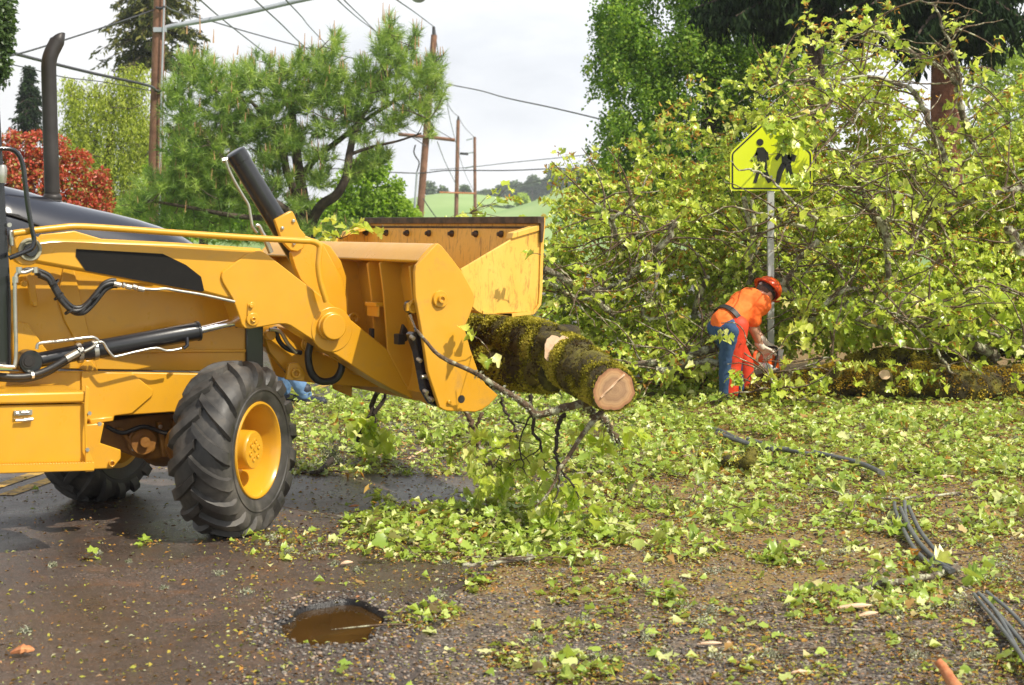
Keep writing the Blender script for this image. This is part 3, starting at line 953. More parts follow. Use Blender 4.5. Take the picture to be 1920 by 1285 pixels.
# ---- wheels
def wheel(ctr, n, Rt=.477):
    n = Vector(n).normalized()
    ux = Vector((-n.y, n.x, 0)).normalized(); uz = Vector((0, 0, 1))
    c = Vector(ctr)
    def at(a, r, th): return c + n * a + (ux * math.cos(th) + uz * math.sin(th)) * r
    b = MB()
    rimp = [(.142, .263), (.150, .259), (.150, .250), (.140, .243), (.128, .236), (.095, .230), (.045, .214), (.0, .205), (-.035, .20), (-.040, .185), (-.030, .15), (-.028, .09)]
    b.lathe(c, n, rimp, 72)
    b.lathe(c, n, [(-.14, .262), (-.14, .235), (-.03, .205), (-.045, .0)], 48)
    rim = b.build('wheel', M_Y, ROOT, smooth=50)
    # tyre carcass
    prof = [(0, .452), (.06, .450), (.105, .441), (.135, .421), (.152, .392), (.162, .35), (.160, .312), (.150, .280), (.140, .262), (.120, .255)]
    full = [(-a, r) for a, r in prof[::-1]] + prof[1:]
    b = MB()
    b.lathe(c, n, full, 96)
    b.lathe(c, n, [(.120, .255), (-.120, .255)], 48)
    # a moulded ring on each sidewall
    for s in (-1, 1):
        b.lathe(c, n, [(s * .158, .335), (s * .1665, .331), (s * .1665, .325), (s * .158, .321)], 72)
    # chevron lugs wrap over the shoulder
    path = [(-.012, .452), (.03, .451), (.065, .449), (.10, .442), (.128, .427), (.146, .402), (.156, .375), (.160, .352)]
    NL = 17
    for side in (-1, 1):
        for k in range(NL):
            th0 = 2 * math.pi * (k + (.5 if side > 0 else 0)) / NL
            rows = []
            L = len(path)
            for i, (a, r) in enumerate(path):
                t = i / (L - 1)
                sweep_ = .46 * (t ** .85)
                if t > .7: sweep_ = .46 * (.7 ** .85) + (t - .7) * .16
                a2 = path[min(i + 1, L - 1)]; a1 = path[max(i - 1, 0)]
                tv = Vector((a2[0] - a1[0], a2[1] - a1[1])).normalized()
                nn = Vector((-tv.y, tv.x))           # outward of the profile in (a, r)
                if nn.y < 0: nn = -nn
                h = .029 if t < .75 else lerp(.029, .004, (t - .75) / .25)
                wb = lerp(.030, .046, min(1, t * 1.5)) / r
                wt = wb * .70
                th = th0 + sweep_
                ab, rb = a - nn.x * .006, r - nn.y * .006
                at_, rt_ = a + nn.x * h, r + nn.y * h
                rows.append([at(side * ab, rb, th - wb), at(side * at_, rt_, th - wt), at(side * at_, rt_, th + wt * .9), at(side * ab, rb, th + wb)])
            vs_ = [p for q in rows for p in q]
            fs = []
            for i in range(L - 1):
                for j in range(3):
                    q = (i * 4 + j, i * 4 + j + 1, (i + 1) * 4 + j + 1, (i + 1) * 4 + j)
                    fs.append(q if side > 0 else q[::-1])
            fs.append((3, 2, 1, 0) if side > 0 else (0, 1, 2, 3))
            fs.append(tuple(4 * (L - 1) + j for j in range(4)))
            b.add(vs_, fs)
    ty = b.build('tyre', M_TYRE, rim, smooth=35)
    # hub
    b = MB()
    b.lathe(c, n, [(-.03, .122), (.0, .118), (.012, .108), (.10, .106), (.112, .104), (.120, .098), (.120, .0)], 40)
    hb = b.build('hub', M_Y, rim, smooth=40)
    for k in range(6):
        a = k * math.pi / 3 + .3
        b = MB(); b.lathe(at(.118, .048, a), n, [(0, .015), (.007, .015), (.007, .009), (.003, .007), (.003, 0)], 14)
        b.build('hub_bolt', M_Y, rim, smooth=40)
    b = MB(); b.lathe(at(.118, .012, 1.0), n, [(0, .022), (.006, .020), (.006, 0)], 16); b.build('hub_plug', M_Y, rim, smooth=40)
    for k in range(8):
        a = k * math.pi / 4 + .2
        b = MB(); b.cyl(at(-.035, .155, a), n, .014, .030, 6)
        b.build('wheel_nut', M_STEEL, rim, smooth=30)
    return rim
nW = Vector((math.cos(R(18.7)), -math.sin(R(18.7)), 0))
W1 = wheel((C1.x, C1.y, .474), nW)
nF = Vector((math.cos(R(22)), -math.sin(R(22)), 0))
C2 = K2 - nF * .22
W2 = wheel((C2.x, C2.y, .474), -nF)
# steering knuckles
for K, nn in ((K1, nW), (K2, -nF)):
    b = MB(); b.cyl((K.x, K.y, .36), (0, 0, 1), .06, .23, 16); b.cyl(Vector((K.x, K.y, .474)), nn, .07, .2, 16)
    b.build('steering_knuckle', M_CAST, ROOT, smooth=40, bevel=.006)

# ---- rear part of the machine, mostly outside the frame
b = MB()
cab = [(-330, 700), (0, 692), (4, 330), (-40, -60), (-330, -60)]
b.prism([mp(x, y, .1) for x, y in [(-12, 690), (22, 690), (22, 560), (8, 330), (-8, 60), (-40, 60), (-26, 330), (-12, 560)]], wV * .06)
b.build('cab_pillar', M_BLK, ROOT, bevel=.01)
b = MB(); b.prism([mp(x, y, .1) for x, y in [(-12, 690), (22, 690), (22, 560), (8, 330), (-8, 60), (-40, 60), (-26, 330), (-12, 560)]], wV * .06)
for vt in b.v[:]: pass
b.v = [tuple(Vector(p) + wV * 1.22) for p in b.v]
b.build('cab_pillar', M_BLK, ROOT, bevel=.01)
sweep('cab_floor', [(-330, 690), (-10, 690), (-10, 740), (-330, 740)], .1, 1.4, M_MATBLK)
sweep('cab_roof', [(-360, -60), (-10, -60), (-10, 60), (-360, 60)], .05, 1.45, M_Y)
b = MB(); b.cyl(mp(16, 422, .09), -wV, .012, .02, 10); b.build('pillar_bolt', M_STEEL, ROOT)
b = MB(); b.lathe(mp(4, 325, .06), (0, 0, 1), [(-.05, .02), (-.02, .024), (.02, .026), (.04, .02), (.045, 0)], 16); b.build('pillar_lamp', M_STEEL, ROOT, smooth=40)

# ---- tool box and step
b = MB()
lid = [mp(0 - 90, 723, .12), mp(142, 720, .12)]
V0, V1 = -.15, .24
def boxrow(x0, x1, y0, y1): return [(x0, y0), (x1, y1)]
TB = sweep('tool_box', [(-110, 763), (161, 757), (161, 850), (163, 868), (-110, 876)], V0, V1, bevel=.008)
b = MB()
b.prism([mp(-110, 741, V0 - .02), mp(166, 734.5, V0 - .02), mp(166, 755, V0 - .02), mp(-110, 761, V0 - .02)], wV * (V1 - V0 + .03))
LID = b.build('lid', M_Y, TB, bevel=.012, seg=3, smooth=35)
b = MB()
# tread ridges across the lid
for k in range(26):
    x = -100 + k * 10.2
    p = mp(x, 739.5 - .024 * x, V0 + .01)
    b.box(p + wV * .16, mV * .006, wV * .155, Vector((0, 0, .004)))
b.build('lid_tread', M_Y, TB)
plate('box_end_plate', [(161, 722), (168, 728), (168, 755), (163, 800), (163, 835), (176, 865), (177, 884), (160, 886), (158, 760)], V0 - .035, .01)
b = MB()
b.prism([mp(-110, 874, V0 - .10), mp(177, 867, V0 - .10), mp(177, 882.5, V0 - .10), mp(-110, 891, V0 - .10)], wV * .012)
b.prism([mp(-110, 889, V0 - .088), mp(177, 880, V0 - .088), mp(177, 883, V0 - .088), mp(-110, 892, V0 - .088)], wV * .30)
STEP = b.build('step', M_Y, ROOT, bevel=.003)
b = MB()
for k in range(54):
    x = -108 + k * 5.25
    y = 874 - (x + 110) * 7 / 287
    b.prism([mp(x, y + 1, V0 - .101), mp(x + 3.0, y + 1, V0 - .101), mp(x + 1.5, y - 3.0, V0 - .101)], wV * .012)
b.build('step_teeth', M_Y, STEP)
b = MB()
for (x0, y0, x1, y1, r) in ((29, 775, 34, 775, .012), (40, 774, 54, 773, .008), (29, 789, 44, 788, .007), (44, 788, 62, 786, .009)):
    b.tube([mp(x0, y0, V0 - .02), mp(x1, y1, V0 - .02)], r, 8)
b.box(mp(43, 774, V0 - .008), mV * .045, wV * .006, Vector((0, 0, .012)))
b.build('latch', M_STEEL, TB, smooth=40)
for (x, y) in ((167, 775), (163, 843), (186, 795)):
    b = MB(); b.cyl(mp(x, y, V0 - .03), -wV, .011, .012, 6); b.build('box_bolt', M_STEEL, TB)

# ---- exhaust stack
e0 = mp(98, 392, VC)
b = MB()
pts = [mp(98.5, 392, VC), mp(98.3, 374, VC)]
b.lathe(e0, (0, 0, 1), [(-.06, .054), (.045, .054), (.05, .050), (.055, .053), (.07, .053), (.085, .043)], 28)
EP = [mp(98, 372, VC), mp(96, 300, VC), mp(93.5, 220, VC), mp(91.5, 140, VC), mp(91.5, 122, VC), mp(93, 110, VC), mp(97, 98, VC), mp(103, 86, VC), mp(108, 76, VC)]
EP = smoothpath(EP, 4)
b.tube(EP, .0415, 28, caps=False)
# slanted open mouth
o = len(b.v) - 28
top = mp(112, 73, VC)
for k in range(28):
    p = Vector(b.v[o + k])
    d = (p - EP[-1]).dot(Vector((1, 0, 0)))
    b.v[o + k] = tuple(p + Vector((0, 0, 1)) * (.02 + d * .9) + Vector((.004, 0, 0)))
b.build('exhaust_pipe', M_EXH, ROOT, smooth=50).modifiers.new('t', 'SOLIDIFY').thickness = .003

# ---- loader arms, near and far
SH = 1.18
arm_rear = [(70, 452), (98, 448), (330, 455), (489, 466), (505, 480), (500, 540), (470, 572), (441, 566), (384, 551), (160, 510), (70, 494), (44, 492), (36, 470), (46, 450)]
arm_front = [(475, 473), (482, 471), (490, 471), (500, 476), (555, 519), (600, 553), (679, 617), (724, 653), (767, 700), (792, 722), (803, 738), (798, 750), (783, 752), (765, 744), (733, 729), (699, 710), (627, 664), (545, 611), (536, 608), (521, 608), (468, 617), (459, 616), (453, 609), (448, 592), (436, 560), (418, 530), (415, 520), (417, 510), (461, 478)]
for sft, tagn in ((0, ''), (SH, '')):
    ra = plate('loader_arm', arm_rear, .12, .13, bevel=.018, shift=sft)
    fr = plate('arm_elbow_plate', arm_front, .105, .17, bevel=.006, shift=sft)
    if sft == 0: ARM = ra; ELB = fr
# small details only the near arm shows
plate('arm_decal', [(143, 467), (305, 476), (349, 497), (377, 519), (383, 545), (379, 547.5), (161, 508), (142, 481)], .1165, .003, M_DECAL, ARM, bevel=0)
plate('arm_cowl', [(66, 452), (76, 440), (139, 433), (190, 448), (330, 455), (330, 458), (98, 452)], .26, .012, parent=ARM)
disc('pivot_ring', 56, 468, .118, .062, .02, m=mat('pivot_grey', (0.30, 0.29, 0.20), (0.38, 0.36, 0.26), 20, 0.5), parent=ARM, prof=[(0, .060), (.012, .060), (.012, .044), (.004, .042), (.004, 0)])
disc('pivot_boss', 48, 468, .16, .083, .035, parent=ARM)
disc('pivot_pin', 57, 469, .112, .036, .02, m=M_BLK, parent=ARM)
disc('boss_plate', 622, 618, .106, .128, .006, parent=ELB, n=48)
disc('elbow_boss', 619, 612, .10, .078, .045, parent=ELB, n=48, bevel=.007, prof=[(-.02, 0), (-.02, .082), (.022, .082), (.026, .074), (.058, .074), (.062, .070), (.062, 0)])
disc('pin_boss', 473, 599, .104, .037, .014, parent=ELB)
disc('pin_boss', 473, 599, .104, .018, .026, parent=ELB, prof=[(0, .016), (.026, .016), (.026, .008), (.015, .006), (.015, 0)])
plate('pin_keeper', [(465, 570), (474, 566), (480, 571), (481, 590), (484, 603), (477, 611), (466, 609), (464, 590)], .096, .008, parent=ELB, bevel=.003)
disc('keeper_bolt', 470.5, 574, .094, .014, .012, parent=ELB, n=6)

# guard tube over the arm
pipe('guard_tube', [(25, 438), (60, 433), (110, 427.5), (150, 425), (240, 430.5), (330, 437), (450, 445), (560, 451.5), (585, 453), (598, 460), (599, 472), (597, 500), (601, 530), (612, 566)], .04, .0178, M_Y, ARM, n=14)
plate('tube_bracket', [(18, 432), (26, 432), (27, 462), (20, 462)], .05, .03, M_STEEL, ARM)
# mirror bar of the cab
pipe('mirror_bar', [(-14, 279), (20, 280), (35, 291), (43, 312), (48, 350), (53, 390), (60, 430), (64, 450), (61, 464), (48, 472), (18, 484)], .0, .0125, M_BLK, n=10)

# ---- lift cylinder
def cyl2(b, p, q, r, n=24, mi=0): b.tube([p, q], r, n, mi)
va = .24
b = MB()
p0, p1 = mp(60, 677.5, va), mp(373, 620.5, va)
d = (p1 - p0)
b.tube([p0, p0.lerp(p1, .12), p0.lerp(p1, .13), p0.lerp(p1, .30), p0.lerp(p1, .31), p0.lerp(p1, .985), p0.lerp(p1, .987), p1], [.040, .040, .042, .044, .050, .051, .056, .056], 28)
b.lathe(mp(53, 678, va) + wV * .05, -wV, [(0, .0), (0, .062), (.10, .062), (.106, .056), (.106, 0)], 32)
LC = b.build('lift_cylinder', M_CYL, ROOT, smooth=40)
b = MB(); b.lathe(mp(53, 678, va - .055), -wV, [(0, .036), (.008, .036), (.008, .026), (.012, .024), (.012, 0)], 24); b.build('cylinder_pin', M_MATBLK, LC, smooth=40)
b = MB(); cyl2(b, p1, mp(447, 602.5, va), .0225); b.build('piston_rod', M_CHROME, LC, smooth=40)
b = MB(); cyl2(b, mp(441, 604, va), mp(470, 598, va), .034); b.build('rod_eye', M_CYL, LC, smooth=40)
for (x, y) in ((148, 662), (177, 657)):
    b = MB(); c = mp(x, y, va); b.lathe(c, d, [(-.012, .046), (-.012, .054), (.012, .054), (.012, .046)], 24); b.build('pipe_clamp', M_STEEL, LC, smooth=40)
b = MB(); b.tube([mp(350, 628, va - .03), mp(351, 648, va - .06), mp(344, 653, va - .06)], .011, 8); b.build('pipe_fitting', M_BLK, LC, smooth=40)
pipe('hydraulic_pipe', [(69, 655), (71, 646), (80, 643), (110, 640), (165, 633), (178, 634), (184, 641), (172, 652), (150, 663), (135, 669)], va - .075, .0085, M_STEEL, LC)
pipe('hydraulic_pipe', [(176, 644), (192, 642), (201, 655), (212, 668), (222, 668), (255, 660), (292, 653), (314, 658), (340, 654)], va - .075, .0075, M_STEEL, LC)
pipe('hydraulic_hose', [(128, 671), (110, 682), (88, 694), (60, 704), (30, 707), (0, 705), (-40, 702)], va - .085, .0175, M_HOSE, LC)
pipe('hydraulic_hose', [(150, 664), (120, 682), (90, 700), (62, 710), (30, 713), (-40, 708)], va - .07, .013, M_HOSE, LC)
b = MB(); b.tube([mp(124, 673, va - .085), mp(146, 661, va - .085)], .021, 8); b.tube([mp(150, 660, va - .085), mp(156, 656, va - .085)], .017, 6); b.build('hose_fitting', M_STEEL, LC)
b = MB(); b.tube([mp(58, 704, va - .085), mp(63, 703, va - .085)], .021, 8); b.build('hose_band', M_STEEL, LC)

# ---- hose run along the near arm
for k, (dx, dy, dv) in enumerate(((0, 0, 0), (3, -6, .02), (6, 5, .015))):
    pipe('arm_hose', [(66 + dx, 512 + dy), (88 + dx, 522 + dy), (100 + dx, 540 + dy), (113 + dx, 562 + dy), (132 + dx, 581 + dy), (150 + dx, 582 + dy), (165 + dx, 570 + dy), (180 + dx, 552 + dy), (192 + dx, 538 + dy), (205 + dx, 532 + dy), (214 + dx, 532 + dy)], .06 + dv, .0125, M_HOSE, ARM)
pipe('arm_hose', [(26, 536), (32, 516), (46, 506), (62, 506), (76, 514)], .05, .010, M_HOSE, ARM)
for (a, c) in (((213, 532), (226, 535)), ((229, 533), (234, 537)), ((236, 537), (246, 539)), ((248, 537), (256, 540)), ((258, 541), (270, 543))):
    b = MB(); b.tube([mp(*a, .06), mp(*c, .06)], .0145, 8); b.build('hose_fitting', M_STEEL, ARM)
pipe('arm_pipe', [(268, 542), (290, 543), (312, 542), (330, 545), (380, 553), (440, 566)], .075, .008, M_STEEL, ARM)
pipe('arm_pipe', [(62, 505), (48, 511), (34, 512), (29, 522), (28, 545), (29, 600), (30, 660), (28, 685), (22, 688), (-20, 685)], .03, .010, M_STEEL, ROOT)
for (x, y) in ((36, 512), (29, 530), (66, 512)):
    b = MB(); b.cyl(mp(x, y, .03), (0, 0, 1), .016, .03, 6); b.build('pipe_nut', M_STEEL, ROOT)
for (x, y) in ((102, 531), (110, 556), (130, 583), (152, 583), (178, 556)):
    b = MB(); b.lathe(mp(x, y, .06), mp(x + 5, y + 6, .06) - mp(x, y, .06), [(-.004, .024), (-.004, .030), (.004, .030), (.004, .024)], 14); b.build('hose_tie', M_MATBLK, ARM)
plate('link_bar', [(50, 518), (58, 514), (66, 530), (72, 570), (66, 577), (58, 573), (54, 545)], .36, .02)
disc('link_bolt', 65, 570, .35, .016, .018, n=6)
disc('link_bolt', 45, 532, .36, .018, .018, n=6)

# ---- tilt cylinder and its lever at the near arm
vt = .36
b = MB()
q0, q1 = mp(441, 286, vt), mp(548, 462, vt)
b.tube([q0, q0.lerp(q1, .09), q0.lerp(q1, .093), q1, mp(575, 512, vt)], [.062, .062, .0595, .0595, .05], 32)
TC = b.build('tilt_cylinder', M_CYL, ROOT, smooth=40)
b = MB(); b.tube([q0 + (q0 - q1).normalized() * .006, q0], [.050, .058], 32); b.build('cylinder_cap', M_CYL, TC, smooth=40)
pipe('hydraulic_pipe', [(424, 300), (428, 315), (440, 340), (455, 366), (466, 385), (470, 405), (474, 425), (482, 437)], vt - .03, .0085, M_STEEL, TC)
pipe('hydraulic_pipe', [(480, 423), (486, 424), (492, 436), (500, 448)], vt - .07, .011, M_STEEL, TC)
b = MB(); b.tube([mp(416, 301, vt), mp(436, 297, vt)], .014, 8); b.tube([mp(498, 450, vt - .06), mp(508, 474, vt - .06)], .017, 8); b.build('pipe_fitting', M_STEEL, TC)
plate('tilt_bracket', [(515, 412), (545, 395.5), (549, 397), (552, 402), (563, 429), (573, 440), (573.5, 452), (569, 466), (558, 472.5), (545, 470), (535, 460), (527, 448)], .275, .03)
disc('bracket_bolt', 549.5, 414.5, .275, .011, .012, m=M_STEEL, n=8)
disc('bracket_bolt', 529, 428, .275, .011, .012, m=M_STEEL, n=8)
disc('bracket_bolt', 550.5, 457, .275, .011, .012, m=M_STEEL, n=8)
plate('bell_crank', [(573, 442), (605, 455), (640, 520), (650, 560), (652, 610), (640, 640), (600, 562), (563, 524), (553, 500), (545, 473)], .30, .05)
plate('bell_crank', [(600, 452), (620, 462), (640, 490), (650, 520), (646, 600), (600, 560), (590, 500)], .40, .03)
# linkage underneath, between the arms
plate('tilt_lever', [(495, 630), (520, 612), (560, 620), (600, 660), (660, 690), (720, 715), (735, 728), (620, 722), (560, 715), (530, 690), (505, 660)], .50, .05)
plate('tilt_lever', [(500, 640), (540, 640), (600, 680), (690, 700), (720, 718), (640, 724), (580, 716), (540, 700)], 1.0, .05)
plate('link_ear', [(536, 712), (542, 682), (560, 680), (575, 700), (570, 716)], .40, .03)
disc('link_pin', 554, 700, .40, .03, .02, prof=[(0, .03), (.02, .03), (.02, .016), (0, .014), (0, 0)])
disc('link_pin', 505, 628, .42, .03, .03)
disc('link_pin', 577, 645, .42, .042, .03, prof=[(0, .045), (.02, .045), (.02, .03), (.035, .026), (.035, 0)])
b = MB(); b.tube([mp(700, 690, .26), mp(700, 690, .26) + wV * 1.05], .06, 20); b.build('cross_tube', M_Y, ROOT, smooth=40)
b = MB(); b.tube([mp(620, 640, .26), mp(620, 640, .26) + wV * 1.05], .075, 20); b.build('cross_tube', M_Y, ROOT, smooth=40)
pipe('hose_loop', [(584, 640), (578, 665), (582, 695), (595, 712), (612, 716), (630, 710), (640, 692), (640, 672), (634, 655)], .34, .022, M_HOSE)
pipe('hose_loop', [(515, 614), (524, 640), (540, 655), (565, 662)], .40, .014, M_HOSE)
pipe('hydraulic_pipe', [(505, 618), (525, 622), (540, 645), (556, 662)], .38, .011, M_STEEL)
pipe('hose_loop', [(520, 640), (530, 680), (545, 705)], .60, .018, M_HOSE)

# ---- clamshell bucket: back half
B0, B1 = -.41, 1.94
BK = sweep('bucket', [(829, 462), (822, 456.5), (812, 459), (797, 474), (783, 491), (790, 494), (812, 495), (835, 490), (862, 508)], B0 + .03, B1 - .03, bevel=.012)
b = MB()
P = [mp(x, y, B0 + .03) for x, y in [(836, 488), (826, 500), (824, 530), (836, 600), (846, 660), (846, 710), (838, 745), (850, 764), (880, 768), (915, 756)]]
b.ribbon(P, wV * (B1 - B0 - .06), None, .014)
b.build('bucket_back_wall', M_YB, BK, smooth=40)
side = [(817, 458), (821, 456), (829, 462), (847, 484), (865, 508), (880, 534), (889, 552), (890.5, 560), (889.5, 568), (881, 592), (873, 610), (873, 622), (882, 655), (899, 703), (912, 722), (934, 741), (928, 749), (917, 760), (905, 768), (892, 773), (840, 771), (832, 769), (824, 764), (802, 696), (792, 628), (783, 578), (779, 556), (778, 510), (781, 498)]
SP = plate('bucket_side_plate', side, B0, .03, M_YB, parent=BK, bevel=.005)
plate('bucket_side_plate', side, B0, .03, M_YB, parent=BK, bevel=.005, shift=B1 - B0 - .03)
disc('jaw_pin', 824.4, 561, B0, .047, .012, parent=BK, prof=[(0, .047), (.012, .047), (.016, .044), (.016, .022), (.035, .021), (.035, .014), (.025, .012), (.025, .007), (.02, 0)], bevel=0)
disc('drain_hole', 865, 748.5, B0, .022, .0015, m=M_DARK, parent=BK, bevel=0)
disc('stop_bolt', 841, 754, B0, .013, .014, parent=BK, n=8)
# ears that straddle the arm ends, and stiffener ribs
for (x, v) in ((768, -.27), (712, .095), (689, .275), (634, .66), (600, .95)):
    sc = 1.0
    P = [(x, 493), (x + 8, 489), (x + 60, 495), (x + 60, 560), (x + 62, 700), (x + 60, 745), (x + 26, 730), (x + 12, 657), (x + 8, 560), (x + 1, 540)]
    if v == .095: P = [(712, 494), (720, 488), (760, 492), (780, 560), (815, 660), (822, 752), (800, 758), (779, 746), (757, 715), (727, 657), (724, 610), (719, 545)]
    if v == -.27: P = [(768, 500), (776, 496), (800, 500), (800, 620), (778, 605), (775, 575), (772, 540)]
    if v == .275: P = [(689, 495), (697, 489), (740, 492), (770, 640), (775, 740), (740, 720), (705, 660), (697, 560)]
    if v == .66: P = [(634, 486), (645, 482), (668, 492), (700, 560), (716, 640), (690, 690), (660, 640), (652, 600), (652, 560), (642, 520)]
    plate('bucket_rib', P, v, .018, M_YB, parent=BK, bevel=.004)
b = MB(); c0 = mp(703, 572, .115)
b.box(c0 + wV * .09 + mV * .045, mV * .03, wV * .075, Vector((0, 0, .012))); b.build('rib_bridge', M_Y, BK, bevel=.003)
b = MB(); c0 = mp(703, 584, .113); b.box(c0 + wV * .09 + mV * .035, mV * .006, wV * .075, Vector((0, 0, .035))); b.build('rib_bridge', M_Y, BK, bevel=.003)
disc('arm_end_pin', 788, 732, .09, .042, .02, parent=BK, prof=[(-.02, .05), (.02, .05), (.02, .03), (.01, .02), (.01, 0)])
disc('rib_pin', 662, 597, .60, .035, .02, parent=BK, prof=[(0, .035), (.02, .035), (.02, .018), (.01, .016), (.01, 0)])

# clam cylinder beside the near side plate
vq = -.30
b = MB(); b.tube([mp(768, 573, vq), mp(784, 578, vq)], .030, 14); b.lathe(mp(774.5, 576, vq - .02), -wV, [(-.05, 0), (-.05, .036), (.03, .036), (.034, .03), (.034, 0)], 24)
CC = b.build('clam_cylinder', M_CYL, ROOT, smooth=40)
disc('cylinder_eye', 774.5, 576.5, vq - .05, .030, .014, parent=CC, prof=[(0, .034), (.014, .034), (.014, .021), (.006, .019), (.006, 0)])
plate('eye_strap', [(765, 569), (783, 557), (783, 562), (772, 571), (768, 583), (763, 584)], vq - .06, .02, parent=CC, bevel=.002)
b = MB(); b.tube([mp(769, 588, vq), mp(783, 622, vq)], .017, 16); b.build('piston_rod', M_CHROME, CC, smooth=40)
plate('cylinder_guard', [(771, 628), (776, 623), (789, 622), (793, 632), (801, 700), (822, 764), (811, 758), (797, 733), (789, 690), (783, 660)], vq - .055, .07, M_BLK, CC, bevel=.004)
for (x, y) in ((770, 631), (783, 673), (800, 706), (795, 732), (806, 746)):
    b = MB(); b.cyl(mp(x, y, vq - .055), -wV + Vector((.3, 0, -.5)), .012, .03, 8); b.build('guard_bolt', M_STEEL, CC, smooth=40)
b = MB(); b.tube([mp(790, 707, vq - .07), mp(806, 704, vq - .07)], .012, 8); b.build('guard_clamp', M_STEEL, CC)
b = MB(); b.tube([mp(798, 738, vq - .05), mp(807, 752, vq - .05)], .010, 8); b.build('guard_clamp', M_STEEL, CC)
plate('stop_hook', [(745, 632), (752, 628), (757, 608), (763, 616), (770, 630), (763, 640), (748, 644)], -.02, .03, M_MATBLK, BK, bevel=.003)
b = MB(); b.box(mp(749, 636, -.03), mV * .022, wV * .03, Vector((0, 0, .030))); b.build('stop_block', M_MATBLK, BK, bevel=.004)
b = MB(); b.box(mp(697, 625, .20), mV * .010, wV * .02, Vector((0, 0, .028))); b.build('stop_block', M_MATBLK, BK, bevel=.004)

# ---- clamshell jaw, swung up
JAW = None
b = MB()
P = [mp(x, y, B0) for x, y in [(1018, 408), (1015, 450), (1013, 500), (1012, 545), (1010, 570), (1000, 584), (960, 588), (906, 589)]]
b.ribbon(P, wV * (B1 - B0), mV, .018)
JAW = b.build('clam_jaw', M_YW, ROOT, smooth=40)
jaw_side = [(864.5, 505), (962, 447), (1012, 422), (1013, 500), (1011, 565), (1000, 585), (904, 589.5), (893, 583), (886, 576), (870, 540)]
plate('jaw_side_plate', jaw_side, B0 + .012, .02, M_YW, JAW, bevel=.004)
plate('jaw_side_plate', jaw_side, B0 + .012, .02, M_YW, JAW, bevel=.004, shift=B1 - B0 - .04)
for s in (0, B1 - B0 - .06):
    b = MB()
    b.prism([mp(960, 448, B0) + wV * s, mp(963, 437, B0) + wV * s, mp(1011, 422, B0) + wV * s, mp(1011, 433, B0) + wV * s], wV * .07 if s == 0 else wV * -.07)
    b.build('jaw_lip', M_YW, JAW, bevel=.003)
b = MB()
b.prism([mp(x, y, B0 - .012) for x, y in [(1008, 406), (1021, 406), (1021, 424), (1018, 455), (1014, 455), (1014, 420), (1008, 419)]], wV * .02)
b.prism([mp(x, y, B0 + .008) for x, y in [(1007, 406), (1021, 406), (1021, 420), (1007, 420)]], wV * (B1 - B0))
CE = b.build('cutting_edge', M_RUST, JAW, bevel=.004, smooth=30)
b = MB()
b.prism([mp(x, y, B0 + .04) for x, y in [(1008, 425), (1014, 425), (1014, 430), (1008, 429)]], wV * (B1 - B0 - .07))
b.build('edge_weld', M_RUST, JAW, bevel=.003)
for i in range(7):
    t = .45 + .306 * i
    c = mp(1017, 440, B0) + wV * t - mV * .012
    b = MB(); b.lathe(c, -mV, [(-.01, .021), (.006, .021), (.012, .016), (.014, .013), (.024, .012), (.026, 0)], 14)
    bo = b.build('edge_bolt', M_RUST, JAW, smooth=40)
# ------------------------------------------------------------------ logs and limbs
def nrot(t):
    up = Vector((0, 0, 1)) if abs(t.z) < .9 else Vector((1, 0, 0))
    a = t.cross(up).normalized()
    return a, t.cross(a).normalized()

def log_mesh(path, radii, seed=0, amp=.10, n=64, cut0=True, cut1=True):
    """a bumpy round log; material 0 bark, 1 cut wood; ring attribute for the end grain"""
    pts = [Vector(p) for p in path]
    m = len(pts)
    vs_, fs, mi, ring = [], [], [], []
    for i, p in enumerate(pts):
        t = (pts[min(i + 1, m - 1)] - pts[max(i - 1, 0)]).normalized()
        a, b = nrot(t)
        for k in range(n):
            an = 2 * math.pi * k / n
            d = a * math.cos(an) + b * math.sin(an)
            q = p + d * radii[i]
            h = 1 + amp * noise.noise(q * 4.5 + Vector((seed, 0, 0))) + amp * .7 * noise.noise(q * 14 + Vector((0, seed, 0))) + amp * .4 * noise.noise(q * 40)
            edge = 1 if 0 < i < m - 1 else .985
            vs_.append(p + d * radii[i] * h * edge); ring.append(1.0)
    for i in range(m - 1):
        for k in range(n):
            k2 = (k + 1) % n
            fs.append((i * n + k, i * n + k2, (i + 1) * n + k2, (i + 1) * n + k)); mi.append(0)
    for (end, on) in ((0, cut0), (m - 1, cut1)):
        base = end * n
        o = len(vs_)
        c = pts[end]
        sgn = -1 if end == 0 else 1
        t = (pts[min(end + 1, m - 1)] - pts[max(end - 1, 0)]).normalized() * sgn
        rings = (.985, .93, .6, .3)
        for r_ in rings:
            for k in range(n):
                q = c + (vs_[base + k] - c) * r_ + t * (.004 * (1 - r_) + .0015 * noise.noise(vs_[base + k] * 30 * r_))
                vs_.append(q); ring.append(r_ if on else 1)
        vs_.append(c + t * .004); ring.append(0)
        prev = base
        for j in range(len(rings)):
            cur = o + j * n
            for k in range(n):
                k2 = (k + 1) % n
                q = (prev + k, prev + k2, cur + k2, cur + k)
                fs.append(q if sgn > 0 else q[::-1]); mi.append(1 if (on and j > 0) else 0)
            prev = cur
        for k in range(n):
            q = (prev + k, prev + (k + 1) % n, len(vs_) - 1)
            fs.append(q if sgn > 0 else q[::-1]); mi.append(1 if on else 0)
    me = bpy.data.meshes.new('log')
    me.from_pydata([tuple(v) for v in vs_], [], fs)
    me.polygons.foreach_set('material_index', mi)
    a_ = me.attributes.new('ring', 'FLOAT', 'POINT'); a_.data.foreach_set('value', ring)
    me.update()
    return me, vs_[:m * n]

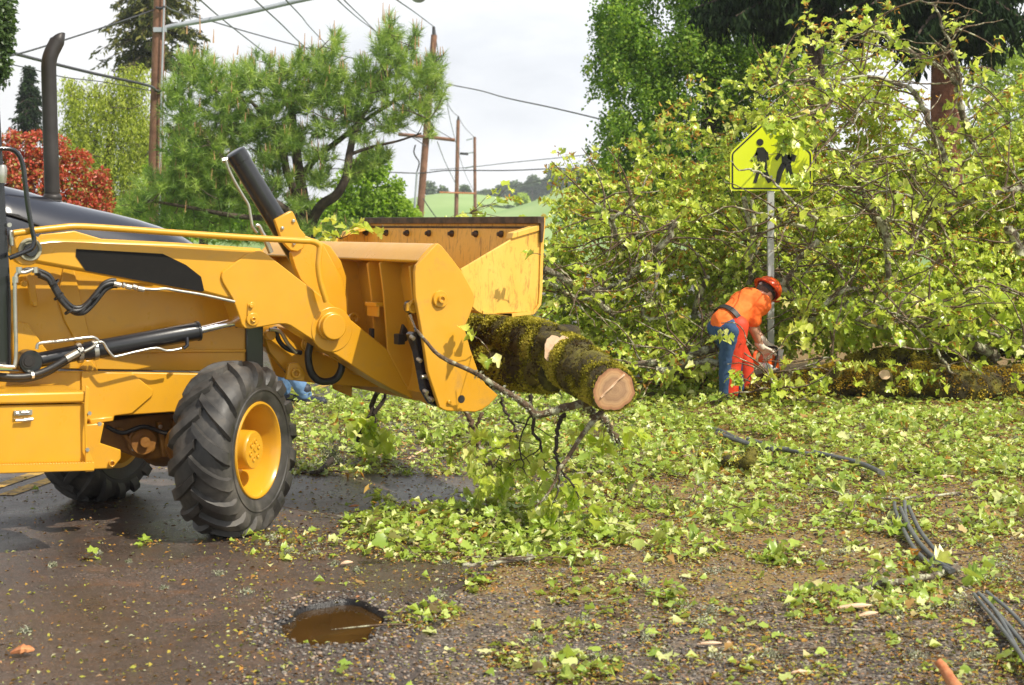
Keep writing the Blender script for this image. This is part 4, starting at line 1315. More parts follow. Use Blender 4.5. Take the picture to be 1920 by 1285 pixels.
MOSS_GAP = []
def moss_on(name, path, radii, parent, count, m=None, size=(.010, .024), under=.25, seed=0, amp=.06):
    pts = [Vector(p) for p in path]
    M_ = len(pts)
    L = np.array([(pts[i + 1] - pts[i]).length for i in range(M_ - 1)])
    cum = np.concatenate([[0], np.cumsum(L)])
    P, D, N, S, Q = [], [], [], [], []
    while len(P) < count:
        s = random.random() * cum[-1]
        i = int(min(np.searchsorted(cum, s, 'right') - 1, M_ - 2))
        f = (s - cum[i]) / max(L[i], 1e-6)
        p = pts[i].lerp(pts[i + 1], f); r = lerp(radii[i], radii[i + 1], f)
        t = (pts[i + 1] - pts[i]).normalized(); a, b = nrot(t)
        an = random.uniform(0, 2 * math.pi)
        d = a * math.cos(an) + b * math.sin(an)
        cl = noise.noise((p + d * r) * 6 + Vector((seed, 3, 1)))
        w = under + (1 - under) * min(1, max(0, (d.z + .45) / .8))
        if random.random() > w * min(1, max(.08, .62 + cl * 2.2)): continue
        if any((p + d * r - g_).length < gr for g_, gr in MOSS_GAP): continue
        q = p + d * r * (1 + amp * .6 * noise.noise((p + d * r) * 4.5 + Vector((seed, 0, 0))))
        g = (d + Vector((random.uniform(-.9, .9), random.uniform(-.9, .9), random.uniform(-1.0, .6)))).normalized()
        P.append(q); D.append(g); N.append(Vector((random.gauss(0, 1), random.gauss(0, 1), random.gauss(0, 1))))
        S.append(random.uniform(*size)); Q.append(min(1, max(0, .5 + cl * 1.1 + random.uniform(-.28, .28))))
    return leafmesh(name, np.array(P), np.array(D), np.array(N), np.array(S), tmpl_leaf5(.42, .2, .3), m or M_MOSSTUFT, parent, np.array(Q))

def subdiv(pts, radii, k=40):
    path = smoothpath(pts, max(2, k // (len(pts) - 1)))
    n = len(path)
    rr = [float(np.interp(i / (n - 1) * (len(radii) - 1), range(len(radii)), radii)) for i in range(n)]
    return path, rr

# the log held in the jaw
A0 = px(1153, 731, 8.62)
path, rr = subdiv([A0, px(1110, 706, 9.0), px(1062, 676, 9.4), px(1000, 650, 9.85), px(930, 638, 10.4), px(850, 625, 11.1)], [.112, .135, .15, .165, .18, .19], 60)
me, _ = log_mesh(path, rr, 1.3, .16)
LOG = link('log', me, [M_MOSS, M_CUT], None, origin=A0, smooth=50)
tag(LOG, 'thick mossy log with a pale sawn end, gripped in the yellow bucket', 'log', 'logs in the bucket')
ORIGIN[LOG] = Vector(A0)
MOSS_GAP += [(px(1052, 655, 9.34), .075)]
b = MB()                      # torn hinge ridge across the sawn face
fn = (path[0] - path[2]).normalized(); hp = [px(x, y, 8.62) for x, y in ((1124, 744), (1134, 735), (1147, 723), (1159, 712), (1171, 702))]
vs_ = []
for k_, p_ in enumerate(hp):
    q_ = path[0] + (p_ - path[0]) - fn * (p_ - path[0]).dot(fn)
    w_d = Vector((.5, 0, -.8)).normalized(); w_ = .004 + .003 * abs(math.sin(k_ * 2.1))
    vs_ += [q_ - w_d * w_ - fn * .004, q_ - w_d * w_ * .5 + fn * (.010 + .004 * (k_ % 2)), q_ + w_d * w_ * .6 + fn * (.007 + .005 * ((k_ + 1) % 2)), q_ + w_d * w_ - fn * .004]
b.add(vs_, [(k_ * 4 + j, k_ * 4 + j + 1, k_ * 4 + j + 5, k_ * 4 + j + 4) for k_ in range(4) for j in range(3)] + [(3, 2, 1, 0), (16, 17, 18, 19)])
b.build('torn_ridge', M_CHIP, LOG)
moss_on('moss', path, rr, LOG, 34000, size=(.007, .018), seed=1.3, under=.35)
# sawn branch stubs on it
def stub(parent, c, d, r, ln, seed, cutm=M_CUT):
    d = Vector(d).normalized()
    p = [Vector(c) - d * .08, Vector(c) + d * ln * .4, Vector(c) + d * ln]
    me_, _ = log_mesh(p, [r * 1.25, r * 1.08, r], seed, .55, 32)
    return link('branch_stub', me_, [M_MOSS, cutm], parent, smooth=50)
stub(LOG, px(1050, 655, 9.33), (-.05, -.95, .22), .088, .06, 5, M_CHIP)
stub(LOG, px(1066, 618, 9.5), (.10, -.25, .9), .055, .010, 8, M_MOSS)
MOSS_GAP.clear()
path, rr = subdiv([px(1036, 706, 9.35), px(1000, 700, 9.6), px(940, 688, 10.0), px(870, 676, 10.6)], [.085, .10, .125, .14], 40)
me, _ = log_mesh(path, rr, 4.1, .16, 56, cut0=False)
L2 = link('log', me, [M_MOSS, M_CUT], None, origin=path[0], smooth=50)
tag(L2, 'shorter dark mossy log lying underneath the thick one in the bucket', 'log', 'logs in the bucket')
ORIGIN[L2] = Vector(path[0])
moss_on('moss', path, rr, L2, 6500, seed=4.1, under=.6)

# ---- twigs with leaves
class Spray:
    """collects leafy twigs so that one plant stays one crown mesh"""
    def __init__(s):
        s.P, s.D, s.N, s.S, s.Q = [], [], [], [], []
        s.c = []                      # catkins
        s.mb = MB()
    def twig(s, p, d, ln, leaf=(.07, .12), nl=9, droop=.5, r=.0035, catk=.25, wood=True, bias=0.0):
        p = Vector(p); d = Vector(d).normalized()
        pts = [p.copy()]
        steps = 4
        for i in range(steps):
            d = (d + Vector((random.gauss(0, .16), random.gauss(0, .16), random.gauss(0, .12) - droop * .16))).normalized()
            p = p + d * (ln / steps)
            pts.append(p.copy())
        if wood:
            s.mb.tube(pts, taper(r, r * .35, len(pts)), 3, caps=False)
        for i in range(nl):
            t = random.uniform(.25, 1) if i else 1.0
            k = min(int(t * steps), steps - 1)
            q = pts[k].lerp(pts[k + 1], t * steps - k)
            az = random.uniform(0, 6.283)
            ld = (d * .5 + Vector((math.cos(az), math.sin(az), random.uniform(-.9, .35)))).normalized()
            nn = Vector((random.gauss(0, .45), random.gauss(0, .45) - .15, 1)).normalized()
            sz = random.uniform(*leaf)
            q = q + ld * sz * .25
            s.P.append(q); s.D.append(ld); s.N.append(nn); s.S.append(sz)
            s.Q.append(min(1, max(0, random.betavariate(2.1, 2.1) * .97 + bias)))
        if random.random() < catk:
            for j in range(random.randint(3, 7)):
                q = pts[-1] + Vector((random.gauss(0, .03), random.gauss(0, .03), random.gauss(0, .03)))
                s.c.append((q, Vector((random.gauss(0, .5), random.gauss(0, .5), -.9 + random.uniform(0, 1.2))), random.uniform(.04, .075)))
        return pts
    def build(s, parent, lname='leaves', tname='twigs', tm=None, lm=None, tmpl=None):
        o = leafmesh(lname, np.array([tuple(q) for q in s.P]), np.array([tuple(q) for q in s.D]), np.array([tuple(q) for q in s.N]), np.array(s.S), tmpl or leafmix(), lm or M_LEAF, parent, np.array(s.Q))
        if s.mb.v: tag(s.mb.build(tname, tm or M_TWIG, parent, smooth=60), kind='stuff')
        if s.c:
            ck = leafmesh('catkins', np.array([tuple(q[0]) for q in s.c]), np.array([tuple(q[1]) for q in s.c]), rdir(len(s.c)), np.array([q[2] for q in s.c]), tmpl_leaf5(.16, .1, .3), M_CATKIN, parent)
            tag(ck, kind='stuff')
        return o

def limb_mesh(name, pts, r0, r1, m, parent=None, origin=None, sub=6, n=9, rough=.12, lichen=0, wob=0.0):
    P = smoothpath(pts, sub)
    if wob:
        P = [P[0]] + [p + Vector((random.gauss(0, wob), random.gauss(0, wob), random.gauss(0, wob))) for p in P[1:]]
    b = MB(); b.tube(P, taper(r0, r1, len(P)), n, rnd=rough)
    o = b.build(name, m, parent, smooth=70, origin=origin)
    if origin is not None: ORIGIN[o] = Vector(origin)
    if lichen:
        rr_ = taper(r0, r1, len(P))
        Ps, Ds, Ss = [], [], []
        for _ in range(lichen):
            t = random.random() ** .8 * (len(P) - 1.001); i = int(t)
            if noise.noise(P[i] * 3 + Vector((1, 2, 3))) < -.12: continue
            d = Vector((random.gauss(0, 1), random.gauss(0, 1), random.gauss(0, 1))).normalized()
            Ps.append(P[i].lerp(P[i + 1], t - i) + d * rr_[i] * .9); Ds.append(d + Vector((0, 0, -.3))); Ss.append(random.uniform(.010, .028))
        if Ps:
            lk = leafmesh('lichen', np.array([tuple(q) for q in Ps]), np.array([tuple(q) for q in Ds]), rdir(len(Ps)), np.array(Ss), tmpl_leaf5(.3, .2, .2), M_LICHEN, o); tag(lk, kind='stuff')
    return o, P

# thin limb caught under the log, across the bucket's side plate
pts = [px(781, 619, 8.98), px(800, 642, 8.96), px(820, 664, 8.95), px(845, 679, 8.92), px(888, 698, 8.9), px(933, 726, 8.9), px(967, 746, 8.9), px(990, 763, 8.9), px(1005, 777, 8.9), px(1035, 772, 8.9), px(1062, 764, 8.9), px(1108, 753, 8.95), px(1135, 742, 9.1)]
t = thing('snapped_branch', pts[8], 'long thin snapped branch running from the bucket side plate to beneath the log end', 'branch')
_, P = limb_mesh('stem', pts, .008, .026, M_TWIG, t, sub=4, lichen=260)
_, _ = limb_mesh('side_stem', [px(1132, 768, 8.9), px(1112, 790, 8.8), px(1085, 826, 8.8), px(1065, 858, 8.75), px(1050, 878, 8.7), px(1040, 905, 8.7), px(1020, 935, 8.65), px(1003, 950, 8.65)], .017, .004, M_TWIG, t, sub=4, lichen=60)

# hanging leafy boughs under bucket and log
def bough(label, main, r0, r1, sprays, leaf=(.06, .10), m=M_DTWIG, lichen=0, group=None, nl=8, droop=.9, ln=(.15, .35), catk=.05, sides=()):
    t = thing('leafy_branch', main[0], label, 'branch', group)
    _, P = limb_mesh('stem', main, r0, r1, m, t, sub=5, lichen=lichen, wob=.006)
    s = Spray()
    allp = [P]
    for sd_ in sides:
        _, q = limb_mesh('side_stem', sd_, r0 * .5, r1 * .7, m, t, sub=4, n=6, wob=.004)
        allp.append(q)
    for _ in range(sprays):
        Pq = random.choice(allp)
        i = int(len(Pq) * random.uniform(.35, .999)); i = min(i, len(Pq) - 1)
        d = Vector((random.uniform(-1, 1), random.uniform(-.8, .8), random.uniform(-.9, .3)))
        s.twig(Pq[i], d, random.uniform(*ln), leaf, nl, droop, catk=catk, r=.0028)
    s.build(t, tm=m)
    return t
g_h = 'leafy boughs hanging from the bucket'
bough('leafy bough hanging straight down below the log, its stem lichen spotted', [px(1058, 778, 9.0), px(1047, 795, 9.0), px(1043, 830, 8.95), px(1045, 860, 8.9), px(1048, 880, 8.85), px(1046, 915, 8.8), px(1038, 945, 8.8)], .014, .004, 5, group=g_h, lichen=40,
      sides=[[px(1048, 880, 8.85), px(1066, 898, 8.8), px(1080, 920, 8.8), px(1086, 938, 8.8)]])
bough('dark forked bough trailing from the underside of the log into the leaves', [px(994, 740, 9.2), px(998, 775, 9.2), px(1003, 815, 9.2), px(1014, 830, 9.2), px(1018, 860, 9.15), px(1026, 895, 9.1)], .013, .003, 7, group=g_h,
      sides=[[px(998, 775, 9.2), px(985, 800, 9.2), px(975, 840, 9.15), px(1000, 880, 9.1)], [px(1003, 815, 9.2), px(1012, 842, 9.2), px(970, 865, 9.1)]])
bough('stout bare bough leaning from the bucket corner down to the ground', [px(872, 770, 9.6), px(886, 800, 9.5), px(900, 835, 9.45), px(912, 860, 9.4), px(921, 876, 9.4)], .014, .017, 2, group=g_h, m=M_TWIG,
      sides=[[px(890, 810, 9.5), px(898, 790, 9.5), px(903, 775, 9.5)]])
bough('bright leafy bough drooping below the bucket floor beside the bare stem', [px(940, 745, 9.3), px(950, 775, 9.3), px(965, 805, 9.25), px(975, 850, 9.2), px(985, 890, 9.15)], .009, .003, 8, group=g_h, leaf=(.04, .07),
      sides=[[px(965, 790, 9.3), px(1000, 800, 9.3), px(1050, 830, 9.2)], [px(965, 805, 9.25), px(945, 840, 9.2), px(925, 880, 9.1)]])
bough('leafy bough trailing from the log butt to the right', [px(1095, 765, 9.1), px(1120, 782, 9.1), px(1135, 790, 9.1), px(1150, 812, 9.1), px(1158, 826, 9.1)], .022, .013, 3, group=g_h, m=M_TWIG, lichen=160)
bough('crooked dark branch hanging behind the bucket and touching the road', [px(716, 722, 11.4), px(700, 752, 11.5), px(697, 780, 11.6), px(712, 808, 11.7), px(706, 826, 11.8), px(690, 845, 11.9), px(672, 853, 12.1), px(632, 853, 12.1)], .016, .024, 9, leaf=(.06, .10),
      sides=[[px(705, 745, 11.5), px(690, 785, 11.5), px(670, 828, 11.6)], [px(716, 722, 11.4), px(722, 745, 11.5), px(702, 775, 11.5)]])
# leafy sprigs resting on bucket and jaw
def sprig(label, p, dirs, leaf=(.055, .09), nl=6, ln=(.10, .2), n=3, group=None, cat='leafy twig', m=M_TWIG):
    t = thing('leafy_twig', p, label, cat, group)
    s = Spray()
    for i in range(n):
        d = Vector(dirs[i % len(dirs)])
        s.twig(p, d, random.uniform(*ln), leaf, nl, .4, catk=.1)
    s.build(t, tm=m)
    return t
sprig('fresh leafy twig lying on the far end of the bucket top', px(640, 448, 10.9), [(-.8, 0, .2), (.4, 0, .25), (-.3, -.3, .5)], n=5, nl=5)
sprig('single pale leaf cluster caught on the dark cutting edge', px(716, 424, 11.0), [(0, -.3, .1)], n=1, nl=2, leaf=(.07, .09))
sprig('small green twig sticking out of the jaw beside its rusty right edge', px(1014, 478, 9.3), [(-.6, -.2, .3), (.3, -.2, .5), (-.5, -.2, -.5)], n=1, nl=2, leaf=(.05, .06), ln=(.05, .08))
sprig('small green leaf cluster on the shaded side of the mossy log', px(902, 640, 9.25), [(-.2, -.5, .2), (.3, -.5, -.2)], n=2, nl=3)
sprig('bent leafy twig rising behind the cutting edge in front of the poles', px(880, 400, 12.2), [(.6, 0, .2), (1, 0, -.1), (.8, 0, .5), (-.8, 0, .1)], n=7, nl=4, ln=(.2, .45))
# ------------------------------------------------------------------ the fallen tree
SIL = [(1000, 600), (1020, 520), (1035, 430), (1045, 365), (1070, 335), (1110, 330), (1150, 345), (1185, 330), (1215, 285), (1250, 262), (1290, 262), (1320, 215), (1365, 205), (1400, 180), (1430, 160), (1470, 140), (1510, 105), (1550, 78), (1600, 70), (1650, 80), (1690, 105), (1720, 140), (1750, 205), (1790, 245), (1830, 235), (1860, 215), (1900, 200), (1950, 185), (2100, 190), (2300, 260), (2500, 420), (2600, 600)]
def sil(x): return float(np.interp(x, [s[0] for s in SIL], [s[1] for s in SIL]))

FT = thing('fallen_tree', px(1700, 745, 16.4), 'huge uprooted maple lying on the verge, its bright leafy crown spread behind the sign', 'fallen tree')
# mossy trunk near the ground
def mossy_limb(name, pts, radii, parent, count, seed, m=M_MOSSRUST):
    path, rr = subdiv(pts, radii, 44)
    me, _ = log_mesh(path, rr, seed, .2, 40)
    o = link(name, me, [M_MOSS, M_CUT], parent, smooth=60)
    return o, path, rr
o, path, rr = mossy_limb('trunk', [px(1400, 740, 15.3), px(1440, 734, 15.2), px(1520, 722, 15.15), px(1590, 712, 15.2), px(1650, 722, 15.1), px(1730, 712, 15.2), px(1820, 728, 15.1), px(1920, 720, 15.2), px(2120, 718, 15.3)], [.12, .16, .135, .17, .125, .16, .18, .17, .24], FT, 0, 2.2)
stub(FT, px(1660, 708, 15.0), (-.4, -.9, .5), .05, .07, 3, M_CHIP)
moss_on('moss', path, rr, o, 14000, M_MOSSRUST, (.012, .028), .3, 2.2)
o, path, rr = mossy_limb('limb', [px(1590, 690, 15.45), px(1660, 682, 15.45), px(1740, 688, 15.45), px(1850, 695, 15.5)], [.10, .14, .14, .15], FT, 0, 3.7)
moss_on('moss', path, rr, o, 4500, M_MOSSTUFT, (.015, .035), .3, 3.7)
o, path, rr = mossy_limb('limb', [px(1800, 640, 17.2), px(1870, 635, 17.1), px(1960, 640, 17.0), px(2100, 650, 17.0)], [.12, .18, .22, .26], FT, 0, 5.7)
moss_on('moss', path, rr, o, 3500, M_MOSSRUST, (.015, .035), .3, 5.7)
o, path, rr = mossy_limb('limb', [px(1860, 545, 17.4), px(1905, 515, 17.4), px(1990, 500, 17.4)], [.15, .2, .24], FT, 0, 6.7)
moss_on('moss', path, rr, o, 2500, M_MOSSRUST, (.015, .035), .4, 6.7)
for pts, r in (([px(1220, 612, 17.6), px(1290, 618, 17.5), px(1345, 640, 17.4)], [.10, .12, .11]),
               ([px(1245, 474, 17.9), px(1310, 492, 17.8), px(1380, 505, 17.8), px(1480, 540, 17.7)], [.06, .08, .09, .11]),
               ([px(1050, 690, 17.0), px(1180, 735, 16.8), px(1290, 725, 16.6), px(1360, 735, 16.4)], [.08, .12, .13, .13])):
    o, path, rr = mossy_limb('limb', pts, r, FT, 0, random.uniform(0, 9))
    moss_on('moss', path, rr, o, 1800, M_MOSSRUST, (.015, .03), .4, 1.1)

# grey lichened limbs read off the photograph, each at its own depth in the crown
LIMBS = [
 ([(1020, 505), (1060, 525), (1100, 545), (1130, 575), (1150, 590)], 15.9, .030, .022, 16.2),
 ([(1018, 520), (1045, 540), (1070, 555), (1100, 560), (1130, 566)], 16.0, .022, .018, 16.3),
 ([(1120, 385), (1145, 410), (1155, 445), (1162, 480), (1165, 520)], 16.4, .020, .028, 16.8),
 ([(1145, 410), (1170, 400), (1185, 380)], 16.4, .018, .010, 16.3),
 ([(1162, 472), (1185, 450), (1215, 425)], 16.6, .018, .010, 16.5),
 ([(1265, 415), (1250, 450), (1215, 485), (1185, 515), (1160, 535), (1120, 545)], 16.2, .028, .020, 16.5),
 ([(1235, 490), (1230, 530), (1215, 560), (1205, 590), (1225, 600), (1260, 585)], 16.2, .020, .012, 16.2),
 ([(1325, 520), (1310, 560), (1300, 600)], 16.6, .028, .028, 16.8),
 ([(1395, 370), (1402, 410), (1410, 440), (1406, 480), (1405, 530)], 16.3, .022, .026, 16.5),
 ([(1410, 375), (1415, 420), (1420, 470), (1412, 520)], 16.5, .016, .02, 16.6),
 ([(1415, 398), (1450, 405), (1480, 420), (1530, 432)], 15.4, .010, .016, 15.7),
 ([(1535, 452), (1500, 485), (1480, 520), (1465, 540), (1490, 560), (1505, 590)], 16.1, .026, .03, 16.3),
 ([(1420, 500), (1460, 520), (1485, 545), (1500, 575)], 16.4, .016, .026, 16.4),
 ([(1520, 175), (1580, 150), (1640, 145), (1700, 165), (1730, 200), (1745, 240), (1770, 290), (1790, 330)], 16.9, .010, .038, 17.3),
 ([(1430, 180), (1455, 160), (1500, 150), (1570, 150), (1625, 143)], 16.8, .006, .014, 16.9),
 ([(1575, 85), (1610, 65), (1650, 62), (1680, 80), (1720, 105), (1760, 125), (1790, 150), (1800, 190), (1808, 230), (1825, 275)], 16.9, .008, .036, 17.3),
 ([(1725, 0), (1755, 15), (1768, 55), (1785, 90), (1797, 125), (1800, 160)], 16.9, .008, .020, 17.0),
 ([(1570, 155), (1560, 190), (1545, 215), (1535, 260), (1520, 300)], 16.6, .010, .006, 16.4),
 ([(1640, 185), (1610, 200), (1600, 230), (1560, 245)], 16.6, .012, .006, 16.4),
 ([(1590, 315), (1610, 335), (1625, 370), (1635, 400), (1660, 425), (1665, 460)], 15.9, .034, .030, 16.0),
 ([(1610, 335), (1625, 325), (1640, 310)], 15.9, .022, .014, 15.8),
 ([(1585, 318), (1600, 330), (1608, 340)], 15.9, .02, .022, 15.9),
 ([(1640, 400), (1655, 440), (1665, 500), (1660, 560)], 16.2, .024, .028, 16.4),
 ([(1920, 352), (1880, 358), (1840, 368), (1800, 378), (1760, 385), (1740, 382), (1700, 368), (1650, 358), (1600, 360)], 15.7, .030, .006, 15.4),
 ([(1752, 386), (1735, 420), (1715, 455), (1705, 490)], 15.5, .014, .006, 15.3),
 ([(1745, 384), (1710, 400), (1670, 415)], 15.5, .008, .004, 15.3),
 ([(1795, 370), (1770, 340), (1755, 310), (1740, 290), (1700, 270)], 15.5, .010, .004, 15.4),
 ([(1890, 425), (1905, 450), (1915, 480)], 16.1, .04, .045, 16.2),
 ([(1605, 600), (1650, 612), (1690, 600), (1720, 595), (1760, 605), (1800, 625), (1840, 650), (1870, 670)], 15.5, .012, .055, 15.8),
 ([(1620, 560), (1660, 580), (1700, 600), (1735, 630), (1765, 670), (1785, 700)], 15.3, .006, .014, 15.4),
 ([(1500, 600), (1540, 575), (1575, 548), (1610, 540)], 15.8, .024, .014, 15.8),
 ([(1600, 560), (1560, 590), (1510, 600)], 15.9, .008, .020, 15.9),
 ([(1890, 540), (1830, 548), (1780, 560), (1740, 590)], 15.3, .012, .004, 15.2),
 ([(1230, 695), (1270, 690), (1300, 665), (1345, 650), (1360, 642)], 15.7, .034, .030, 15.7),
 ([(1270, 672), (1300, 660), (1330, 652)], 15.8, .022, .026, 15.8),
 ([(1300, 685), (1330, 680), (1360, 685)], 15.6, .03, .03, 15.6),
 ([(1190, 685), (1220, 680), (1245, 690), (1265, 705)], 15.8, .03, .034, 15.8),
 ([(1470, 745), (1480, 710), (1500, 690), (1560, 670)], 15.5, .014, .006, 15.4),
 ([(1440, 700), (1455, 730), (1465, 760)], 15.3, .012, .010, 15.2),
 ([(1370, 302), (1385, 320), (1400, 318), (1425, 325), (1455, 345), (1490, 380), (1530, 410)], 15.2, .004, .014, 15.5),
 ([(1850, 620), (1890, 640), (1940, 660)], 15.6, .012, .016, 15.6),
 ([(1860, 130), (1830, 160), (1815, 200)], 17.4, .006, .012, 17.4),
]
limb_pts = []
for pts, Y0, r0, r1, Y1 in LIMBS:
    n = len(pts)
    W3 = [px(x, y, lerp(Y0, Y1, i / (n - 1)) - .4) for i, (x, y) in enumerate(pts)]
    _, P = limb_mesh('limb', W3, r0 * 1.12, r1 * 1.12, M_BARK, FT, sub=4, n=8, lichen=int(500 * (r0 + r1) * n / 5 * 4), wob=.008)
    limb_pts += P[::2]

def insign(q):
    x, y = 960 + q.x / q.y * F, HZ - (q.z - EYE) / q.y * F
    return 1350 < x < 1545 and 200 < y < 375 and q.y < 15.9
# foliage: thousands of short leafy twigs through the whole crown
S_ = Spray()
def crown_point(x=None):
    x = x if x is not None else random.uniform(985, 2560)
    top = sil(x)
    s = random.random() ** .9
    yb = 765
    y = lerp(top + 12, yb, s ** .95)
    # depth: the crown's front slopes back as it rises; scattered inwards
    h = (yb - y) / 640
    Yf = 15.55 + 1.7 * max(0, h) ** .9 + .35 * noise.noise(Vector((x * .008, y * .008, 2)))
    Y = Yf + abs(random.gauss(0, .45))
    return x, y, Y, Yf
cnt = 0
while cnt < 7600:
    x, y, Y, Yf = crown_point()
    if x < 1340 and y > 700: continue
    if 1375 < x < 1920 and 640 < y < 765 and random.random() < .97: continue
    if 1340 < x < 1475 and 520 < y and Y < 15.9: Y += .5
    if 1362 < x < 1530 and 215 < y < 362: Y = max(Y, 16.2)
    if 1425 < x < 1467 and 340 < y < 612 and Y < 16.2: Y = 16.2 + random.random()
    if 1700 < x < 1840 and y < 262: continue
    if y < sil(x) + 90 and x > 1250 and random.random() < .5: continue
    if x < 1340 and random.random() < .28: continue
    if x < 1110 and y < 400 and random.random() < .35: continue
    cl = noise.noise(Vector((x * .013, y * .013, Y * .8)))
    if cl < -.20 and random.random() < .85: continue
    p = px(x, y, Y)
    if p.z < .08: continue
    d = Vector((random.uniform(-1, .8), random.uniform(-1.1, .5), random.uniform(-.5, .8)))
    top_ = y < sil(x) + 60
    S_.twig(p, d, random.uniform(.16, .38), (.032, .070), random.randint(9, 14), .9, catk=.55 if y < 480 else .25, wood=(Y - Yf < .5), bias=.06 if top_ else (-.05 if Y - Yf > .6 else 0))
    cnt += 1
# twigs that stand proud of the outline
for _ in range(170):
    x = random.uniform(1040, 2100)
    y = sil(x) + random.uniform(-12, 14)
    if 1690 < x < 1845: continue
    Y = 17.2 + random.uniform(-.3, .3)
    S_.twig(px(x, y, Y), Vector((random.uniform(-1, .4), 0, random.uniform(.0, 1))), random.uniform(.15, .4), (.05, .09), 5, .7, catk=.7)
# low front boughs right of the worker
for _ in range(260):
    x = random.uniform(1480, 2150); y = random.uniform(540, 700)
    Y = random.uniform(15.2, 15.7)
    if 1400 < x and y > 625: continue
    S_.twig(px(x, y, Y), Vector((random.uniform(-1, 1), -.6, random.uniform(-.6, .4))), random.uniform(.15, .35), (.07, .115), 7, 1.0, catk=.15)
for _ in range(22):
    x = random.uniform(1500, 2000)
    S_.twig(px(x, random.uniform(680, 740), random.uniform(14.8, 14.95)), Vector((random.uniform(-1, 1), -.4, random.uniform(-.5, .6))), random.uniform(.1, .25), (.05, .09), 5, .8, catk=.1)
# limbs' own side twigs
for _ in range(330):
    q = random.choice(limb_pts)
    if insign(q): continue
    S_.twig(q, Vector((random.uniform(-1, 1), random.uniform(-1, .4), random.uniform(-.2, 1))), random.uniform(.2, .45), (.06, .10), 5, .8, catk=.3, r=.005)
for _ in range(330):
    q = random.choice(limb_pts)
    if insign(q): continue
    P_ = [q]
    d = Vector((random.uniform(-1, 1), random.uniform(-.7, .3), random.uniform(-.4, 1))).normalized()
    for i in range(6):
        d = (d + Vector((random.gauss(0, .2), random.gauss(0, .15), random.gauss(0, .18) - .05))).normalized()
        P_.append(P_[-1] + d * .11)
    S_.mb.tube(P_, taper(.011, .004, 7), 4, caps=False)
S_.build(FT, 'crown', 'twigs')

# the bit of leafy bough that hangs over the sign's right half
t = thing('leafy_branch', px(1500, 262, 15.2), 'leafy maple bough drooping over the right half of the yellow sign', 'branch')
s = Spray()
for pts in ([(1560, 190), (1530, 230), (1500, 262), (1470, 285), (1440, 290)], [(1580, 240), (1540, 280), (1520, 310), (1505, 335)], [(1560, 190), (1510, 215), (1475, 225), (1458, 235)]):
    _, P = limb_mesh('stem', [px(x, y, 15.9 - .75 * i / (len(pts) - 1)) for i, (x, y) in enumerate(pts)], .012, .003, M_TWIG, t, sub=4, n=6)
    for _ in range(3):
        q = P[min(len(P) - 1, int(len(P) * random.uniform(.2, 1)))]
        s.twig(q, Vector((random.uniform(-1, 1), random.uniform(-.6, .2), random.uniform(-.9, .4))), random.uniform(.08, .22), (.06, .10), 6, .9, catk=.3)
for _ in range(11):
    x, y = random.uniform(1458, 1528), random.uniform(215, 272)
    if y > 300 - (1530 - x) * .1 and x < 1490: continue
    s.twig(px(x, y, random.uniform(15.1, 15.35)), Vector((random.uniform(-1, 1), -.2, random.uniform(-.8, .4))), random.uniform(.06, .16), (.06, .10), 6, .9, catk=.3)
for q in ((1440, 222), (1446, 216), (1452, 224), (1462, 236), (1470, 244), (1436, 230), (1478, 250), (1448, 234)):
    s.twig(px(q[0], q[1], 15.3), Vector((random.uniform(-.8, .8), -.2, random.uniform(-.3, .6))), .10, (.06, .09), 5, .9, catk=.3)
for q in ((1414, 290), (1418, 305), (1424, 298), (1495, 325), (1505, 338), (1500, 318), (1512, 330)):
    s.twig(px(q[0], q[1], 15.15), Vector((random.uniform(-.5, .5), -.2, -.6)), .07, (.05, .07), 4, .9, catk=.2)
s.build(t)
# small bough in front of the worker's legs
t = thing('leafy_branch', px(1450, 700, 14.7), 'slender twig with pale leaves crossing in front of the worker', 'branch')
s = Spray()
for pts in ([(1352, 606), (1378, 606), (1394, 620), (1402, 641), (1430, 665), (1445, 700), (1475, 722), (1490, 742)], [(1436, 672), (1460, 655), (1475, 632), (1495, 622)], [(1394, 720), (1410, 700), (1425, 685), (1440, 672)], [(1490, 742), (1488, 775), (1470, 800)]):
    _, P = limb_mesh('stem', [px(x, y, 14.75) for x, y in pts], .006, .004, M_TWIG, t, sub=4, n=6)
for (x, y, n_) in ((1354, 612, 2), (1350, 622, 2), (1372, 690, 3), (1378, 700, 2), (1375, 752, 1), (1366, 765, 1), (1440, 730, 4), (1452, 720, 3), (1470, 700, 2)):
    for _ in range(n_):
        s.twig(px(x, y, 14.72), Vector((random.uniform(-.7, .7), -.2, random.uniform(-.9, .1))), .09, (.06, .085), 3, .8, catk=0)
s.build(t)
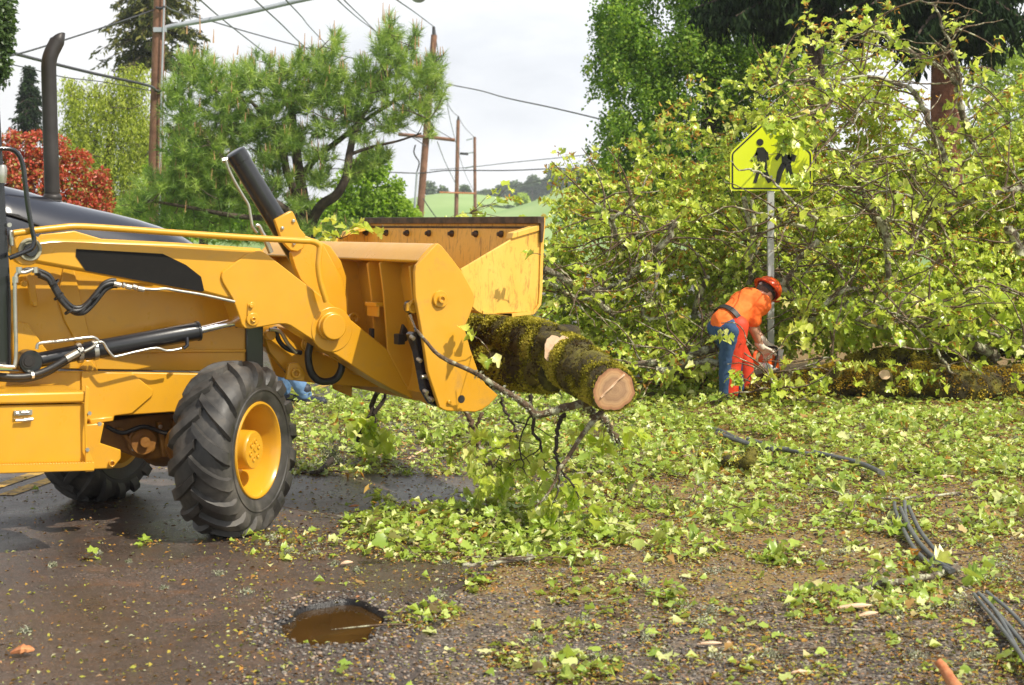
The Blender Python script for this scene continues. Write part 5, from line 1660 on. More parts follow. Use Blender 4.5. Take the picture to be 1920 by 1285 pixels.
# ------------------------------------------------------------------ leaf litter on the ground: nobody could count it
PATCH = [(960, 1235, 60, 26), (1085, 1255, 90, 34), (900, 1092, 45, 20), (1165, 1105, 55, 26), (1250, 1130, 55, 30), (1060, 1112, 60, 18), (1550, 1135, 100, 30), (1690, 1120, 130, 45), (1480, 1045, 90, 25), (1850, 985, 80, 40), (1240, 1040, 40, 28), (1290, 1045, 50, 18), (840, 1150, 35, 14), (780, 1175, 55, 18), (1870, 1085, 60, 30), (810, 1165, 50, 18), (1700, 990, 130, 25), (1480, 905, 200, 35), (1350, 965, 170, 35), (1150, 935, 140, 35), (1400, 1250, 40, 14), (1900, 1250, 60, 30), (280, 1030, 22, 6), (160, 1060, 20, 5)]
def dens(x, y):
    """how thickly leaves lie, 0..1, as seen on the photographed ground"""
    n1 = noise.noise(Vector((x * .012, y * .03, 1))) * .5 + noise.noise(Vector((x * .035, y * .08, 4))) * .35
    d = 0.0
    if x > 545 and y < 900:
        d = .72 + n1 * .9
        if x < 820 and 800 < y: d = .30 + .3 * n1
        if 800 < x < 960 and 845 < y: d = .35
        if x < 620 and y > 770: d = .55
    if x >= 900 and 880 <= y < 1000: d = max(d, .30 - .12 * (y - 880) / 120 + n1 * 1.0)
    if x >= 1000 and 1000 <= y < 1120: d = max(d, .12 + n1 * .9 - .2 * (y - 1000) / 120)
    if x >= 1000 and y >= 1120: d = max(d, .05 + n1 * .25)
    q = ((x - 830) / 200) ** 2 + ((y - 1010) / 52) ** 2
    if q < 1.3: d = max(d, min(.8, 1.2 - q * .9) + n1 * .5)
    q = ((x - 990) / 130) ** 2 + ((y - 1000) / 60) ** 2
    if q < 1.2: d = max(d, min(.9, 1.3 - q) + n1 * .3)
    q = ((x - 560) / 130) ** 2 + ((y - 1030) / 32) ** 2
    if q < 1: d = max(d, .10)
    for (cx, cy, rx, ry) in PATCH:
        q = ((x - cx) / rx) ** 2 + ((y - cy) / ry) ** 2
        if q < 1: d = max(d, (1 - q) * .55 + n1 * .5)
    if x > 420 and d == 0: d = .004
    return max(d, .0004)

CBX, CBY = [1325, 1400, 1520, 1620, 1660, 1690, 1735, 1790, 1840, 1905, 1980], [806, 828, 850, 870, 892, 965, 1030, 1085, 1120, 1190, 1290]
def scatter(n, y0, y1, x0=-60, x1=2050, pw=1.0, power=1.0, zf=None):
    out = []
    Ya, Yb = EYE * F / (y1 - HZ), EYE * F / (y0 - HZ)
    while len(out) < n:
        Y = Ya + (Yb - Ya) * random.random() ** power
        X = random.uniform((x0 - 960) / F * Y, (x1 - 960) / F * Y)
        x = 960 + X / Y * F; y = HZ + EYE / Y * F
        if not (892 < y < 945 or 1072 < y < 1112) and abs(y - float(np.interp(x, CBX, CBY))) < (9 if x < 1660 else 20) and 1325 < x and random.random() < (.85 if x < 1660 else .5): continue
        if random.random() < dens(x, y) ** pw:
            out.append((X, Y, x, y))
    return out
def gz(X, Y):
    return verge_z(X, Y) if X > road_edge(Y) else RZ - (pot_depth(X, Y) if abs(X - PC[0]) < .3 and abs(Y - PC[1]) < .5 else 0)

P, D, N, S, Q = [], [], [], [], []
for (X, Y, x, y) in scatter(23000, 735, 1300):
    dd = dens(x, y)
    hgt = random.random() ** 2 * ((.10 if y > 800 or x < 1380 else .03) if dd > .6 else .04 if dd > .2 else .012)
    az = random.uniform(0, 6.283)
    P.append((X, Y, gz(X, Y) + .008 + hgt)); D.append((math.cos(az), math.sin(az), random.gauss(.02, .18)))
    N.append((random.gauss(0, .34), random.gauss(0, .34) - .10, 1)); S.append(random.uniform(.018, .068) * (1.12 if random.random() < .15 else .95))
    Q.append(min(1, max(0, random.betavariate(1.9, 1.9) + .35 * noise.noise(Vector((X * 1.7, Y * 1.7, 6))))))
tag(leafmesh('leaf_litter', np.array(P), np.array(D), np.array(N), np.array(S), littermix(), M_LITTER, rnd=np.array(Q), vary=.35), kind='stuff')

# crumbs: catkins, bark, moss and needles
P, D, N, S, Q = [], [], [], [], []
for (X, Y, x, y) in scatter(120000, 760, 1300, pw=.42, power=1.25):
    az = random.uniform(0, 6.283)
    P.append((X, Y, gz(X, Y) + .004 + random.random() ** 3 * .02)); D.append((math.cos(az), math.sin(az), random.gauss(.05, .25)))
    N.append((random.gauss(0, .5), random.gauss(0, .5), 1)); S.append(random.uniform(.009, .030))
    Q.append(random.random())
for _ in range(1700):     # the red-brown specks on the asphalt
    Y = random.uniform(5.8, 12); X = random.uniform(-3.9, road_edge(Y))
    if noise.noise(Vector((X * 1.3, Y * 1.3, 9))) < random.uniform(-.25, .45): continue
    az = random.uniform(0, 6.283)
    P.append((X, Y, gz(X, Y) + .003)); D.append((math.cos(az), math.sin(az), 0)); N.append((0, 0, 1)); S.append(random.uniform(.004, .013)); Q.append(random.choice((.3, .4, .45, .6, .95, 1.0)))
tag(leafmesh('ground_litter', np.array(P), np.array(D), np.array(N), np.array(S), tmpl_leaf5(.20, .1, .1), M_BITS, rnd=np.array(Q), vary=.5), kind='stuff')

# pale lichen tufts torn off the bark
P, D, N, S = [], [], [], []
for (X, Y, x, y) in scatter(330, 770, 1250, pw=.5, power=1.1) + [(-2.1, 8.4, 0, 0), (-2.25, 8.1, 0, 0), (-1.9, 8.2, 0, 0), (-1.4, 7.9, 0, 0), (-2.6, 7.4, 0, 0), (-1.6, 7.6, 0, 0), (-1.2, 7.5, 0, 0), (-1.05, 8.7, 0, 0), (-.75, 8.0, 0, 0), (-2.0, 6.8, 0, 0)] + [(px(x, y, 1).x * EYE * F / (y - HZ), EYE * F / (y - HZ), x, y) for x, y in ((820, 1130), (1330, 1075), (880, 990), (940, 985), (1240, 1035), (1040, 990), (985, 975), (625, 1068))]:
    r = random.uniform(.015, .05) if x else random.uniform(.008, .022)
    k = int(60 + r * 1500)
    c = np.array((X, Y, gz(X, Y) + r * .3))
    g = rng.normal(size=(k, 3)) * np.array((1.1, 1.1, .55)) * r * .6
    P.append(c + g); D.append(rdir(k)); N.append(rdir(k)); S.append(rng.uniform(.008, .020, k))
tag(leafmesh('lichen_litter', np.concatenate(P), np.concatenate(D), np.concatenate(N), np.concatenate(S), tmpl_leaf5(.16, .2, .3), M_LICHEN), kind='stuff')

# torn leafy twigs heaped in the litter
GS = Spray()
for (X, Y, x, y) in scatter(620, 745, 1120, x0=620, pw=1.3):
    if x > 1380 and y < 775: continue
    az = random.uniform(0, 6.283)
    GS.twig((X, Y, gz(X, Y) + random.uniform(.01, .07)), (math.cos(az), math.sin(az), random.uniform(-.05, .35)), random.uniform(.12, .3), (.035, .085), random.randint(5, 9), .3, catk=.3, r=.004)
GS.build(None, 'leaf_debris', 'twig_debris', lm=M_LITTER)
tag(bpy.data.objects['leaf_debris'], kind='stuff')
# small dead twigs
b = MB()
for (X, Y, x, y) in scatter(950, 750, 1290, pw=.5, x0=600):
    az = random.uniform(0, 3.14); ln = random.uniform(.06, .32)
    p = Vector((X, Y, gz(X, Y) + .015)); P_ = [p]
    for i in range(4):
        az += random.gauss(0, .25)
        P_.append(P_[-1] + Vector((math.cos(az), math.sin(az), random.uniform(-.05, .12))) * ln / 4)
    b.tube(P_, taper(random.uniform(.003, .007), .002, 5), 4, caps=False)
tag(b.build('twig_litter', M_TWIG, smooth=60), kind='stuff')

# grass tuft by the fallen trunk
P = []; D = []
for cx, cy in ((1665, 745), (1700, 742), (1712, 748), (1655, 735)):
    c = px(cx, cy + 12, 15.6); c.z = .02
    for _ in range(22):
        P.append(tuple(c + Vector((random.gauss(0, .05), random.gauss(0, .05), 0)))); D.append((random.gauss(0, .25), random.gauss(0, .25), 1))
gt = leafmesh('grass_tuft', np.array(P), np.array(D), rdir(len(P)), rng.uniform(.2, .48, len(P)), tmpl_leaf5(.035, .02, .15), M_GRASSB)
tag(gt, kind='stuff')

# ---- sticks, chips, cable: things one can count
t = thing('mossy_stick', gnd(1365, 862, .03), 'short mossy stick with an upturned broken end beside the black cable', 'stick')
path, rr = subdiv([gnd(1310, 855, .05), gnd(1340, 858, .05), gnd(1370, 868, .05), gnd(1392, 873, .06), gnd(1404, 866, .10), gnd(1411, 850, .15) + Vector((0, 0, .02))], [.030, .036, .042, .046, .042, .034], 30)
me, _ = log_mesh(path, rr, 9.1, .2, 24)
o = link('stem', me, [M_MOSS, M_CUT], t, smooth=60)
moss_on('moss', path, rr, t, 900, None, (.008, .018), .4, 9)
t = thing('lichened_stick', gnd(600, 880, .03), 'stick with a shaggy lichen tuft lying beside the front tyre', 'stick')
_, P_ = limb_mesh('stem', [gnd(556, 886, .03), gnd(580, 888, .03), gnd(598, 884, .05), gnd(612, 872, .06), gnd(622, 862, .08)], .014, .020, M_DTWIG, t, sub=4, lichen=60)
c = np.array(tuple(gnd(622, 862, .06))) + np.array((0, 0, .03)); k = 420
leafmesh('lichen', c + rng.normal(size=(k, 3)) * np.array((.035, .03, .045)), rdir(k, -.3), rdir(k), rng.uniform(.015, .035, k), tmpl_leaf5(.12, .2, .3), M_LICHEN, t)
for (lab, pts, r0, r1) in (('pale peeled stick lying in the leaves under the bucket', [(762, 862), (780, 852), (800, 842), (815, 826)], .010, .016),
                           ('grey stick lying level in front of the leafy patch', [(868, 1060), (905, 1058), (950, 1052), (995, 1048)], .010, .016),
                           ('thin grey stick crossing the ground beside the cable bundle', [(1560, 920), (1650, 935), (1730, 932), (1800, 925)], .005, .009),
                           ('lichened stick lying across the gravel below the cable', [(1580, 1105), (1650, 1095), (1720, 1085), (1800, 1068)], .012, .020),
                           ('dark curved stick on the leaves near the middle of the verge', [(1020, 905), (1050, 898), (1075, 890), (1130, 885)], .008, .012)):
    t = thing('stick', gnd(*pts[0], .02), lab, 'stick')
    m_ = M_CHIP if 'peeled' in lab else M_BARK
    limb_mesh('stem', [gnd(x, y, .025) for x, y in pts], r0, r1, m_, t, sub=4, n=7, lichen=0 if 'peeled' in lab else 90, wob=.004)

def chip(lab, x, y, ln, w, ang, m, z=.02):
    Y = EYE * F / (y - HZ); X = (x - 960) / F * Y
    c = Vector((X, Y, gz(X, Y) + z))
    a = Vector((math.cos(ang), math.sin(ang), .1)); s = Vector((-math.sin(ang), math.cos(ang), 0))
    b = MB(); n = 9; vs_ = []
    for i in range(n):
        t_ = i / (n - 1)
        hw = w * (math.sin(math.pi * min(.96, max(.04, t_))) ** .6) * (1 + .3 * noise.noise(Vector((x, i * .9, 1))))
        cen = c + a * (t_ - .5) * ln + Vector((0, 0, .25 * w * math.sin(t_ * 3.1)))
        for k in range(7):
            q = 2 * math.pi * k / 7
            vs_.append(cen + s * math.cos(q) * hw + Vector((0, 0, math.sin(q) * hw * .45 * (1 + .3 * noise.noise(Vector((k, x, i)))))))
    fs = [(i * 7 + k, i * 7 + (k + 1) % 7, (i + 1) * 7 + (k + 1) % 7, (i + 1) * 7 + k) for i in range(n - 1) for k in range(7)]
    fs += [tuple(range(7))[::-1], tuple((n - 1) * 7 + k for k in range(7))]
    b.add(vs_, fs)
    o = b.build('wood_chip', m, None, origin=c, smooth=50)
    tag(o, lab, 'wood chip', 'wood chips on the ground')
for a in (('cream splinter under green leaves at lower right, larger of a pair', 1600, 1148, .16, .022, .0, M_CHIP),
          ('cream chip just below the larger splinter at lower right', 1628, 1163, .09, .018, .3, M_CHIP),
          ('flat pinkish chip alone on the gravel', 1330, 1212, .10, .014, -.2, M_CHIP),
          ('tiny pale chip at the bottom of the gravel', 1498, 1260, .06, .014, 0, M_CHIP),
          ('pink bark sliver on the leaves right of the cable', 1765, 898, .18, .026, .1, M_CHIP),
          ('pink bark piece just right of the mossy stick', 1415, 880, .20, .022, .2, M_CHIP),
          ('long tan chip on the road in the bucket shadow', 664, 963, .06, .016, 0, M_CHIPR),
          ('small pale chip right of the mossy stick', 1478, 890, .08, .018, .5, M_CHIP),
          ('pinkish chip half under leaves near the cable start', 1530, 862, .12, .03, .2, M_CHIP),
          ('pale chip on the verge below the lying cables', 1500, 1028, .06, .018, -.4, M_CHIP),
          ('orange-brown bark lump on the asphalt at lower left', 42, 1242, .09, .035, .1, M_CHIPR),
          ('tan bark chip on the leaf heap between tyre and gravel', 650, 1072, .06, .018, .3, M_CHIP)):
    chip(*a)
t = thing('broken_branch', gnd(1785, 1262, .05), 'orange-brown broken branch end poking in at the bottom edge', 'branch')
limb_mesh('stem', [gnd(1760, 1240, .08), gnd(1775, 1262, .05), gnd(1800, 1300, .03), gnd(1830, 1345, .02)], .016, .028, M_CHIPR, t, sub=4, n=10)

# fallen black service cable in bundles
def cable(lab, strands, r, name='fallen_cable'):
    t = thing(name, gnd(*strands[0][0][:2], .03), lab, 'cable')
    for pts in strands:
        P_ = smoothpath([gnd(p[0], p[1], (p[2] if len(p) > 2 else .03) + (.04 if p[1] < 900 else .012)) for p in pts], 8)
        b = MB(); b.tube(P_, r, 10)
        b.build('strand', M_STRAND, t, smooth=60)
M_STRAND = mat('grey_rubber_cable', (0.07, 0.075, 0.08), (0.13, 0.135, 0.13), 9, 0.45)
cable('black fallen cable bundle lying in the leaves beyond the mossy stick', [
    [(1402, 824), (1440, 835), (1470, 842), (1505, 846)],
    [(1325, 804), (1350, 808), (1380, 822), (1410, 834), (1450, 842)],
    [(1345, 812), (1400, 832), (1440, 838), (1520, 852), (1570, 858), (1620, 872), (1655, 888)],
    [(1525, 848, .045), (1560, 856, .045), (1610, 868, .04), (1650, 885, .04)]], .017)
cable('grey black cable bundle curving across the middle right verge', [
    [(1677, 943), (1679, 958), (1695, 995), (1715, 1030), (1748, 1062)],
    [(1688, 952, .045), (1705, 990, .045), (1730, 1025, .045), (1762, 1055, .04), (1788, 1070, .03)],
    [(1696, 940), (1700, 975), (1722, 1015), (1752, 1050), (1782, 1072)],
    [(1704, 950), (1722, 990), (1745, 1022), (1780, 1062)]], .0112)
cable('cable bundle at the lower right corner of the verge', [
    [(1826, 1114, .02), (1842, 1134), (1868, 1165), (1905, 1215), (1960, 1290)],
    [(1840, 1116, .02), (1862, 1140), (1888, 1180), (1915, 1230), (1965, 1300)],
    [(1835, 1112), (1880, 1160), (1925, 1215), (1980, 1290)],
    [(1850, 1110), (1898, 1150), (1950, 1210)]], .0085)
# ------------------------------------------------------------------ school crossing sign
SY = 15.75
SG = thing('school_sign', px(1446, 770, SY) * 1.0, 'fluorescent yellow-green five-sided school crossing sign on a grey post', 'road sign')
SG.location.z = 0; ORIGIN[SG] = Vector(SG.location)
M_SIGN = mat('fluorescent_sheeting', (0.62, 0.70, 0.006), (0.66, 0.74, 0.012), 3, 0.35)
M_SIGNB = mat('sign_black', (0.012, 0.012, 0.011), None, rough=0.45)
def sgp(x, y, off=0): 
    p = px(x, y, SY); p.y -= off; return p
def roundpoly(pts, r, k=5):
    out = []
    n = len(pts)
    for i in range(n):
        a, p, c = Vector(pts[i - 1]), Vector(pts[i]), Vector(pts[(i + 1) % n])
        d1 = (a - p).normalized() * r; d2 = (c - p).normalized() * r
        for j in range(k + 1):
            t = j / k
            q = (p + d1) * (1 - t) ** 2 + p * 2 * t * (1 - t) + (p + d2) * t ** 2
            out.append((q.x, q.y))
    return out
penta = [(1369, 358), (1524, 358), (1524, 286), (1446, 214), (1369, 286)]
b = MB(); b.prism([sgp(x, y) for x, y in roundpoly(penta, 8)], Vector((0, .004, 0)))
PANEL = b.build('sign_panel', M_SIGN, SG)
def inset(pts, d):
    c = Vector((1446.5, 300))
    out = []
    n = len(pts)
    for i in range(n):
        a, p, q = Vector(pts[i - 1]), Vector(pts[i]), Vector(pts[(i + 1) % n])
        e1 = (p - a).normalized(); e2 = (q - p).normalized()
        n1 = Vector((-e1.y, e1.x)); n2 = Vector((-e2.y, e2.x))
        if n1.dot(c - p) < 0: n1 = -n1
        if n2.dot(c - p) < 0: n2 = -n2
        out.append(p + (n1 + n2) * d / (1 + n1.dot(n2)))
    return out
o1 = roundpoly([tuple(p) for p in inset(penta, 3.0)], 6); o2 = roundpoly([tuple(p) for p in inset(penta, 5.8)], 4.5)
b = MB(); n = len(o1)
vs_ = [sgp(x, y, .003) for x, y in o1] + [sgp(x, y, .003) for x, y in o2]
b.add(vs_, [(i, (i + 1) % n, n + (i + 1) % n, n + i) for i in range(n)])
b.build('border', M_SIGNB, PANEL)
def glyph(name, shapes, circles):
    b = MB()
    for sh in shapes:
        b.prism([sgp(x, y, .005) for x, y in sh], Vector((0, .002, 0)))
    for (x, y, r) in circles:
        b.prism([sgp(x + r * math.cos(a), y + r * math.sin(a), .005) for a in np.linspace(0, 2 * math.pi, 24, endpoint=False)], Vector((0, .002, 0)))
    b.build(name, M_SIGNB, PANEL)
glyph('child_pictogram', [
    [(1420, 277), (1431, 276), (1436, 282), (1437, 300), (1439, 316), (1419, 318), (1420, 300), (1416, 290)],
    [(1419, 283), (1421, 290), (1411, 304), (1407, 301)],
    [(1434, 281), (1440, 286), (1442, 300), (1438, 301)],
    [(1420, 317), (1427, 317), (1418, 344), (1412, 343)],
    [(1430, 316), (1437, 316), (1446, 341), (1440, 344), (1431, 328)]], [(1425, 267, 6.5)])
glyph('adult_pictogram', [
    [(1464, 274), (1478, 273), (1484, 281), (1484, 306), (1466, 308), (1465, 292)],
    [(1466, 276), (1470, 284), (1457, 302), (1452, 298)],
    [(1479, 275), (1486, 286), (1480, 300), (1476, 296)],
    [(1482, 288), (1494, 292), (1490, 304), (1480, 301)],
    [(1465, 306), (1475, 308), (1467, 326), (1461, 347), (1453, 347), (1457, 322)],
    [(1471, 308), (1482, 304), (1485, 322), (1493, 342), (1486, 347), (1476, 328)]], [(1471, 262, 8)])
b = MB()
pw = 12 / F * SY / 2
x0 = px(1446, 400, SY)
b.box((x0.x, SY + .034, 1.28), (pw, 0, 0), (0, .028, 0), (0, 0, 1.28))
PST = b.build('post', M_GALV, SG, bevel=.004)
for z in (1.9, 1.55, 1.2, .95):
    b = MB(); b.cyl((x0.x, SY + .006, z), (0, -1, 0), .006, .003, 10); b.build('post_hole', M_DARK, PST)
for z in (2.55, 2.15):
    b = MB(); b.cyl((x0.x, SY, z), (0, -1, 0), .011, .010, 12); b.build('sign_bolt', M_GALV, PANEL)

# ------------------------------------------------------------------ people
def capsule(mb, a, b_, ra, rb, n=18):
    a, b_ = Vector(a), Vector(b_)
    t = (b_ - a).normalized()
    pts, rs = [], []
    for k in range(5):
        q = math.pi / 2 * (1 - k / 4)
        pts.append(a - t * ra * math.sin(q) * .98); rs.append(max(ra * math.cos(q), .0015))
    for k in range(1, 5):
        pts.append(a.lerp(b_, k / 5)); rs.append(lerp(ra, rb, k / 5))
    for k in range(5):
        q = math.pi / 2 * k / 4
        pts.append(b_ + t * rb * math.sin(q) * .98); rs.append(max(rb * math.cos(q), .0015))
    mb.tube(pts, rs, n)
def chain(mb, pts, rs, n=18):
    for i in range(len(pts) - 1):
        capsule(mb, pts[i], pts[i + 1], rs[i], rs[i + 1], n)
def remesh(o, vox, it=4):
    r = o.modifiers.new('skin', 'REMESH'); r.mode = 'VOXEL'; r.voxel_size = vox; r.use_smooth_shade = True
    s = o.modifiers.new('soft', 'SMOOTH'); s.iterations = it; s.factor = .5
    return o
def frame(f, up):
    f = Vector(f).normalized(); up = Vector(up); s = f.cross(up).normalized(); u = s.cross(f).normalized()
    return Matrix((s, f, u)).transposed()      # columns: right, forward, up

def hand(mb, wrist, d, side, palm, curl=.9, s=1.0):
    """palm block, four unequal fingers bent round the handle, a thumb from the palm's side"""
    wrist = Vector(wrist); d = Vector(d).normalized(); palm = Vector(palm).normalized()
    side = d.cross(palm).normalized() * side
    for k in range(4):
        o = (k - 1.5) * .019 * s
        capsule(mb, wrist + side * o * .6, wrist + d * .088 * s + side * o, .016 * s, .0125 * s, 10)
    for k, L in enumerate((.066, .076, .071, .055)):
        o = (k - 1.5) * .020 * s
        p = wrist + d * .092 * s + side * o
        dd = d.copy(); ax = side
        r = .0105 * s
        for j, f in enumerate((.46, .30, .24)):
            dd = (Matrix.Rotation(curl * (.65 + .3 * j + .05 * k), 3, d.cross(palm).normalized()) @ dd).normalized()
            q = p + dd * L * s * f
            capsule(mb, p, q, r, r * .92, 10); p = q; r *= .93
    p = wrist + d * .030 * s - side * .026 * s
    dd = (d * .7 - side * .75 + palm * .35).normalized()
    for f, r in ((.045, .0145), (.034, .0125), (.026, .011)):
        q = p + dd * f * s; capsule(mb, p, q, r * s, r * .92 * s, 10); p = q
        dd = (dd + palm * .45 + d * .3).normalized()

def person(label, J, f, mats, saw=None, chaps=True, helmet=True):
    f = Vector(f).normalized()
    rt = f.cross(Vector((0, 0, 1))).normalized()             # his right
    root = thing('person', (J['pelvis'].x, J['pelvis'].y, 0), label, 'person')
    skin, shirt, jeans, boot, glove, hatm = mats['skin'], mats['shirt'], mats['jeans'], mats['boot'], mats['glove'], mats['hat']
    pel, ch, nk, hd = J['pelvis'], J['chest'], J['neck'], J['head']
    hips = [pel - rt * .085 - Vector((0, 0, .05)), pel + rt * .085 - Vector((0, 0, .05))]
    # body: one continuous figure
    b = MB()
    chain(b, [pel, pel.lerp(ch, .5), ch], [.115, .112, .13])
    capsule(b, ch - rt * .11, ch + rt * .11, .095, .095)
    chain(b, [ch, nk, hd], [.09, .058, .06])
    Mh = frame(J['look'], J['crown'])
    b.ball(hd, .076, .096, .112, 20, 14, Mh)
    b.ball(hd + Mh @ Vector((0, .045, -.055)), .055, .055, .055, 14, 10, Mh)
    b.ball(hd + Mh @ Vector((0, .105, -.015)), .013, .020, .022, 10, 8, Mh)
    for s in (-1, 1): b.ball(hd + Mh @ Vector((s * .078, .0, -.01)), .010, .019, .030, 10, 8, Mh)
    b.ball(hd + Mh @ Vector((0, .092, -.055)), .024, .010, .008, 10, 6, Mh)
    for s in (0, 1):
        chain(b, [J['sh'][s], J['el'][s], J['wr'][s]], [.056, .043, .031])
        chain(b, [hips[s], J['kn'][s], J['an'][s]], [.095, .060, .042])
        hand(b, J['wr'][s], J['hd'][s] - J['wr'][s], 1 if s else -1, J['palm'])
        capsule(b, J['an'][s] - f * .03 + Vector((0, 0, -.04)), J['an'][s] + f * .15 + Vector((0, 0, -.05)), .035, .028)
    body = remesh(b.build('body', skin, root), .0085, 3)
    for s in (-1, 1):
        b = MB(); b.ball(hd + Mh @ Vector((s * .031, .084, .008)), .012, .009, .010, 10, 8, Mh); b.build('eye', M_SIGNB, body, smooth=80)
    # shirt
    b = MB()
    bk = -f * .01
    p1 = pel.lerp(ch, .0)
    chain(b, [p1, pel.lerp(ch, .5), ch], [.138, .138, .155])
    capsule(b, ch - rt * .125, ch + rt * .125, .112, .112)
    capsule(b, ch, nk, .105, .072)
    for s in (0, 1):
        e = J['sh'][s].lerp(J['el'][s], .62)
        chain(b, [J['sh'][s], e], [.080, .073])
    o = remesh(b.build('shirt', shirt, root), .010, 4)
    d = o.modifiers.new('folds', 'DISPLACE')
    tx = bpy.data.textures.new('cloth', 'CLOUDS'); tx.noise_scale = .07
    d.texture = tx; d.strength = .022; d.mid_level = .5
    # jeans
    b = MB()
    chain(b, [pel, pel - Vector((0, 0, .06))], [.130, .135]); capsule(b, hips[0].lerp(hips[1], .2), hips[0].lerp(hips[1], .8), .122, .122)
    for s in (0, 1):
        chain(b, [hips[s], J['kn'][s], J['an'][s] + Vector((0, 0, .01))], [.108, .076, .064])
    o = remesh(b.build('jeans', jeans, root), .010, 9)
    d = o.modifiers.new('folds', 'DISPLACE'); d.texture = tx; d.strength = .018; d.mid_level = .5
    for s in (0, 1):
        b = MB()
        a = J['an'][s]
        capsule(b, a + Vector((0, 0, .06)), a + Vector((0, 0, -.03)), .058, .052)
        capsule(b, a + Vector((0, 0, -.045)) - f * .045, a + f * .17 + Vector((0, 0, -.055)), .050, .042)
        remesh(b.build('boot', boot, root), .008, 2)
    # gloves
    for s in (0, 1):
        b = MB()
        dr = (J['hd'][s] - J['wr'][s]).normalized()
        capsule(b, J['wr'][s] - dr * .045, J['wr'][s] + dr * .01, .038, .034)
        hand(b, J['wr'][s], dr, 1 if s else -1, J['palm'], s=1.1)
        remesh(b.build('glove', glove, root), .0055, 1)
    # belt
    b = MB()
    ax = (ch - pel).normalized(); c = pel.lerp(ch, .12)
    a1 = rt; a2 = ax.cross(a1).normalized()
    ring = [(c + a1 * math.cos(t) * .160 + a2 * math.sin(t) * .150) for t in np.linspace(0, 2 * math.pi, 41)]
    n = len(ring); vs_ = []
    for p in ring:
        o_ = (p - c).normalized() * .006
        vs_ += [p - ax * .028, p + ax * .028, p + ax * .028 + o_, p - ax * .028 + o_]
    b.add(vs_, [(i * 4 + j, i * 4 + (j + 1) % 4, (i + 1) * 4 + (j + 1) % 4, (i + 1) * 4 + j) for i in range(n - 1) for j in range(4)])
    b.build('belt', M_MATBLK, root, smooth=40)
    if chaps:
        b = MB()
        for s in (0, 1):
            sh = f * .046 + rt * .036
            chain(b, [hips[s] + sh + Vector((0, 0, .03)), J['kn'][s] + sh, J['an'][s] + sh * .7 + Vector((0, 0, .07))], [.096, .076, .072])
        remesh(b.build('chaps', mats['chaps'], root), .010, 3)
    # hard hat with brim, band seen under it at the back
    if helmet:
        Mt = frame(J['look'], J['crown'])
        hc = hd + Mt @ Vector((0, -.005, .025))
        b = MB()
        prof = [(.0, .150), (.004, .155), (.012, .150), (.016, .128), (.05, .124), (.085, .108), (.112, .078), (.126, .040), (.130, 0)]
        up = Mt @ Vector((0, 0, 1))
        b.lathe(hc, up, prof, 40)
        b.lathe(hc, up, [(.0, .150), (.008, .120), (.04, .116), (.08, .10), (.11, .06), (.118, 0)], 40)
        for k in (-1, 0, 1):
            P_ = [hc + Mt @ Vector((k * .030, .128 * math.cos(t), .130 * math.sin(t) * (1 - .1 * abs(k)))) for t in np.linspace(.5, 2.64, 12)]
            b.tube(P_, .008, 6)
        h = b.build('hard_hat', hatm, root, smooth=50)
        b = MB(); b.lathe(hc - up * .028, up, [(0, .098), (.026, .101), (.026, .096), (0, .093)], 32); b.build('hat_band', M_MATBLK, h, smooth=50)
        b = MB(); b.cyl(hc - up * .016 - (Mt @ Vector((0, 1, 0))) * .096, -(Mt @ Vector((0, 1, 0))), .016, .012, 14); b.build('hat_knob', M_GALV, h, smooth=40)
    b = MB(); b.ball(hd + Mh @ Vector((0, -.028, .018)), .080, .080, .098, 16, 12, Mh); b.build('hair', mats['hair'], root, smooth=80)
    return root

M_SKIN = mat('sunburnt_skin', (0.50, 0.25, 0.16), (0.58, 0.31, 0.21), 12, 0.5)
M_SHIRT = mat('orange_shirt', (0.85, 0.13, 0.012), (0.92, 0.17, 0.018), 6, 0.8, bump=0.3, bscale=14, bdist=0.02)
M_CHAPS = mat('orange_red_chaps', (0.60, 0.035, 0.008), (0.70, 0.055, 0.014), 8, 0.65, bump=0.4, bscale=12, bdist=0.02)
M_JEANS = mat('blue_jeans', (0.018, 0.050, 0.125), (0.040, 0.090, 0.19), 9, 0.85, bump=0.4, bscale=14, bdist=0.015)
M_JEANS2 = mat('pale_jeans', (0.08, 0.17, 0.32), (0.14, 0.25, 0.42), 9, 0.85, bump=0.4, bscale=14, bdist=0.015)
M_BOOT = mat('dark_boots', (0.012, 0.016, 0.03), (0.03, 0.035, 0.05), 10, 0.6)
M_GLOVE = mat('pale_work_gloves', (0.62, 0.52, 0.42), (0.72, 0.64, 0.55), 18, 0.8, bump=0.3, bscale=60, bdist=0.004)
M_HAT = mat('orange_hard_hat', (0.80, 0.075, 0.006), (0.86, 0.10, 0.01), 4, 0.3, coat=.4)
M_HAIR = mat('brown_hair', (0.05, 0.03, 0.02), (0.12, 0.075, 0.05), 30, 0.7)
MATS = dict(skin=M_SKIN, shirt=M_SHIRT, jeans=M_JEANS, boot=M_BOOT, glove=M_GLOVE, hat=M_HAT, chaps=M_CHAPS, hair=M_HAIR)
fW = Vector((.80, .60, 0)).normalized()
rW = fW.cross(Vector((0, 0, 1)))
WY = 15.06
def feet(x, y):
    p = px(x, y, WY); return p
pel = px(1360, 606, WY + .0)
J = dict(pelvis=pel, chest=px(1406, 570, WY + .22), neck=px(1420, 561, WY + .36), head=px(1436, 549, WY + .44))
J['look'] = Vector((.55, .35, -.75)); J['crown'] = Vector((.55, .30, .78))
shc = J['chest'] + Vector((.03, .03, .0))
J['sh'] = [px(1408, 566, WY + .44), px(1415, 580, WY + .10)]
J['el'] = [px(1418, 622, WY + .52), px(1411, 615, WY + .12)]
J['wr'] = [px(1434, 643, WY + .48), px(1427, 650, WY + .22)]
J['hd'] = [px(1445, 658, WY + .46), px(1438, 664, WY + .26)]
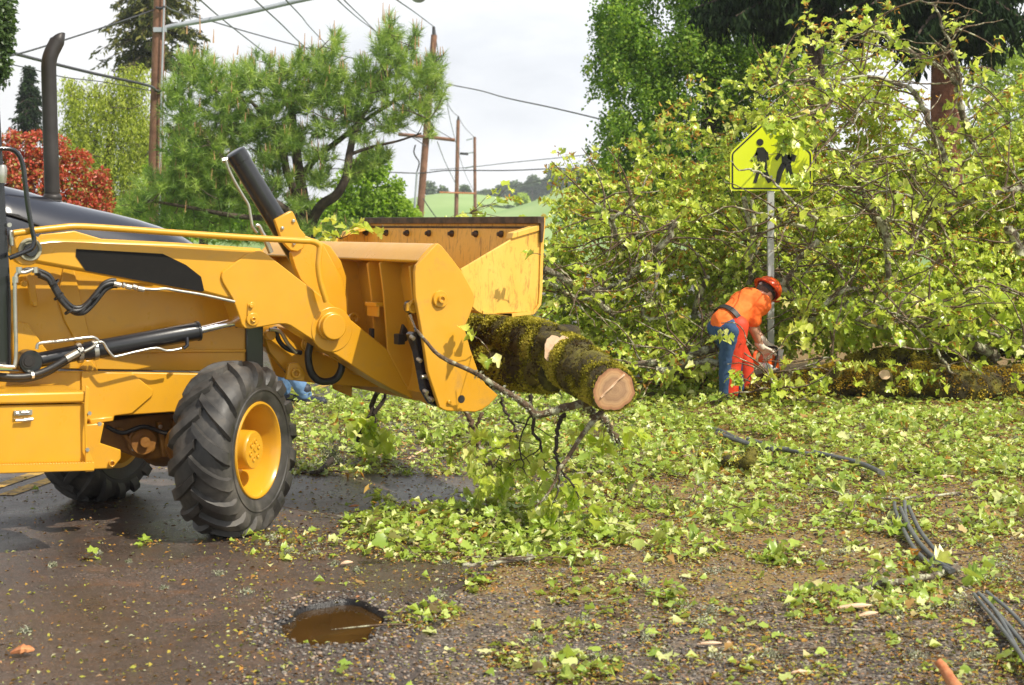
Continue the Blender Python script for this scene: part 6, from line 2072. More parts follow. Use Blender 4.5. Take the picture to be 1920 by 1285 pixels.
J['palm'] = Vector((.45, .1, -.8))
J['kn'] = [px(1385, 678, WY + .16), px(1363, 684, WY - .04)]
J['an'] = [px(1392, 748, WY + .18), px(1361, 755, WY - .04)]
for a in J['an']: a.z = .095
person('bending worker in orange shirt, hard hat and red-orange chaps over blue jeans, seen from behind', J, fW, MATS)

# chainsaw held in the gloves
CS = thing('chainsaw', px(1448, 690, WY + .36), 'orange and white chainsaw held low in the gloved hands', 'chainsaw')
M_SAWO = mat('saw_orange', (0.80, 0.11, 0.01), None, rough=0.35, coat=.3)
M_SAWW = mat('saw_pale_casing', (0.62, 0.62, 0.60), (0.72, 0.72, 0.70), 10, 0.4)
sd_ = (px(1500, 716, WY + .75) - px(1440, 682, WY + .34)).normalized()
su = Vector((0, 0, 1)); su = (su - sd_ * su.dot(sd_)).normalized(); ss = sd_.cross(su)
c = px(1440, 681, WY + .36)
b = MB(); b.prism([c + sd_ * x + su * z - ss * .05 for x, z in ((-.10, -.04), (.12, -.04), (.13, .02), (.09, .06), (.0, .085), (-.08, .06), (-.11, .01))], ss * .10)
b.build('engine_cover', M_SAWO, CS, bevel=.012, seg=3, smooth=40)
b = MB(); b.prism([c + sd_ * x + su * z - ss * .062 for x, z in ((-.12, -.085), (.13, -.085), (.16, -.05), (.13, -.02), (-.10, -.02), (-.13, -.05))], ss * .125)
b.build('casing', M_SAWW, CS, bevel=.012, seg=3, smooth=40)
b = MB(); b.tube(smoothpath([c + su * .07 - sd_ * .02 - ss * .07, c + su * .14 - ss * .06, c + su * .155, c + su * .13 + ss * .07, c - su * .04 + ss * .08], 4), .012, 10); b.build('front_handle', M_MATBLK, CS, smooth=60)
b = MB(); b.tube(smoothpath([c - sd_ * .10 + su * .05, c - sd_ * .18 + su * .07, c - sd_ * .24 + su * .02, c - sd_ * .22 - su * .05, c - sd_ * .11 - su * .06], 4), .015, 10); b.build('rear_handle', M_SAWO, CS, smooth=60)
b = MB(); b.prism([c + su * .10 + sd_ * .08 - ss * .05, c + su * .17 + sd_ * .10 - ss * .05, c + su * .17 + sd_ * .115 - ss * .05, c + su * .05 + sd_ * .11 - ss * .05], ss * .12); b.build('hand_guard', M_SAWW, CS, bevel=.004)
bar = [c + sd_ * (.14 + .40 * math.cos(t) * (1 if math.cos(t) > 0 else 0) + (0 if math.cos(t) > 0 else -.02)) + su * (-.045 + .032 * math.sin(t)) for t in np.linspace(-math.pi, math.pi, 30, endpoint=False)]
b = MB(); b.prism(bar, ss * .005); b.build('guide_bar', M_CHROME, CS)
b = MB(); b.tube(bar + [bar[0]], .005, 6); b.build('saw_chain', M_MATBLK, CS)
for k in range(4):
    b = MB(); b.box(c + sd_ * (-.06 + .035 * k) - ss * .064 - su * .05, sd_ * .010, ss * .002, su * .016); b.build('vent', M_MATBLK, CS)

# second worker, almost hidden behind the loader
d_ = px(548, 700, 15.6)
def q(dx, dy, z): return Vector((d_.x + dx, d_.y + dy, z))
J2 = dict(pelvis=q(-.20, 0, .80), chest=q(.12, -.05, 1.02), neck=q(.25, -.08, 1.08), head=q(.37, -.10, 1.06))
J2['look'] = Vector((.7, -.2, -.7)); J2['crown'] = Vector((.7, -.1, .7))
J2['sh'] = [q(.16, .13, 1.05), q(.14, -.22, 1.05)]
J2['el'] = [q(.22, .16, .78), q(.20, -.26, .78)]
J2['wr'] = [q(.34, .10, .58), q(.34, -.20, .58)]
J2['hd'] = [q(.40, .08, .50), q(.40, -.17, .50)]
J2['palm'] = Vector((.3, 0, -.9))
J2['kn'] = [q(-.06, .12, .46), q(-.08, -.13, .46)]
J2['an'] = [q(-.10, .13, .095), q(.14, -.14, .095)]
M2 = dict(MATS); M2['jeans'] = M_JEANS2; M2['shirt'] = mat('grey_shirt', (0.18, 0.2, 0.23), None, rough=.8)
person('worker in blue jeans almost hidden behind the loader and its bucket', J2, Vector((.97, -.2, 0)), M2, chaps=False)
# ------------------------------------------------------------------ background
# hills
def hill(name, ridge, Y, front, m, back=200):
    xs_ = np.linspace(ridge[0][0], ridge[-1][0], 120)
    ys_ = [float(np.interp(x, [r[0] for r in ridge], [r[1] for r in ridge])) for x in xs_]
    vs_, nr = [], 14
    for x, y in zip(xs_, ys_):
        for j in range(nr):
            t = j / (nr - 1)
            if t < .7:
                u = t / .7; Yc = lerp(Y - front, Y, u); h = (math.sin((u - .5) * math.pi) + 1) / 2
            else:
                u = (t - .7) / .3; Yc = lerp(Y, Y + back, u); h = 1 - u * u
            top = px(x, y, Y)
            X = top.x * (.35 * Yc / Y + .65)
            z = -.5 + (top.z + .5) * h + .25 * noise.noise(Vector((X * .02, Yc * .02, 3))) * h
            vs_.append((X, Yc, z))
    b = MB(); b.add(vs_, [(i * nr + j, (i + 1) * nr + j, (i + 1) * nr + j + 1, i * nr + j + 1) for i in range(len(xs_) - 1) for j in range(nr - 1)])
    return tag(b.build(name, m, smooth=180), kind='structure')
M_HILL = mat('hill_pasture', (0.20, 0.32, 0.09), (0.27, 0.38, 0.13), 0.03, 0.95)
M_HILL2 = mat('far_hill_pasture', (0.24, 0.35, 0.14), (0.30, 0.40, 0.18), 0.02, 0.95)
hill('hill', [(-600, 396), (300, 398), (560, 396), (700, 390), (760, 376), (800, 367), (835, 362), (870, 362), (905, 366), (950, 372), (990, 380), (1030, 388), (1200, 392), (2600, 396)], 380, 170, M_HILL)
hill('hill', [(840, 410), (930, 398), (975, 386), (1000, 378), (1020, 368), (1040, 360), (1100, 340), (1300, 325), (1900, 320), (2600, 330)], 300, 120, M_HILL)
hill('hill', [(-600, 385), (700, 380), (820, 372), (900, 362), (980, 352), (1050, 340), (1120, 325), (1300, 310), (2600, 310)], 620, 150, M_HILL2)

def blob_foliage(ells, n, size, tmpl, m, parent, name='crown', shell=.55, up=.25, rndb=None, flat=1.0):
    """leaves scattered through overlapping ellipsoids (cx, cy, Y, rx, ry in pixels)"""
    A = np.array([e_[3] * e_[4] for e_ in ells], float); A /= A.sum()
    idx = rng.choice(len(ells), n, p=A)
    E = np.array([tuple(px(e_[0], e_[1], e_[2])) + (e_[3] / F * e_[2], e_[4] / F * e_[2]) for e_ in ells])[idx]
    d = rdir(n); r = rng.uniform(0, 1, n) ** shell
    P = E[:, :3] + d * r[:, None] * np.stack([E[:, 3], E[:, 3] * flat, E[:, 4]], 1)
    # clumps: drop the leaves that fall in gaps
    s = 1.0 / max(.15, float(np.mean(E[:, 3])) * .55)
    keep = np.array([noise.noise(Vector(p) * s * 1.6) + .5 * noise.noise(Vector(p) * s * 4) > -.16 for p in P])
    P, d = P[keep], d[keep]
    D = unit(rdir(len(P)) + d * .6 + np.array((0, 0, -.25)))
    N = unit(rdir(len(P)) * .8 + np.array((0, -.2, up + .4)))
    S = rng.uniform(size[0], size[1], len(P))
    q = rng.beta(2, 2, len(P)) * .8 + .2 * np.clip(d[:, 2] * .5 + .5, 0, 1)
    return leafmesh(name, P, D, N, S, tmpl, m, parent, q)

def skeleton(roots, targets, r_tip, r_step, m, parent, name='branches', n=6, wig=.06):
    """branches grown from the trunk points to each target, each joining the nearest branch already there"""
    nodes = [(Vector(p), 0) for p in roots]
    b = MB()
    tg = sorted([Vector(t_) for t_ in targets], key=lambda t_: min((t_ - q[0]).length for q in nodes))
    for t_ in tg:
        k = min(range(len(nodes)), key=lambda i: (t_ - nodes[i][0]).length + .35 * max(0, nodes[i][0].z - t_.z))
        p = nodes[k][0]; L = (t_ - p).length
        if L < 1e-3: continue
        mid = p.lerp(t_, .5) + Vector((random.gauss(0, 1), random.gauss(0, 1), random.gauss(0, 1) - .6)) * L * wig
        P_ = smoothpath([p, mid, t_], 4)
        r0 = r_tip + r_step * L
        b.tube(P_, taper(r0, r_tip * .6, len(P_)), n, caps=False)
        for q in P_[2:]: nodes.append((q, 0))
    return b.build(name, m, parent, smooth=70)

def trunk(parent, pts, r0, r1, m=None, name='trunk', n=14):
    P_ = smoothpath(pts, 5)
    b = MB(); b.tube(P_, taper(r0, r1, len(P_)), n, rnd=.04)
    b.build(name, m or M_TRUNK, parent, smooth=70)
    return P_

# ---- the big pine behind the loader
YP = 30.0
PT = thing('pine_tree', (px(560, 420, YP).x, YP, 0), 'long-needled green pine with spreading dark limbs behind the loader bucket', 'tree')
base = px(585, 420, YP); base.z = 0
tp = trunk(PT, [base, px(580, 470, YP), px(572, 400, YP), px(560, 320, YP), px(550, 240, YP), px(545, 180, YP)], .15, .06)
lim = []
for pts, r0, r1 in (([px(575, 440, YP), px(600, 388, YP - .2), px(628, 368, YP - .4), px(648, 335, YP - .5), px(655, 290, YP - .4), px(668, 240, YP - .3), px(700, 180, YP), px(725, 120, YP), px(735, 50, YP)], .15, .04),
                    ([px(572, 400, YP), px(540, 330, YP - .3), px(530, 280, YP - .4), px(505, 230, YP), px(470, 190, YP)], .12, .04),
                    ([px(570, 420, YP), px(530, 390, YP - .8), px(500, 370, YP - .9), px(450, 330, YP - .8), px(400, 280, YP - .5), px(360, 220, YP - .3)], .12, .04),
                    ([px(560, 340, YP), px(590, 300, YP + .4), px(640, 260, YP + .6), px(700, 215, YP + .4), px(770, 170, YP + .2), px(812, 120, YP)], .10, .025),
                    ([px(655, 290, YP - .4), px(700, 275, YP - .4), px(745, 265, YP - .2), px(790, 250, YP)], .05, .02),
                    ([px(572, 410, YP), px(520, 410, YP - .5), px(440, 405, YP - .8), px(360, 390, YP - .7), px(270, 375, YP - .4)], .10, .03)):
    b = MB(); P_ = smoothpath(pts, 4); b.tube(P_, taper(r0 * .72, r1 * .7, len(P_)), 9, rnd=.05); b.build('limb', M_TRUNK, PT, smooth=70); lim += P_
PEL = [(330, 165, 34, 34), (360, 120, 40, 38), (385, 140, 48, 40), (345, 215, 60, 50), (420, 190, 60, 50), (335, 275, 50, 50), (400, 270, 60, 45), (455, 240, 60, 45), (300, 350, 60, 42), (360, 345, 60, 40), (430, 320, 60, 38), (255, 385, 40, 30), (330, 410, 70, 30), (410, 400, 70, 30), (480, 370, 50, 30), (555, 385, 44, 30), (600, 330, 34, 34), (530, 420, 60, 26), (420, 360, 70, 40), (520, 340, 50, 34), (370, 300, 60, 50), (520, 270, 50, 40), (440, 150, 34, 40),
       (480, 135, 45, 45), (520, 165, 50, 50), (505, 220, 50, 40), (560, 130, 40, 42), (575, 180, 55, 45), (545, 255, 50, 34), (610, 120, 42, 45), (628, 75, 22, 24), (630, 165, 55, 45), (620, 235, 50, 34), (670, 195, 45, 45), (690, 140, 36, 42), (715, 90, 28, 42), (735, 60, 24, 40), (750, 110, 38, 40), (775, 75, 20, 28),
       (735, 165, 50, 42), (790, 140, 40, 42), (815, 120, 24, 30), (790, 200, 44, 32), (825, 170, 20, 26), (730, 225, 40, 30), (805, 245, 20, 12), (680, 250, 36, 22), (700, 300, 34, 26), (660, 320, 24, 24), (715, 285, 26, 20), (600, 290, 40, 20), (560, 430, 60, 16), (640, 425, 60, 14), (500, 300, 36, 22), (455, 440, 90, 16)]
tg, tips = [], []
for (cx, cy, rx, ry) in PEL:
    k = max(5, int(rx * ry / 27))
    for _ in range(k):
        d = rdir(1)[0]; r = random.random() ** .4
        p = px(cx + d[0] * rx * r, cy - d[2] * ry * r, YP + d[1] * 1.0 * r + random.uniform(-.6, .6))
        tips.append((p, d))
        if random.random() < .22: tg.append(p)
skeleton(lim + tp, tg, .007, .011, M_TRUNK, PT, n=5)
P, D, S, Q = [], [], [], []
for p, d in tips:
    base_d = (Vector(d) * .6 + Vector((0, -.1, .55))).normalized()
    k = 40
    dd = unit(rng.normal(size=(k, 3)) * .75 + np.array(tuple(base_d)) * .9)
    back = rng.uniform(0, .16, (k, 1))
    P.append(np.array(tuple(p)) - np.array(tuple(base_d)) * back); D.append(dd); S.append(rng.uniform(.13, .21, k))
    bq = random.uniform(.1, .75); Q.append(np.clip(bq + rng.normal(0, .12, k), 0, 1))
P = np.concatenate(P); D = np.concatenate(D); S = np.concatenate(S); Q = np.concatenate(Q)
leafmesh('needles', P, D, rdir(len(P)), S, tmpl_needle(.034), M_PINE, PT, Q, smooth=False)
b = MB()
for p, d in tips:
    if d[2] > .35 and random.random() < .45:
        h = random.uniform(.10, .24); b.tube([p, p + Vector((random.gauss(0, .015), 0, h))], [.010, .004], 5)
for (x, y, h) in ((375, 28, 34), (400, 55, 26), (512, 95, 22), (570, 62, 40), (585, 68, 36), (600, 55, 20), (628, 38, 30), (718, 5, 34), (735, 30, 26), (775, 35, 24), (785, 68, 20), (515, 88, 18), (445, 85, 18), (350, 48, 16), (825, 88, 22)):
    p = px(x, y + h, YP); b.tube([p, px(x + random.uniform(-2, 2), y, YP)], [.015, .006], 5)
tag(b.build('candles', M_CANDLE, PT), kind='stuff')

# ---- weeping willow, bright yellow green
def willow(label, cx, Y, ells, nstr, m, lens=(1.0, 3.2), leaf=(.05, .11), tr=.25, dens_=20, gname='willow_tree'):
    t = thing(gname, (px(cx, 420, Y).x, Y, 0), label, 'tree')
    base = px(cx, 420, Y); base.z = 0
    tpp = trunk(t, [base, px(cx + 3, 400, Y), px(cx - 3, 330, Y), px(cx + 5, 250, Y)], tr, tr * .5)
    tg = []
    P, D, S = [], [], []
    bs = MB()
    for (ex, ey, rx, ry) in ells:
        for _ in range(int(nstr * rx * ry / 1100)):
            d = rdir(1)[0]; r = random.random() ** .4
            p = px(ex + d[0] * rx * r, ey - abs(d[2]) * ry * r, Y) + Vector((0, d[1] * rx / F * Y * r, 0))
            if random.random() < .16: tg.append(p)
            L = random.uniform(*lens) * .5
            drift = Vector((random.gauss(0, .08), random.gauss(0, .08), -1))
            P_ = [p]
            for i in range(5):
                P_.append(P_[-1] + (drift + Vector((random.gauss(0, .12), random.gauss(0, .12), 0))) * L / 5)
            k = dens_
            for _ in range(k):
                u = random.random() * 4.99; i = int(u)
                P.append(tuple(P_[i].lerp(P_[i + 1], u - i) + Vector((random.gauss(0, .05), random.gauss(0, .05), 0))))
                D.append((random.gauss(0, .5), random.gauss(0, .5), -.8)); S.append(random.uniform(*leaf))
    skeleton(tpp, tg, .012, .02, M_TRUNK, t, n=5)
    leafmesh('crown', np.array(P), np.array(D), rdir(len(P)), np.array(S), tmpl_leaf5(.16, .1, .15), m, t)
    return t
willow('bright yellow-green weeping willow left of the first brown power pole', 205, 50, [(230, 160, 40, 45), (265, 140, 30, 30), (180, 190, 55, 55), (240, 230, 60, 60), (150, 260, 45, 70), (200, 310, 70, 70), (270, 300, 45, 90), (250, 380, 60, 60), (130, 170, 25, 40), (170, 380, 60, 50)], 66, M_WILLOW, leaf=(.07, .14))

# ---- generic broadleaf and conifer builders
def tree(label, cx, Y, ells, n, size, m, tmpl=None, tr=.2, top=200, gname='tree', shell=.5, catg='tree', wood=None, flat=1.0, group=None, tgn=40):
    t = thing(gname, (px(cx, 420, Y).x, Y, 0), label, catg, group)
    base = px(cx, 420, Y); base.z = -.1
    tpp = trunk(t, [base, px(cx + 2, lerp(420, top, .3), Y), px(cx - 2, lerp(420, top, .65), Y), px(cx, top, Y)], tr, tr * .35, wood)
    tg = []
    for _ in range(tgn):
        e_ = random.choice(ells); d = rdir(1)[0]
        tg.append(px(e_[0] + d[0] * e_[2] * .8, e_[1] + d[2] * e_[3] * .8, Y) + Vector((0, d[1] * e_[2] / F * Y * .6, 0)))
    skeleton(tpp, tg, tr * .06, tr * .09, wood or M_TRUNK, t, n=5)
    blob_foliage([(a, b_q, Y, c_, d_q) for a, b_q, c_, d_q in ells], n, size, tmpl or tmpl_leaf5(), m, t, shell=shell, flat=flat)
    return t
tree('red-leaved photinia shrub behind the black engine hood', 85, 27, [(40, 300, 50, 50), (100, 290, 40, 40), (70, 350, 80, 60), (140, 340, 50, 40), (175, 385, 40, 35), (10, 340, 50, 60), (120, 400, 90, 40), (-40, 330, 50, 60), (30, 400, 80, 40), (70, 262, 26, 20), (190, 345, 20, 30), (150, 300, 22, 22), (20, 262, 24, 18)], 22000, (.045, .085), M_PHOT, tr=.10, top=330, gname='red_shrub', catg='shrub', shell=.38)
tree('dark-leaved roadside tree cut off by the upper left corner', -50, 24, [(-20, 40, 50, 60), (-25, 110, 40, 60), (10, 60, 18, 55), (5, 130, 16, 35), (-10, 0, 38, 40)], 8000, (.05, .09), M_EDGET, tr=.12, top=10, gname='broadleaf_tree', shell=.45)
tree('bright green leafy tree behind the right end of the pine', 690, 42, [(680, 350, 55, 50), (720, 390, 50, 40), (650, 400, 60, 40), (700, 310, 35, 30), (740, 360, 22, 30), (600, 410, 60, 35), (755, 405, 30, 26)], 15000, (.07, .14), M_BRIGHT, tr=.15, top=330, gname='broadleaf_tree', shell=.45)
tree('yellow-green tree seen through the lower left side of the pine', 380, 44, [(350, 330, 60, 50), (400, 370, 80, 50), (320, 390, 60, 40), (450, 400, 60, 34), (300, 320, 30, 40), (520, 410, 60, 30)], 13000, (.07, .13), M_BRIGHT, tr=.14, top=320, gname='broadleaf_tree', shell=.45)
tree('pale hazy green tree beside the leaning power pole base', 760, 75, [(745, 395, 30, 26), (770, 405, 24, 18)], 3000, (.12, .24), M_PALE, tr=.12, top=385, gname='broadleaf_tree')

def conifer(label, cx, Y, top, halfw, basey, m, n, size=(.18, .34), tr=.25, wood=None, gname='conifer_tree', droop=.5, layers=26, topw=.05, catg='tree', ybot=None):
    t = thing(gname, (px(cx, 420, Y).x, Y, 0), label, catg)
    base = px(cx, 420, Y); base.z = -.1
    trunk(t, [base, px(cx, 300, Y), px(cx, lerp(420, top, .7), Y), px(cx, top, Y)], tr, tr * .12, wood)
    b = MB(); P, D, S, Q = [], [], [], []
    k_per = max(4, n // (layers * 9))
    for li in range(layers):
        f = (li + random.uniform(-.4, .4)) / layers
        yy = lerp(top, basey, f)
        L = halfw / F * Y * (topw + (1 - topw) * max(f, 0) ** .8)
        c = px(cx, yy, Y)
        for k in range(9):
            a = random.uniform(0, 6.283); ln = L * random.uniform(.55, 1.1)
            tip = c + Vector((math.cos(a) * ln, math.sin(a) * ln, -droop * ln + random.uniform(-.1, .1)))
            mid = c.lerp(tip, .55) + Vector((0, 0, .12 * ln))
            P_ = smoothpath([c, mid, tip], 4)
            b.tube(P_, taper(.03, .008, len(P_)), 4, caps=False)
            for _ in range(k_per):
                u = random.uniform(.15, .999) * (len(P_) - 1); i = int(u)
                P.append(tuple(P_[i].lerp(P_[i + 1], u - i) + Vector((random.gauss(0, .07), random.gauss(0, .07), random.gauss(-.05, .05)))))
                D.append((math.cos(a) * .5 + random.gauss(0, .6), math.sin(a) * .5 + random.gauss(0, .6), -.75 + random.gauss(0, .3))); S.append(random.uniform(*size)); Q.append(random.random())
    b.build('branches', wood or M_TRUNK, t, smooth=70)
    leafmesh('crown', np.array(P), np.array(D), rdir(len(P)), np.array(S), tmpl_leaf5(.16, .1, .2), m, t, np.array(Q))
    return t
conifer('olive-brown conifer rising behind the first power pole', 290, 62, -90, 120, 130, M_OLIVE, 13000, (.14, .30), droop=.25, layers=20, topw=.35)
conifer('small dark spruce at the left beyond the willow', 55, 70, 128, 42, 260, M_CONIF, 4000, (.14, .28), droop=.35, layers=16)

# ---- big green tree at the top middle
GE = [(1140, 45, 34, 60), (1135, 120, 40, 40), (1120, 350, 50, 30), (1170, 40, 60, 60), (1210, 90, 80, 60), (1290, 60, 90, 70), (1400, 80, 110, 90), (1180, 150, 50, 45), (1250, 170, 90, 60), (1350, 190, 110, 70), (1460, 190, 100, 80), (1150, 210, 30, 25), (1170, 230, 60, 40), (1240, 250, 80, 50), (1330, 280, 90, 50), (1130, 290, 45, 34), (1180, 310, 70, 40), (1110, 330, 50, 28), (1160, 360, 90, 34), (1260, 340, 90, 50), (1150, 5, 40, 30), (1500, 90, 80, 80), (1280, -60, 180, 80), (1450, -60, 150, 80), (1420, 320, 120, 80), (1090, 358, 40, 22)]
GT = thing('birch_tree', (px(1330, 420, 34).x, 34, 0), 'tall mid-green weeping tree behind the sign at the top middle', 'tree')
base = px(1330, 420, 34); base.z = -.1
tpp = trunk(GT, [base, px(1328, 330, 34), px(1335, 180, 34), px(1330, 0, 34), px(1325, -120, 34)], .28, .08)
tg = [px(e_[0] + random.uniform(-.7, .7) * e_[2], e_[1] + random.uniform(-.7, .7) * e_[3], 34 + random.uniform(-1.2, 1.2)) for e_ in GE for _ in range(4)]
skeleton(tpp, tg, .01, .014, M_TRUNK, GT, n=5)
P, D, S, Q = [], [], [], []
for (ex, ey, rx, ry) in GE:
    for _ in range(int(rx * ry / 15)):
        d = rdir(1)[0]; r = random.random() ** .5
        p = px(ex + d[0] * rx * r, ey - d[2] * ry * r, 34) + Vector((0, d[1] * 1.6 * r, 0))
        if noise.noise(p * .9) + .4 * noise.noise(p * 2.3) < -.22: continue
        L = random.uniform(.25, .75); k = 20
        u = rng.uniform(0, 1, (k, 1))
        dv = np.array((random.gauss(.15, .22), random.gauss(0, .2), -.9)) * L
        P.append(np.array(tuple(p)) + u * dv + rng.normal(0, .05, (k, 3))); D.append(rdir(k, -.6)); S.append(rng.uniform(.05, .095, k))
        Q.append(np.clip(random.betavariate(2, 2.4) + rng.normal(0, .12, k), 0, 1))
P = np.concatenate(P); D = np.concatenate(D); S = np.concatenate(S); Q = np.concatenate(Q)
leafmesh('crown', P, D, rdir(len(P), .4), S, tmpl_leaf5(.36, .1, .1), M_BIRCH, GT, Q)

# ---- dark firs at the upper right
def fir_boughs(t, c0, list_, Y, m, name='crown'):
    P, D, S, Q = [], [], [], []
    b = MB()
    for (x0, y0, x1, y1, hang) in list_:
        dY = random.uniform(-1.4, 1.4)
        a = px(x0, y0, Y); e_ = px(x1, y1, Y + dY)
        P_ = smoothpath([a, a.lerp(e_, .5) + Vector((0, 0, .15)), e_], 8)
        b.tube(P_, taper(.05, .012, len(P_)), 5, caps=False)
        n = int(60 * (e_ - a).length) + 20
        for _ in range(n):
            u = random.uniform(.12, .999) * (len(P_) - 1); i = int(u)
            q = P_[i].lerp(P_[i + 1], u - i) + Vector((random.gauss(0, .06), random.gauss(0, .22), 0))
            L = random.uniform(.2, 1) * hang
            k = max(4, int(9 * L / .4))
            for j in range(k):
                P.append(tuple(q + Vector((random.gauss(0, .05), random.gauss(0, .05), -L * random.random()))))
                D.append((random.gauss(0, .35), random.gauss(0, .35), -.9)); S.append(random.uniform(.09, .20)); Q.append(random.random())
    b.build('boughs', M_TRUNK, t, smooth=70)
    leafmesh(name, np.array(P), np.array(D), rdir(len(P)), np.array(S), tmpl_leaf5(.15, .1, .15), m, t, np.array(Q))
YF = 26
F1 = thing('fir_tree', (px(1772, 420, YF).x, YF, 0), 'dark fir with a thick reddish-brown trunk at the upper right', 'tree')
base = px(1774, 420, YF); base.z = -.1
trunk(F1, [base, px(1775, 330, YF), px(1772, 200, YF), px(1773, 60, YF), px(1774, -250, YF)], .25, .19, M_REDTRUNK, n=20)
L = []
for _ in range(34):
    y0 = random.uniform(-170, 15)
    s = random.choice((-1, 1)); ln = random.uniform(60, 150 if s > 0 else 235)
    L.append((1772, y0, 1772 + s * ln, y0 + random.uniform(10, 70), random.uniform(.3, .62)))
L += [(1772, 20, 1690, 60, .6), (1772, 10, 1640, 40, .6), (1772, -10, 1590, 55, .5), (1772, 25, 1830, 70, .7), (1772, 15, 1870, 50, .7), (1772, 5, 1905, 20, .6), (1772, 30, 1715, 75, .6), (1772, 30, 1850, 80, .5), (1772, -20, 1545, 40, .5)]
fir_boughs(F1, None, L, YF, M_CONIF)
F2 = thing('fir_tree', (px(1560, 420, 29).x, 29, 0), 'second dark fir whose low boughs hang in at the top edge left of the trunk', 'tree')
base = px(1530, 420, 29); base.z = -.1
trunk(F2, [base, px(1530, 200, 29), px(1528, -250, 29)], .2, .12, M_TRUNK)
L = []
for _ in range(34):
    y0 = random.uniform(-170, -10)
    s = random.choice((-1, -1, 1)); ln = random.uniform(50, 230 if s < 0 else 120)
    L.append((1529, y0, 1529 + s * ln, y0 + random.uniform(10, 60), random.uniform(.3, .6)))
L += [(1529, -20, 1330, 20, .5), (1529, -10, 1380, 30, .5), (1529, 0, 1430, 45, .6), (1529, 5, 1600, 50, .6), (1529, 0, 1490, 60, .6)]
fir_boughs(F2, None, L, 29, M_CONIF)
tree('pale green broadleaf tree at the far right edge', 1890, 36, [(1895, 105, 45, 35), (1850, 150, 36, 34), (1900, 140, 45, 50), (1930, 190, 60, 70), (1860, 200, 40, 40), (1840, 240, 40, 40), (1890, 270, 80, 50), (1850, 300, 60, 30), (1960, 100, 50, 50)], 12000, (.06, .11), M_PALE, tr=.14, top=170, gname='broadleaf_tree', shell=.5)
tree('light green trees seen through the gap beside the fir trunk', 1700, 60, [(1700, 330, 90, 50), (1600, 340, 90, 60), (1800, 330, 80, 40), (1500, 350, 90, 60)], 9000, (.12, .22), M_PALE, tr=.14, top=330, gname='broadleaf_tree', shell=.5)

# ---- hedge line and far woods
def mass(name, ells, n, size, m):
    t = blob_foliage(ells, n, size, tmpl_leaf5(.4), m, None, name=name, shell=.4)
    return tag(t, kind='stuff')
mass('hedgerow', [(x, random.uniform(396, 425), random.uniform(58, 66), random.uniform(30, 50), random.uniform(20, 34)) for x in range(-100, 760, 22)], 24000, (.12, .26), M_BRIGHT)
mass('hedgerow', [(x, random.uniform(385, 420), random.uniform(48, 56), random.uniform(40, 60), random.uniform(40, 60)) for x in range(1080, 2300, 40)], 16000, (.12, .26), M_BIRCH)
wood = []
for x in range(885, 1120, 7):
    yt = float(np.interp(x, [885, 900, 940, 960, 1000, 1030, 1060, 1090, 1120], [364, 357, 352, 342, 346, 332, 322, 314, 308]))
    for k in range(2):
        wood.append((x, yt + 9 + k * 13 + random.uniform(-3, 3), 540, random.uniform(7, 11), random.uniform(7, 11)))
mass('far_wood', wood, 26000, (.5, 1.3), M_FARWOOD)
g = 'scattered trees on the far hill'
for i, (lab, x, y, r, Yd) in enumerate((('rounded tree on the crest of the far hill, leftmost', 805, 353, 11, 378), ('smaller tree next along the far hill crest', 830, 358, 8, 379), ('low tree on the crest between the two thin far poles', 871, 356, 9, 378), ('lone pale tree standing on the near green slope', 980, 373, 11, 300), ('pale tree standing above the dark far wood', 1000, 338, 10, 536), ('tall pale tree at the right end of the far wood', 1040, 322, 12, 536))):
    tree(lab, x, Yd, [(x, y, r, r * .9), (x - r * .4, y + 4, r * .7, r * .6), (x + r * .4, y + 3, r * .7, r * .6)], 900, (.5 * Yd / 380, 1.0 * Yd / 380), M_FARWOOD if i != 3 else M_PALE, tr=.2, top=y, gname='hill_tree', group=g, tgn=8)

# ---- power poles
def pole(lab, x0, y0, x1, y1, Y, w, m=M_POLE, gname='power_pole', cat='power pole', ext=None):
    a = px(x1, y1, Y); top = px(x0, y0, Y)
    d = (top - a) / (top.z - a.z)
    base = a + d * (-.3 - a.z)
    t = thing(gname, (base.x, base.y, 0), lab, cat)
    r = w / 2 / F * Y
    b = MB(); b.tube([base, a, a.lerp(top, .5), top], [r * 1.12, r * 1.08, r * .98, r * .88], 16)
    b.build('shaft', m, t, smooth=60)
    return t
PA = pole('nearest brown wooden power pole carrying the street lamp arm, left of the pine', 301, -60, 288, 420, 36, 25)
def bar_(parent, name, pts, Y, r, m, n=8):
    b = MB(); b.tube(smoothpath([px(p[0], p[1], p[2] if len(p) > 2 else Y) for p in pts], 4), r, n); return b.build(name, m, parent, smooth=60)
bar_(PA, 'conduit', [(309, -40, 35.8), (305, 100, 35.8), (302, 200, 35.8), (299, 420, 35.8)], 36, .022, M_GREYPOLE)
bar_(PA, 'lamp_arm', [(308, 53), (330, 48), (400, 36), (470, 22), (585, -4), (700, -22), (760, -14)], 36, .055, M_GREYPOLE)
b = MB(); c = px(785, -4, 36)
b.ball(c + Vector((-.05, 0, .06)), .32, .16, .10, 20, 10); LH = b.build('lamp_head', M_GREYPOLE, PA, smooth=60)
b = MB(); b.ball(c + Vector((0, 0, .02)), .17, .12, .13, 18, 10); b.build('lamp_glass', mat('lamp_glass', (.35, .36, .36), None, rough=.1), LH, smooth=60)
b = MB(); b.box(px(300, 56, 35.85), (.14, 0, 0), (0, .04, 0), (0, 0, .05)); b.build('arm_bracket', M_GREYPOLE, PA)
bar_(PA, 'wire_clamp', [(289, 168), (300, 172), (306, 164)], 35.8, .03, M_WIRE)
bar_(PA, 'wire_clamp', [(292, 14), (302, 16), (309, 12)], 35.8, .03, M_WIRE)
PB = pole('tall brown power pole with a sloping crossarm, leaning right behind the pine', 814, 66, 786, 420, 70, 13)
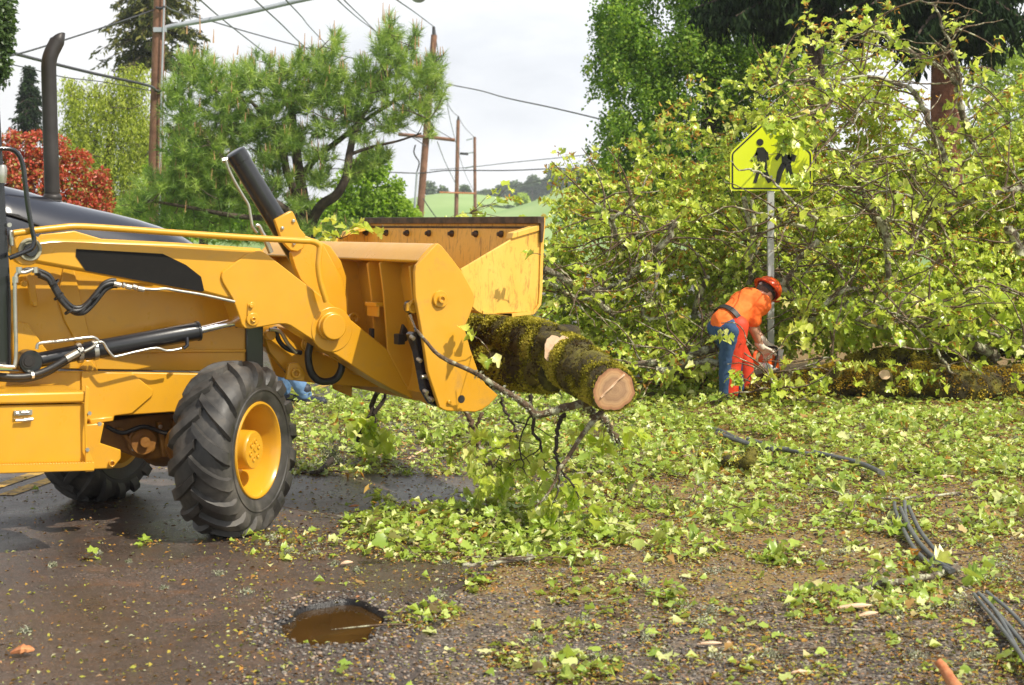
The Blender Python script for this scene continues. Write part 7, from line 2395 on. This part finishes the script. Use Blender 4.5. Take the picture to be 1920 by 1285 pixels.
b = MB(); b.tube([px(814, 68, 70), px(813, 50, 70)], [.10, .06], 10); b.build('insulator', M_WIRE, PB, smooth=60)
bar_(PB, 'crossarm', [(747, 252), (800, 257), (853, 263)], 69.8, .075, M_POLE)
bar_(PB, 'brace', [(800, 275), (780, 262), (770, 256)], 69.7, .02, M_WIRE)
PC_ = pole('middle thin brown power pole above the bucket', 859, 226, 855, 420, 105, 7.5)
b = MB(); b.tube([px(859, 228, 105), px(859.5, 218, 105)], [.10, .05], 8); b.build('insulator', M_WIRE, PC_, smooth=60)
bar_(PC_, 'crossarm', [(862, 288), (878, 289)], 105, .08, M_WIRE)
bar_(PC_, 'lower_crossarm', [(824, 361), (890, 363)], 104.8, .05, M_CHIPR)
PD = pole('farthest thin brown power pole, right of the middle one', 890, 257, 891, 420, 125, 6)
bar_(PD, 'crossarm', [(874, 263), (886, 260)], 125, .05, M_GREYPOLE); bar_(PD, 'crossarm', [(871, 288), (888, 286)], 125, .05, M_GREYPOLE)
bar_(PD, 'crossarm', [(872, 316), (890, 311)], 125, .05, M_GREYPOLE)
PE = pole('slim grey metal lamp pole left of the leaning power pole', 782, 322, 775, 425, 60, 4.5, M_GREYPOLE, 'lamp_pole', 'lamp pole')
bar_(PE, 'goose_neck', [(782, 322), (786, 305), (780, 295), (776, 285), (779, 272)], 60, .025, M_WIRE)
PF = pole('short grey fence post in front of the far pasture', 747, 386, 748, 425, 62, 3, M_GREYPOLE, 'fence_post', 'post')

def wire(lab, pts, Y0, Y1, r=.022):
    n = len(pts)
    P_ = smoothpath([px(x, y, lerp(Y0, Y1, i / (n - 1))) for i, (x, y) in enumerate(pts)], 6)
    b = MB(); b.tube(P_, r, 5)
    tag(b.build('overhead_wire', M_WIRE, None, origin=P_[0], smooth=80), lab, 'wire', 'overhead wires')
wire('thin wire rising from the upper left corner to the nearest pole top', [(-40, 116), (35, 101), (115, 77), (213, 45), (290, 18)], 22, 36, .016)
wire('thick black wire drooping from the left edge to the middle of the nearest pole', [(-40, 90), (26, 101), (77, 114), (175, 138), (275, 160), (292, 170)], 24, 36, .03)
wire('thin wire just below the thick black one', [(-20, 112), (60, 130), (120, 145), (200, 155), (290, 172)], 26, 36, .010)
wire('black wire falling from the nearest pole into the pine', [(303, 165), (350, 190), (395, 220), (470, 262)], 36, 52, .026)
wire('leftmost slanting wire from the top edge into the pine', [(345, -25), (375, 0), (424, 42), (508, 108), (640, 210), (790, 262)], 20, 70, .016)
wire('second slanting wire from the top edge above the pine', [(450, -30), (478, 0), (530, 48), (574, 91), (700, 205), (800, 258)], 20, 70, .016)
wire('third slanting wire from the top edge above the pine', [(505, -40), (536, 0), (566, 32), (595, 66), (700, 170), (850, 262)], 20, 70, .014)
wire('wire sweeping right from the nearest pole top across the pine', [(308, 10), (330, 22), (396, 40), (470, 62), (567, 88), (700, 118)], 36, 60, .020)
wire('left one of two close wires reaching the pine tip', [(600, -38), (633, 0), (672, 35), (712, 66), (812, 150)], 20, 70, .014)
wire('right one of two close wires reaching the pine tip', [(610, -42), (645, 0), (680, 34), (716, 68), (812, 140)], 20, 70, .014)
wire('wire running to the top of the leaning pole', [(690, -40), (744, 0), (780, 25), (813, 50)], 22, 70, .018)
wire('long brownish wire crossing the bright sky towards the green tree', [(815, 150), (845, 159), (900, 170), (950, 184), (1030, 201), (1111, 220), (1180, 238)], 70, 40, .022)
wire('wire from the leaning pole top down to the middle far pole', [(814, 52), (838, 189), (859, 219)], 70, 105, .02)
wire('wire sagging between the middle and farthest poles', [(859, 219), (872, 240), (890, 258)], 105, 125, .02)
wire('dark level wire crossing behind the poles above the hill', [(726, 323), (789, 325), (840, 320), (950, 320), (1027, 317), (1110, 316)], 66, 60, .022)
wire('grey wire rising right from the farthest pole to the green tree', [(806, 319), (880, 314), (950, 306), (1069, 294), (1120, 288)], 90, 60, .018)
wire('slack wire looping from the crossarm down to the far poles', [(820, 266), (835, 305), (852, 340), (858, 352)], 70, 105, .018)
wire('fine wire from the crossarm to the farthest pole', [(838, 196), (850, 250), (870, 320), (889, 360)], 72, 125, .016)
wire('guy wire slanting down from the leaning pole base', [(793, 372), (806, 392), (822, 414)], 69, 68, .022)
wire('low wire crossing in front of the far wood', [(895, 362), (950, 352), (1010, 340), (1050, 330)], 125, 60, .022)
# a few more overhanging details of the far field: hedges across the pasture
g = 'field hedges on the far hill'
for k, (x0, y0, x1, y1, Y_) in enumerate(((800, 391, 900, 386, 330), (900, 388, 1010, 392, 310))):
    els = [(lerp(x0, x1, t), lerp(y0, y1, t), Y_, 4, 2.2) for t in np.linspace(0, 1, 26)]
    mass('field_hedge', els, 1500, (.3, .7), M_FARWOOD)
# ------------------------------------------------------------------ the air: pale haze over the far hills
mh = bpy.data.materials.new('pale_haze'); mh.use_nodes = True
nh, lh = mh.node_tree.nodes, mh.node_tree.links
nh.clear()
pv = nh.new('ShaderNodeVolumePrincipled')
pv.inputs['Color'].default_value = (0.90, 0.94, 1.0, 1)
pv.inputs['Density'].default_value = 0.00050
pv.inputs['Anisotropy'].default_value = 0.2
oh = nh.new('ShaderNodeOutputMaterial'); lh.new(pv.outputs[0], oh.inputs['Volume'])
b = MB(); b.box((0, 385, 29.0), (1200, 0, 0), (0, 450, 0), (0, 0, 30.5))
hz = b.build('haze', mh); tag(hz, kind='stuff')
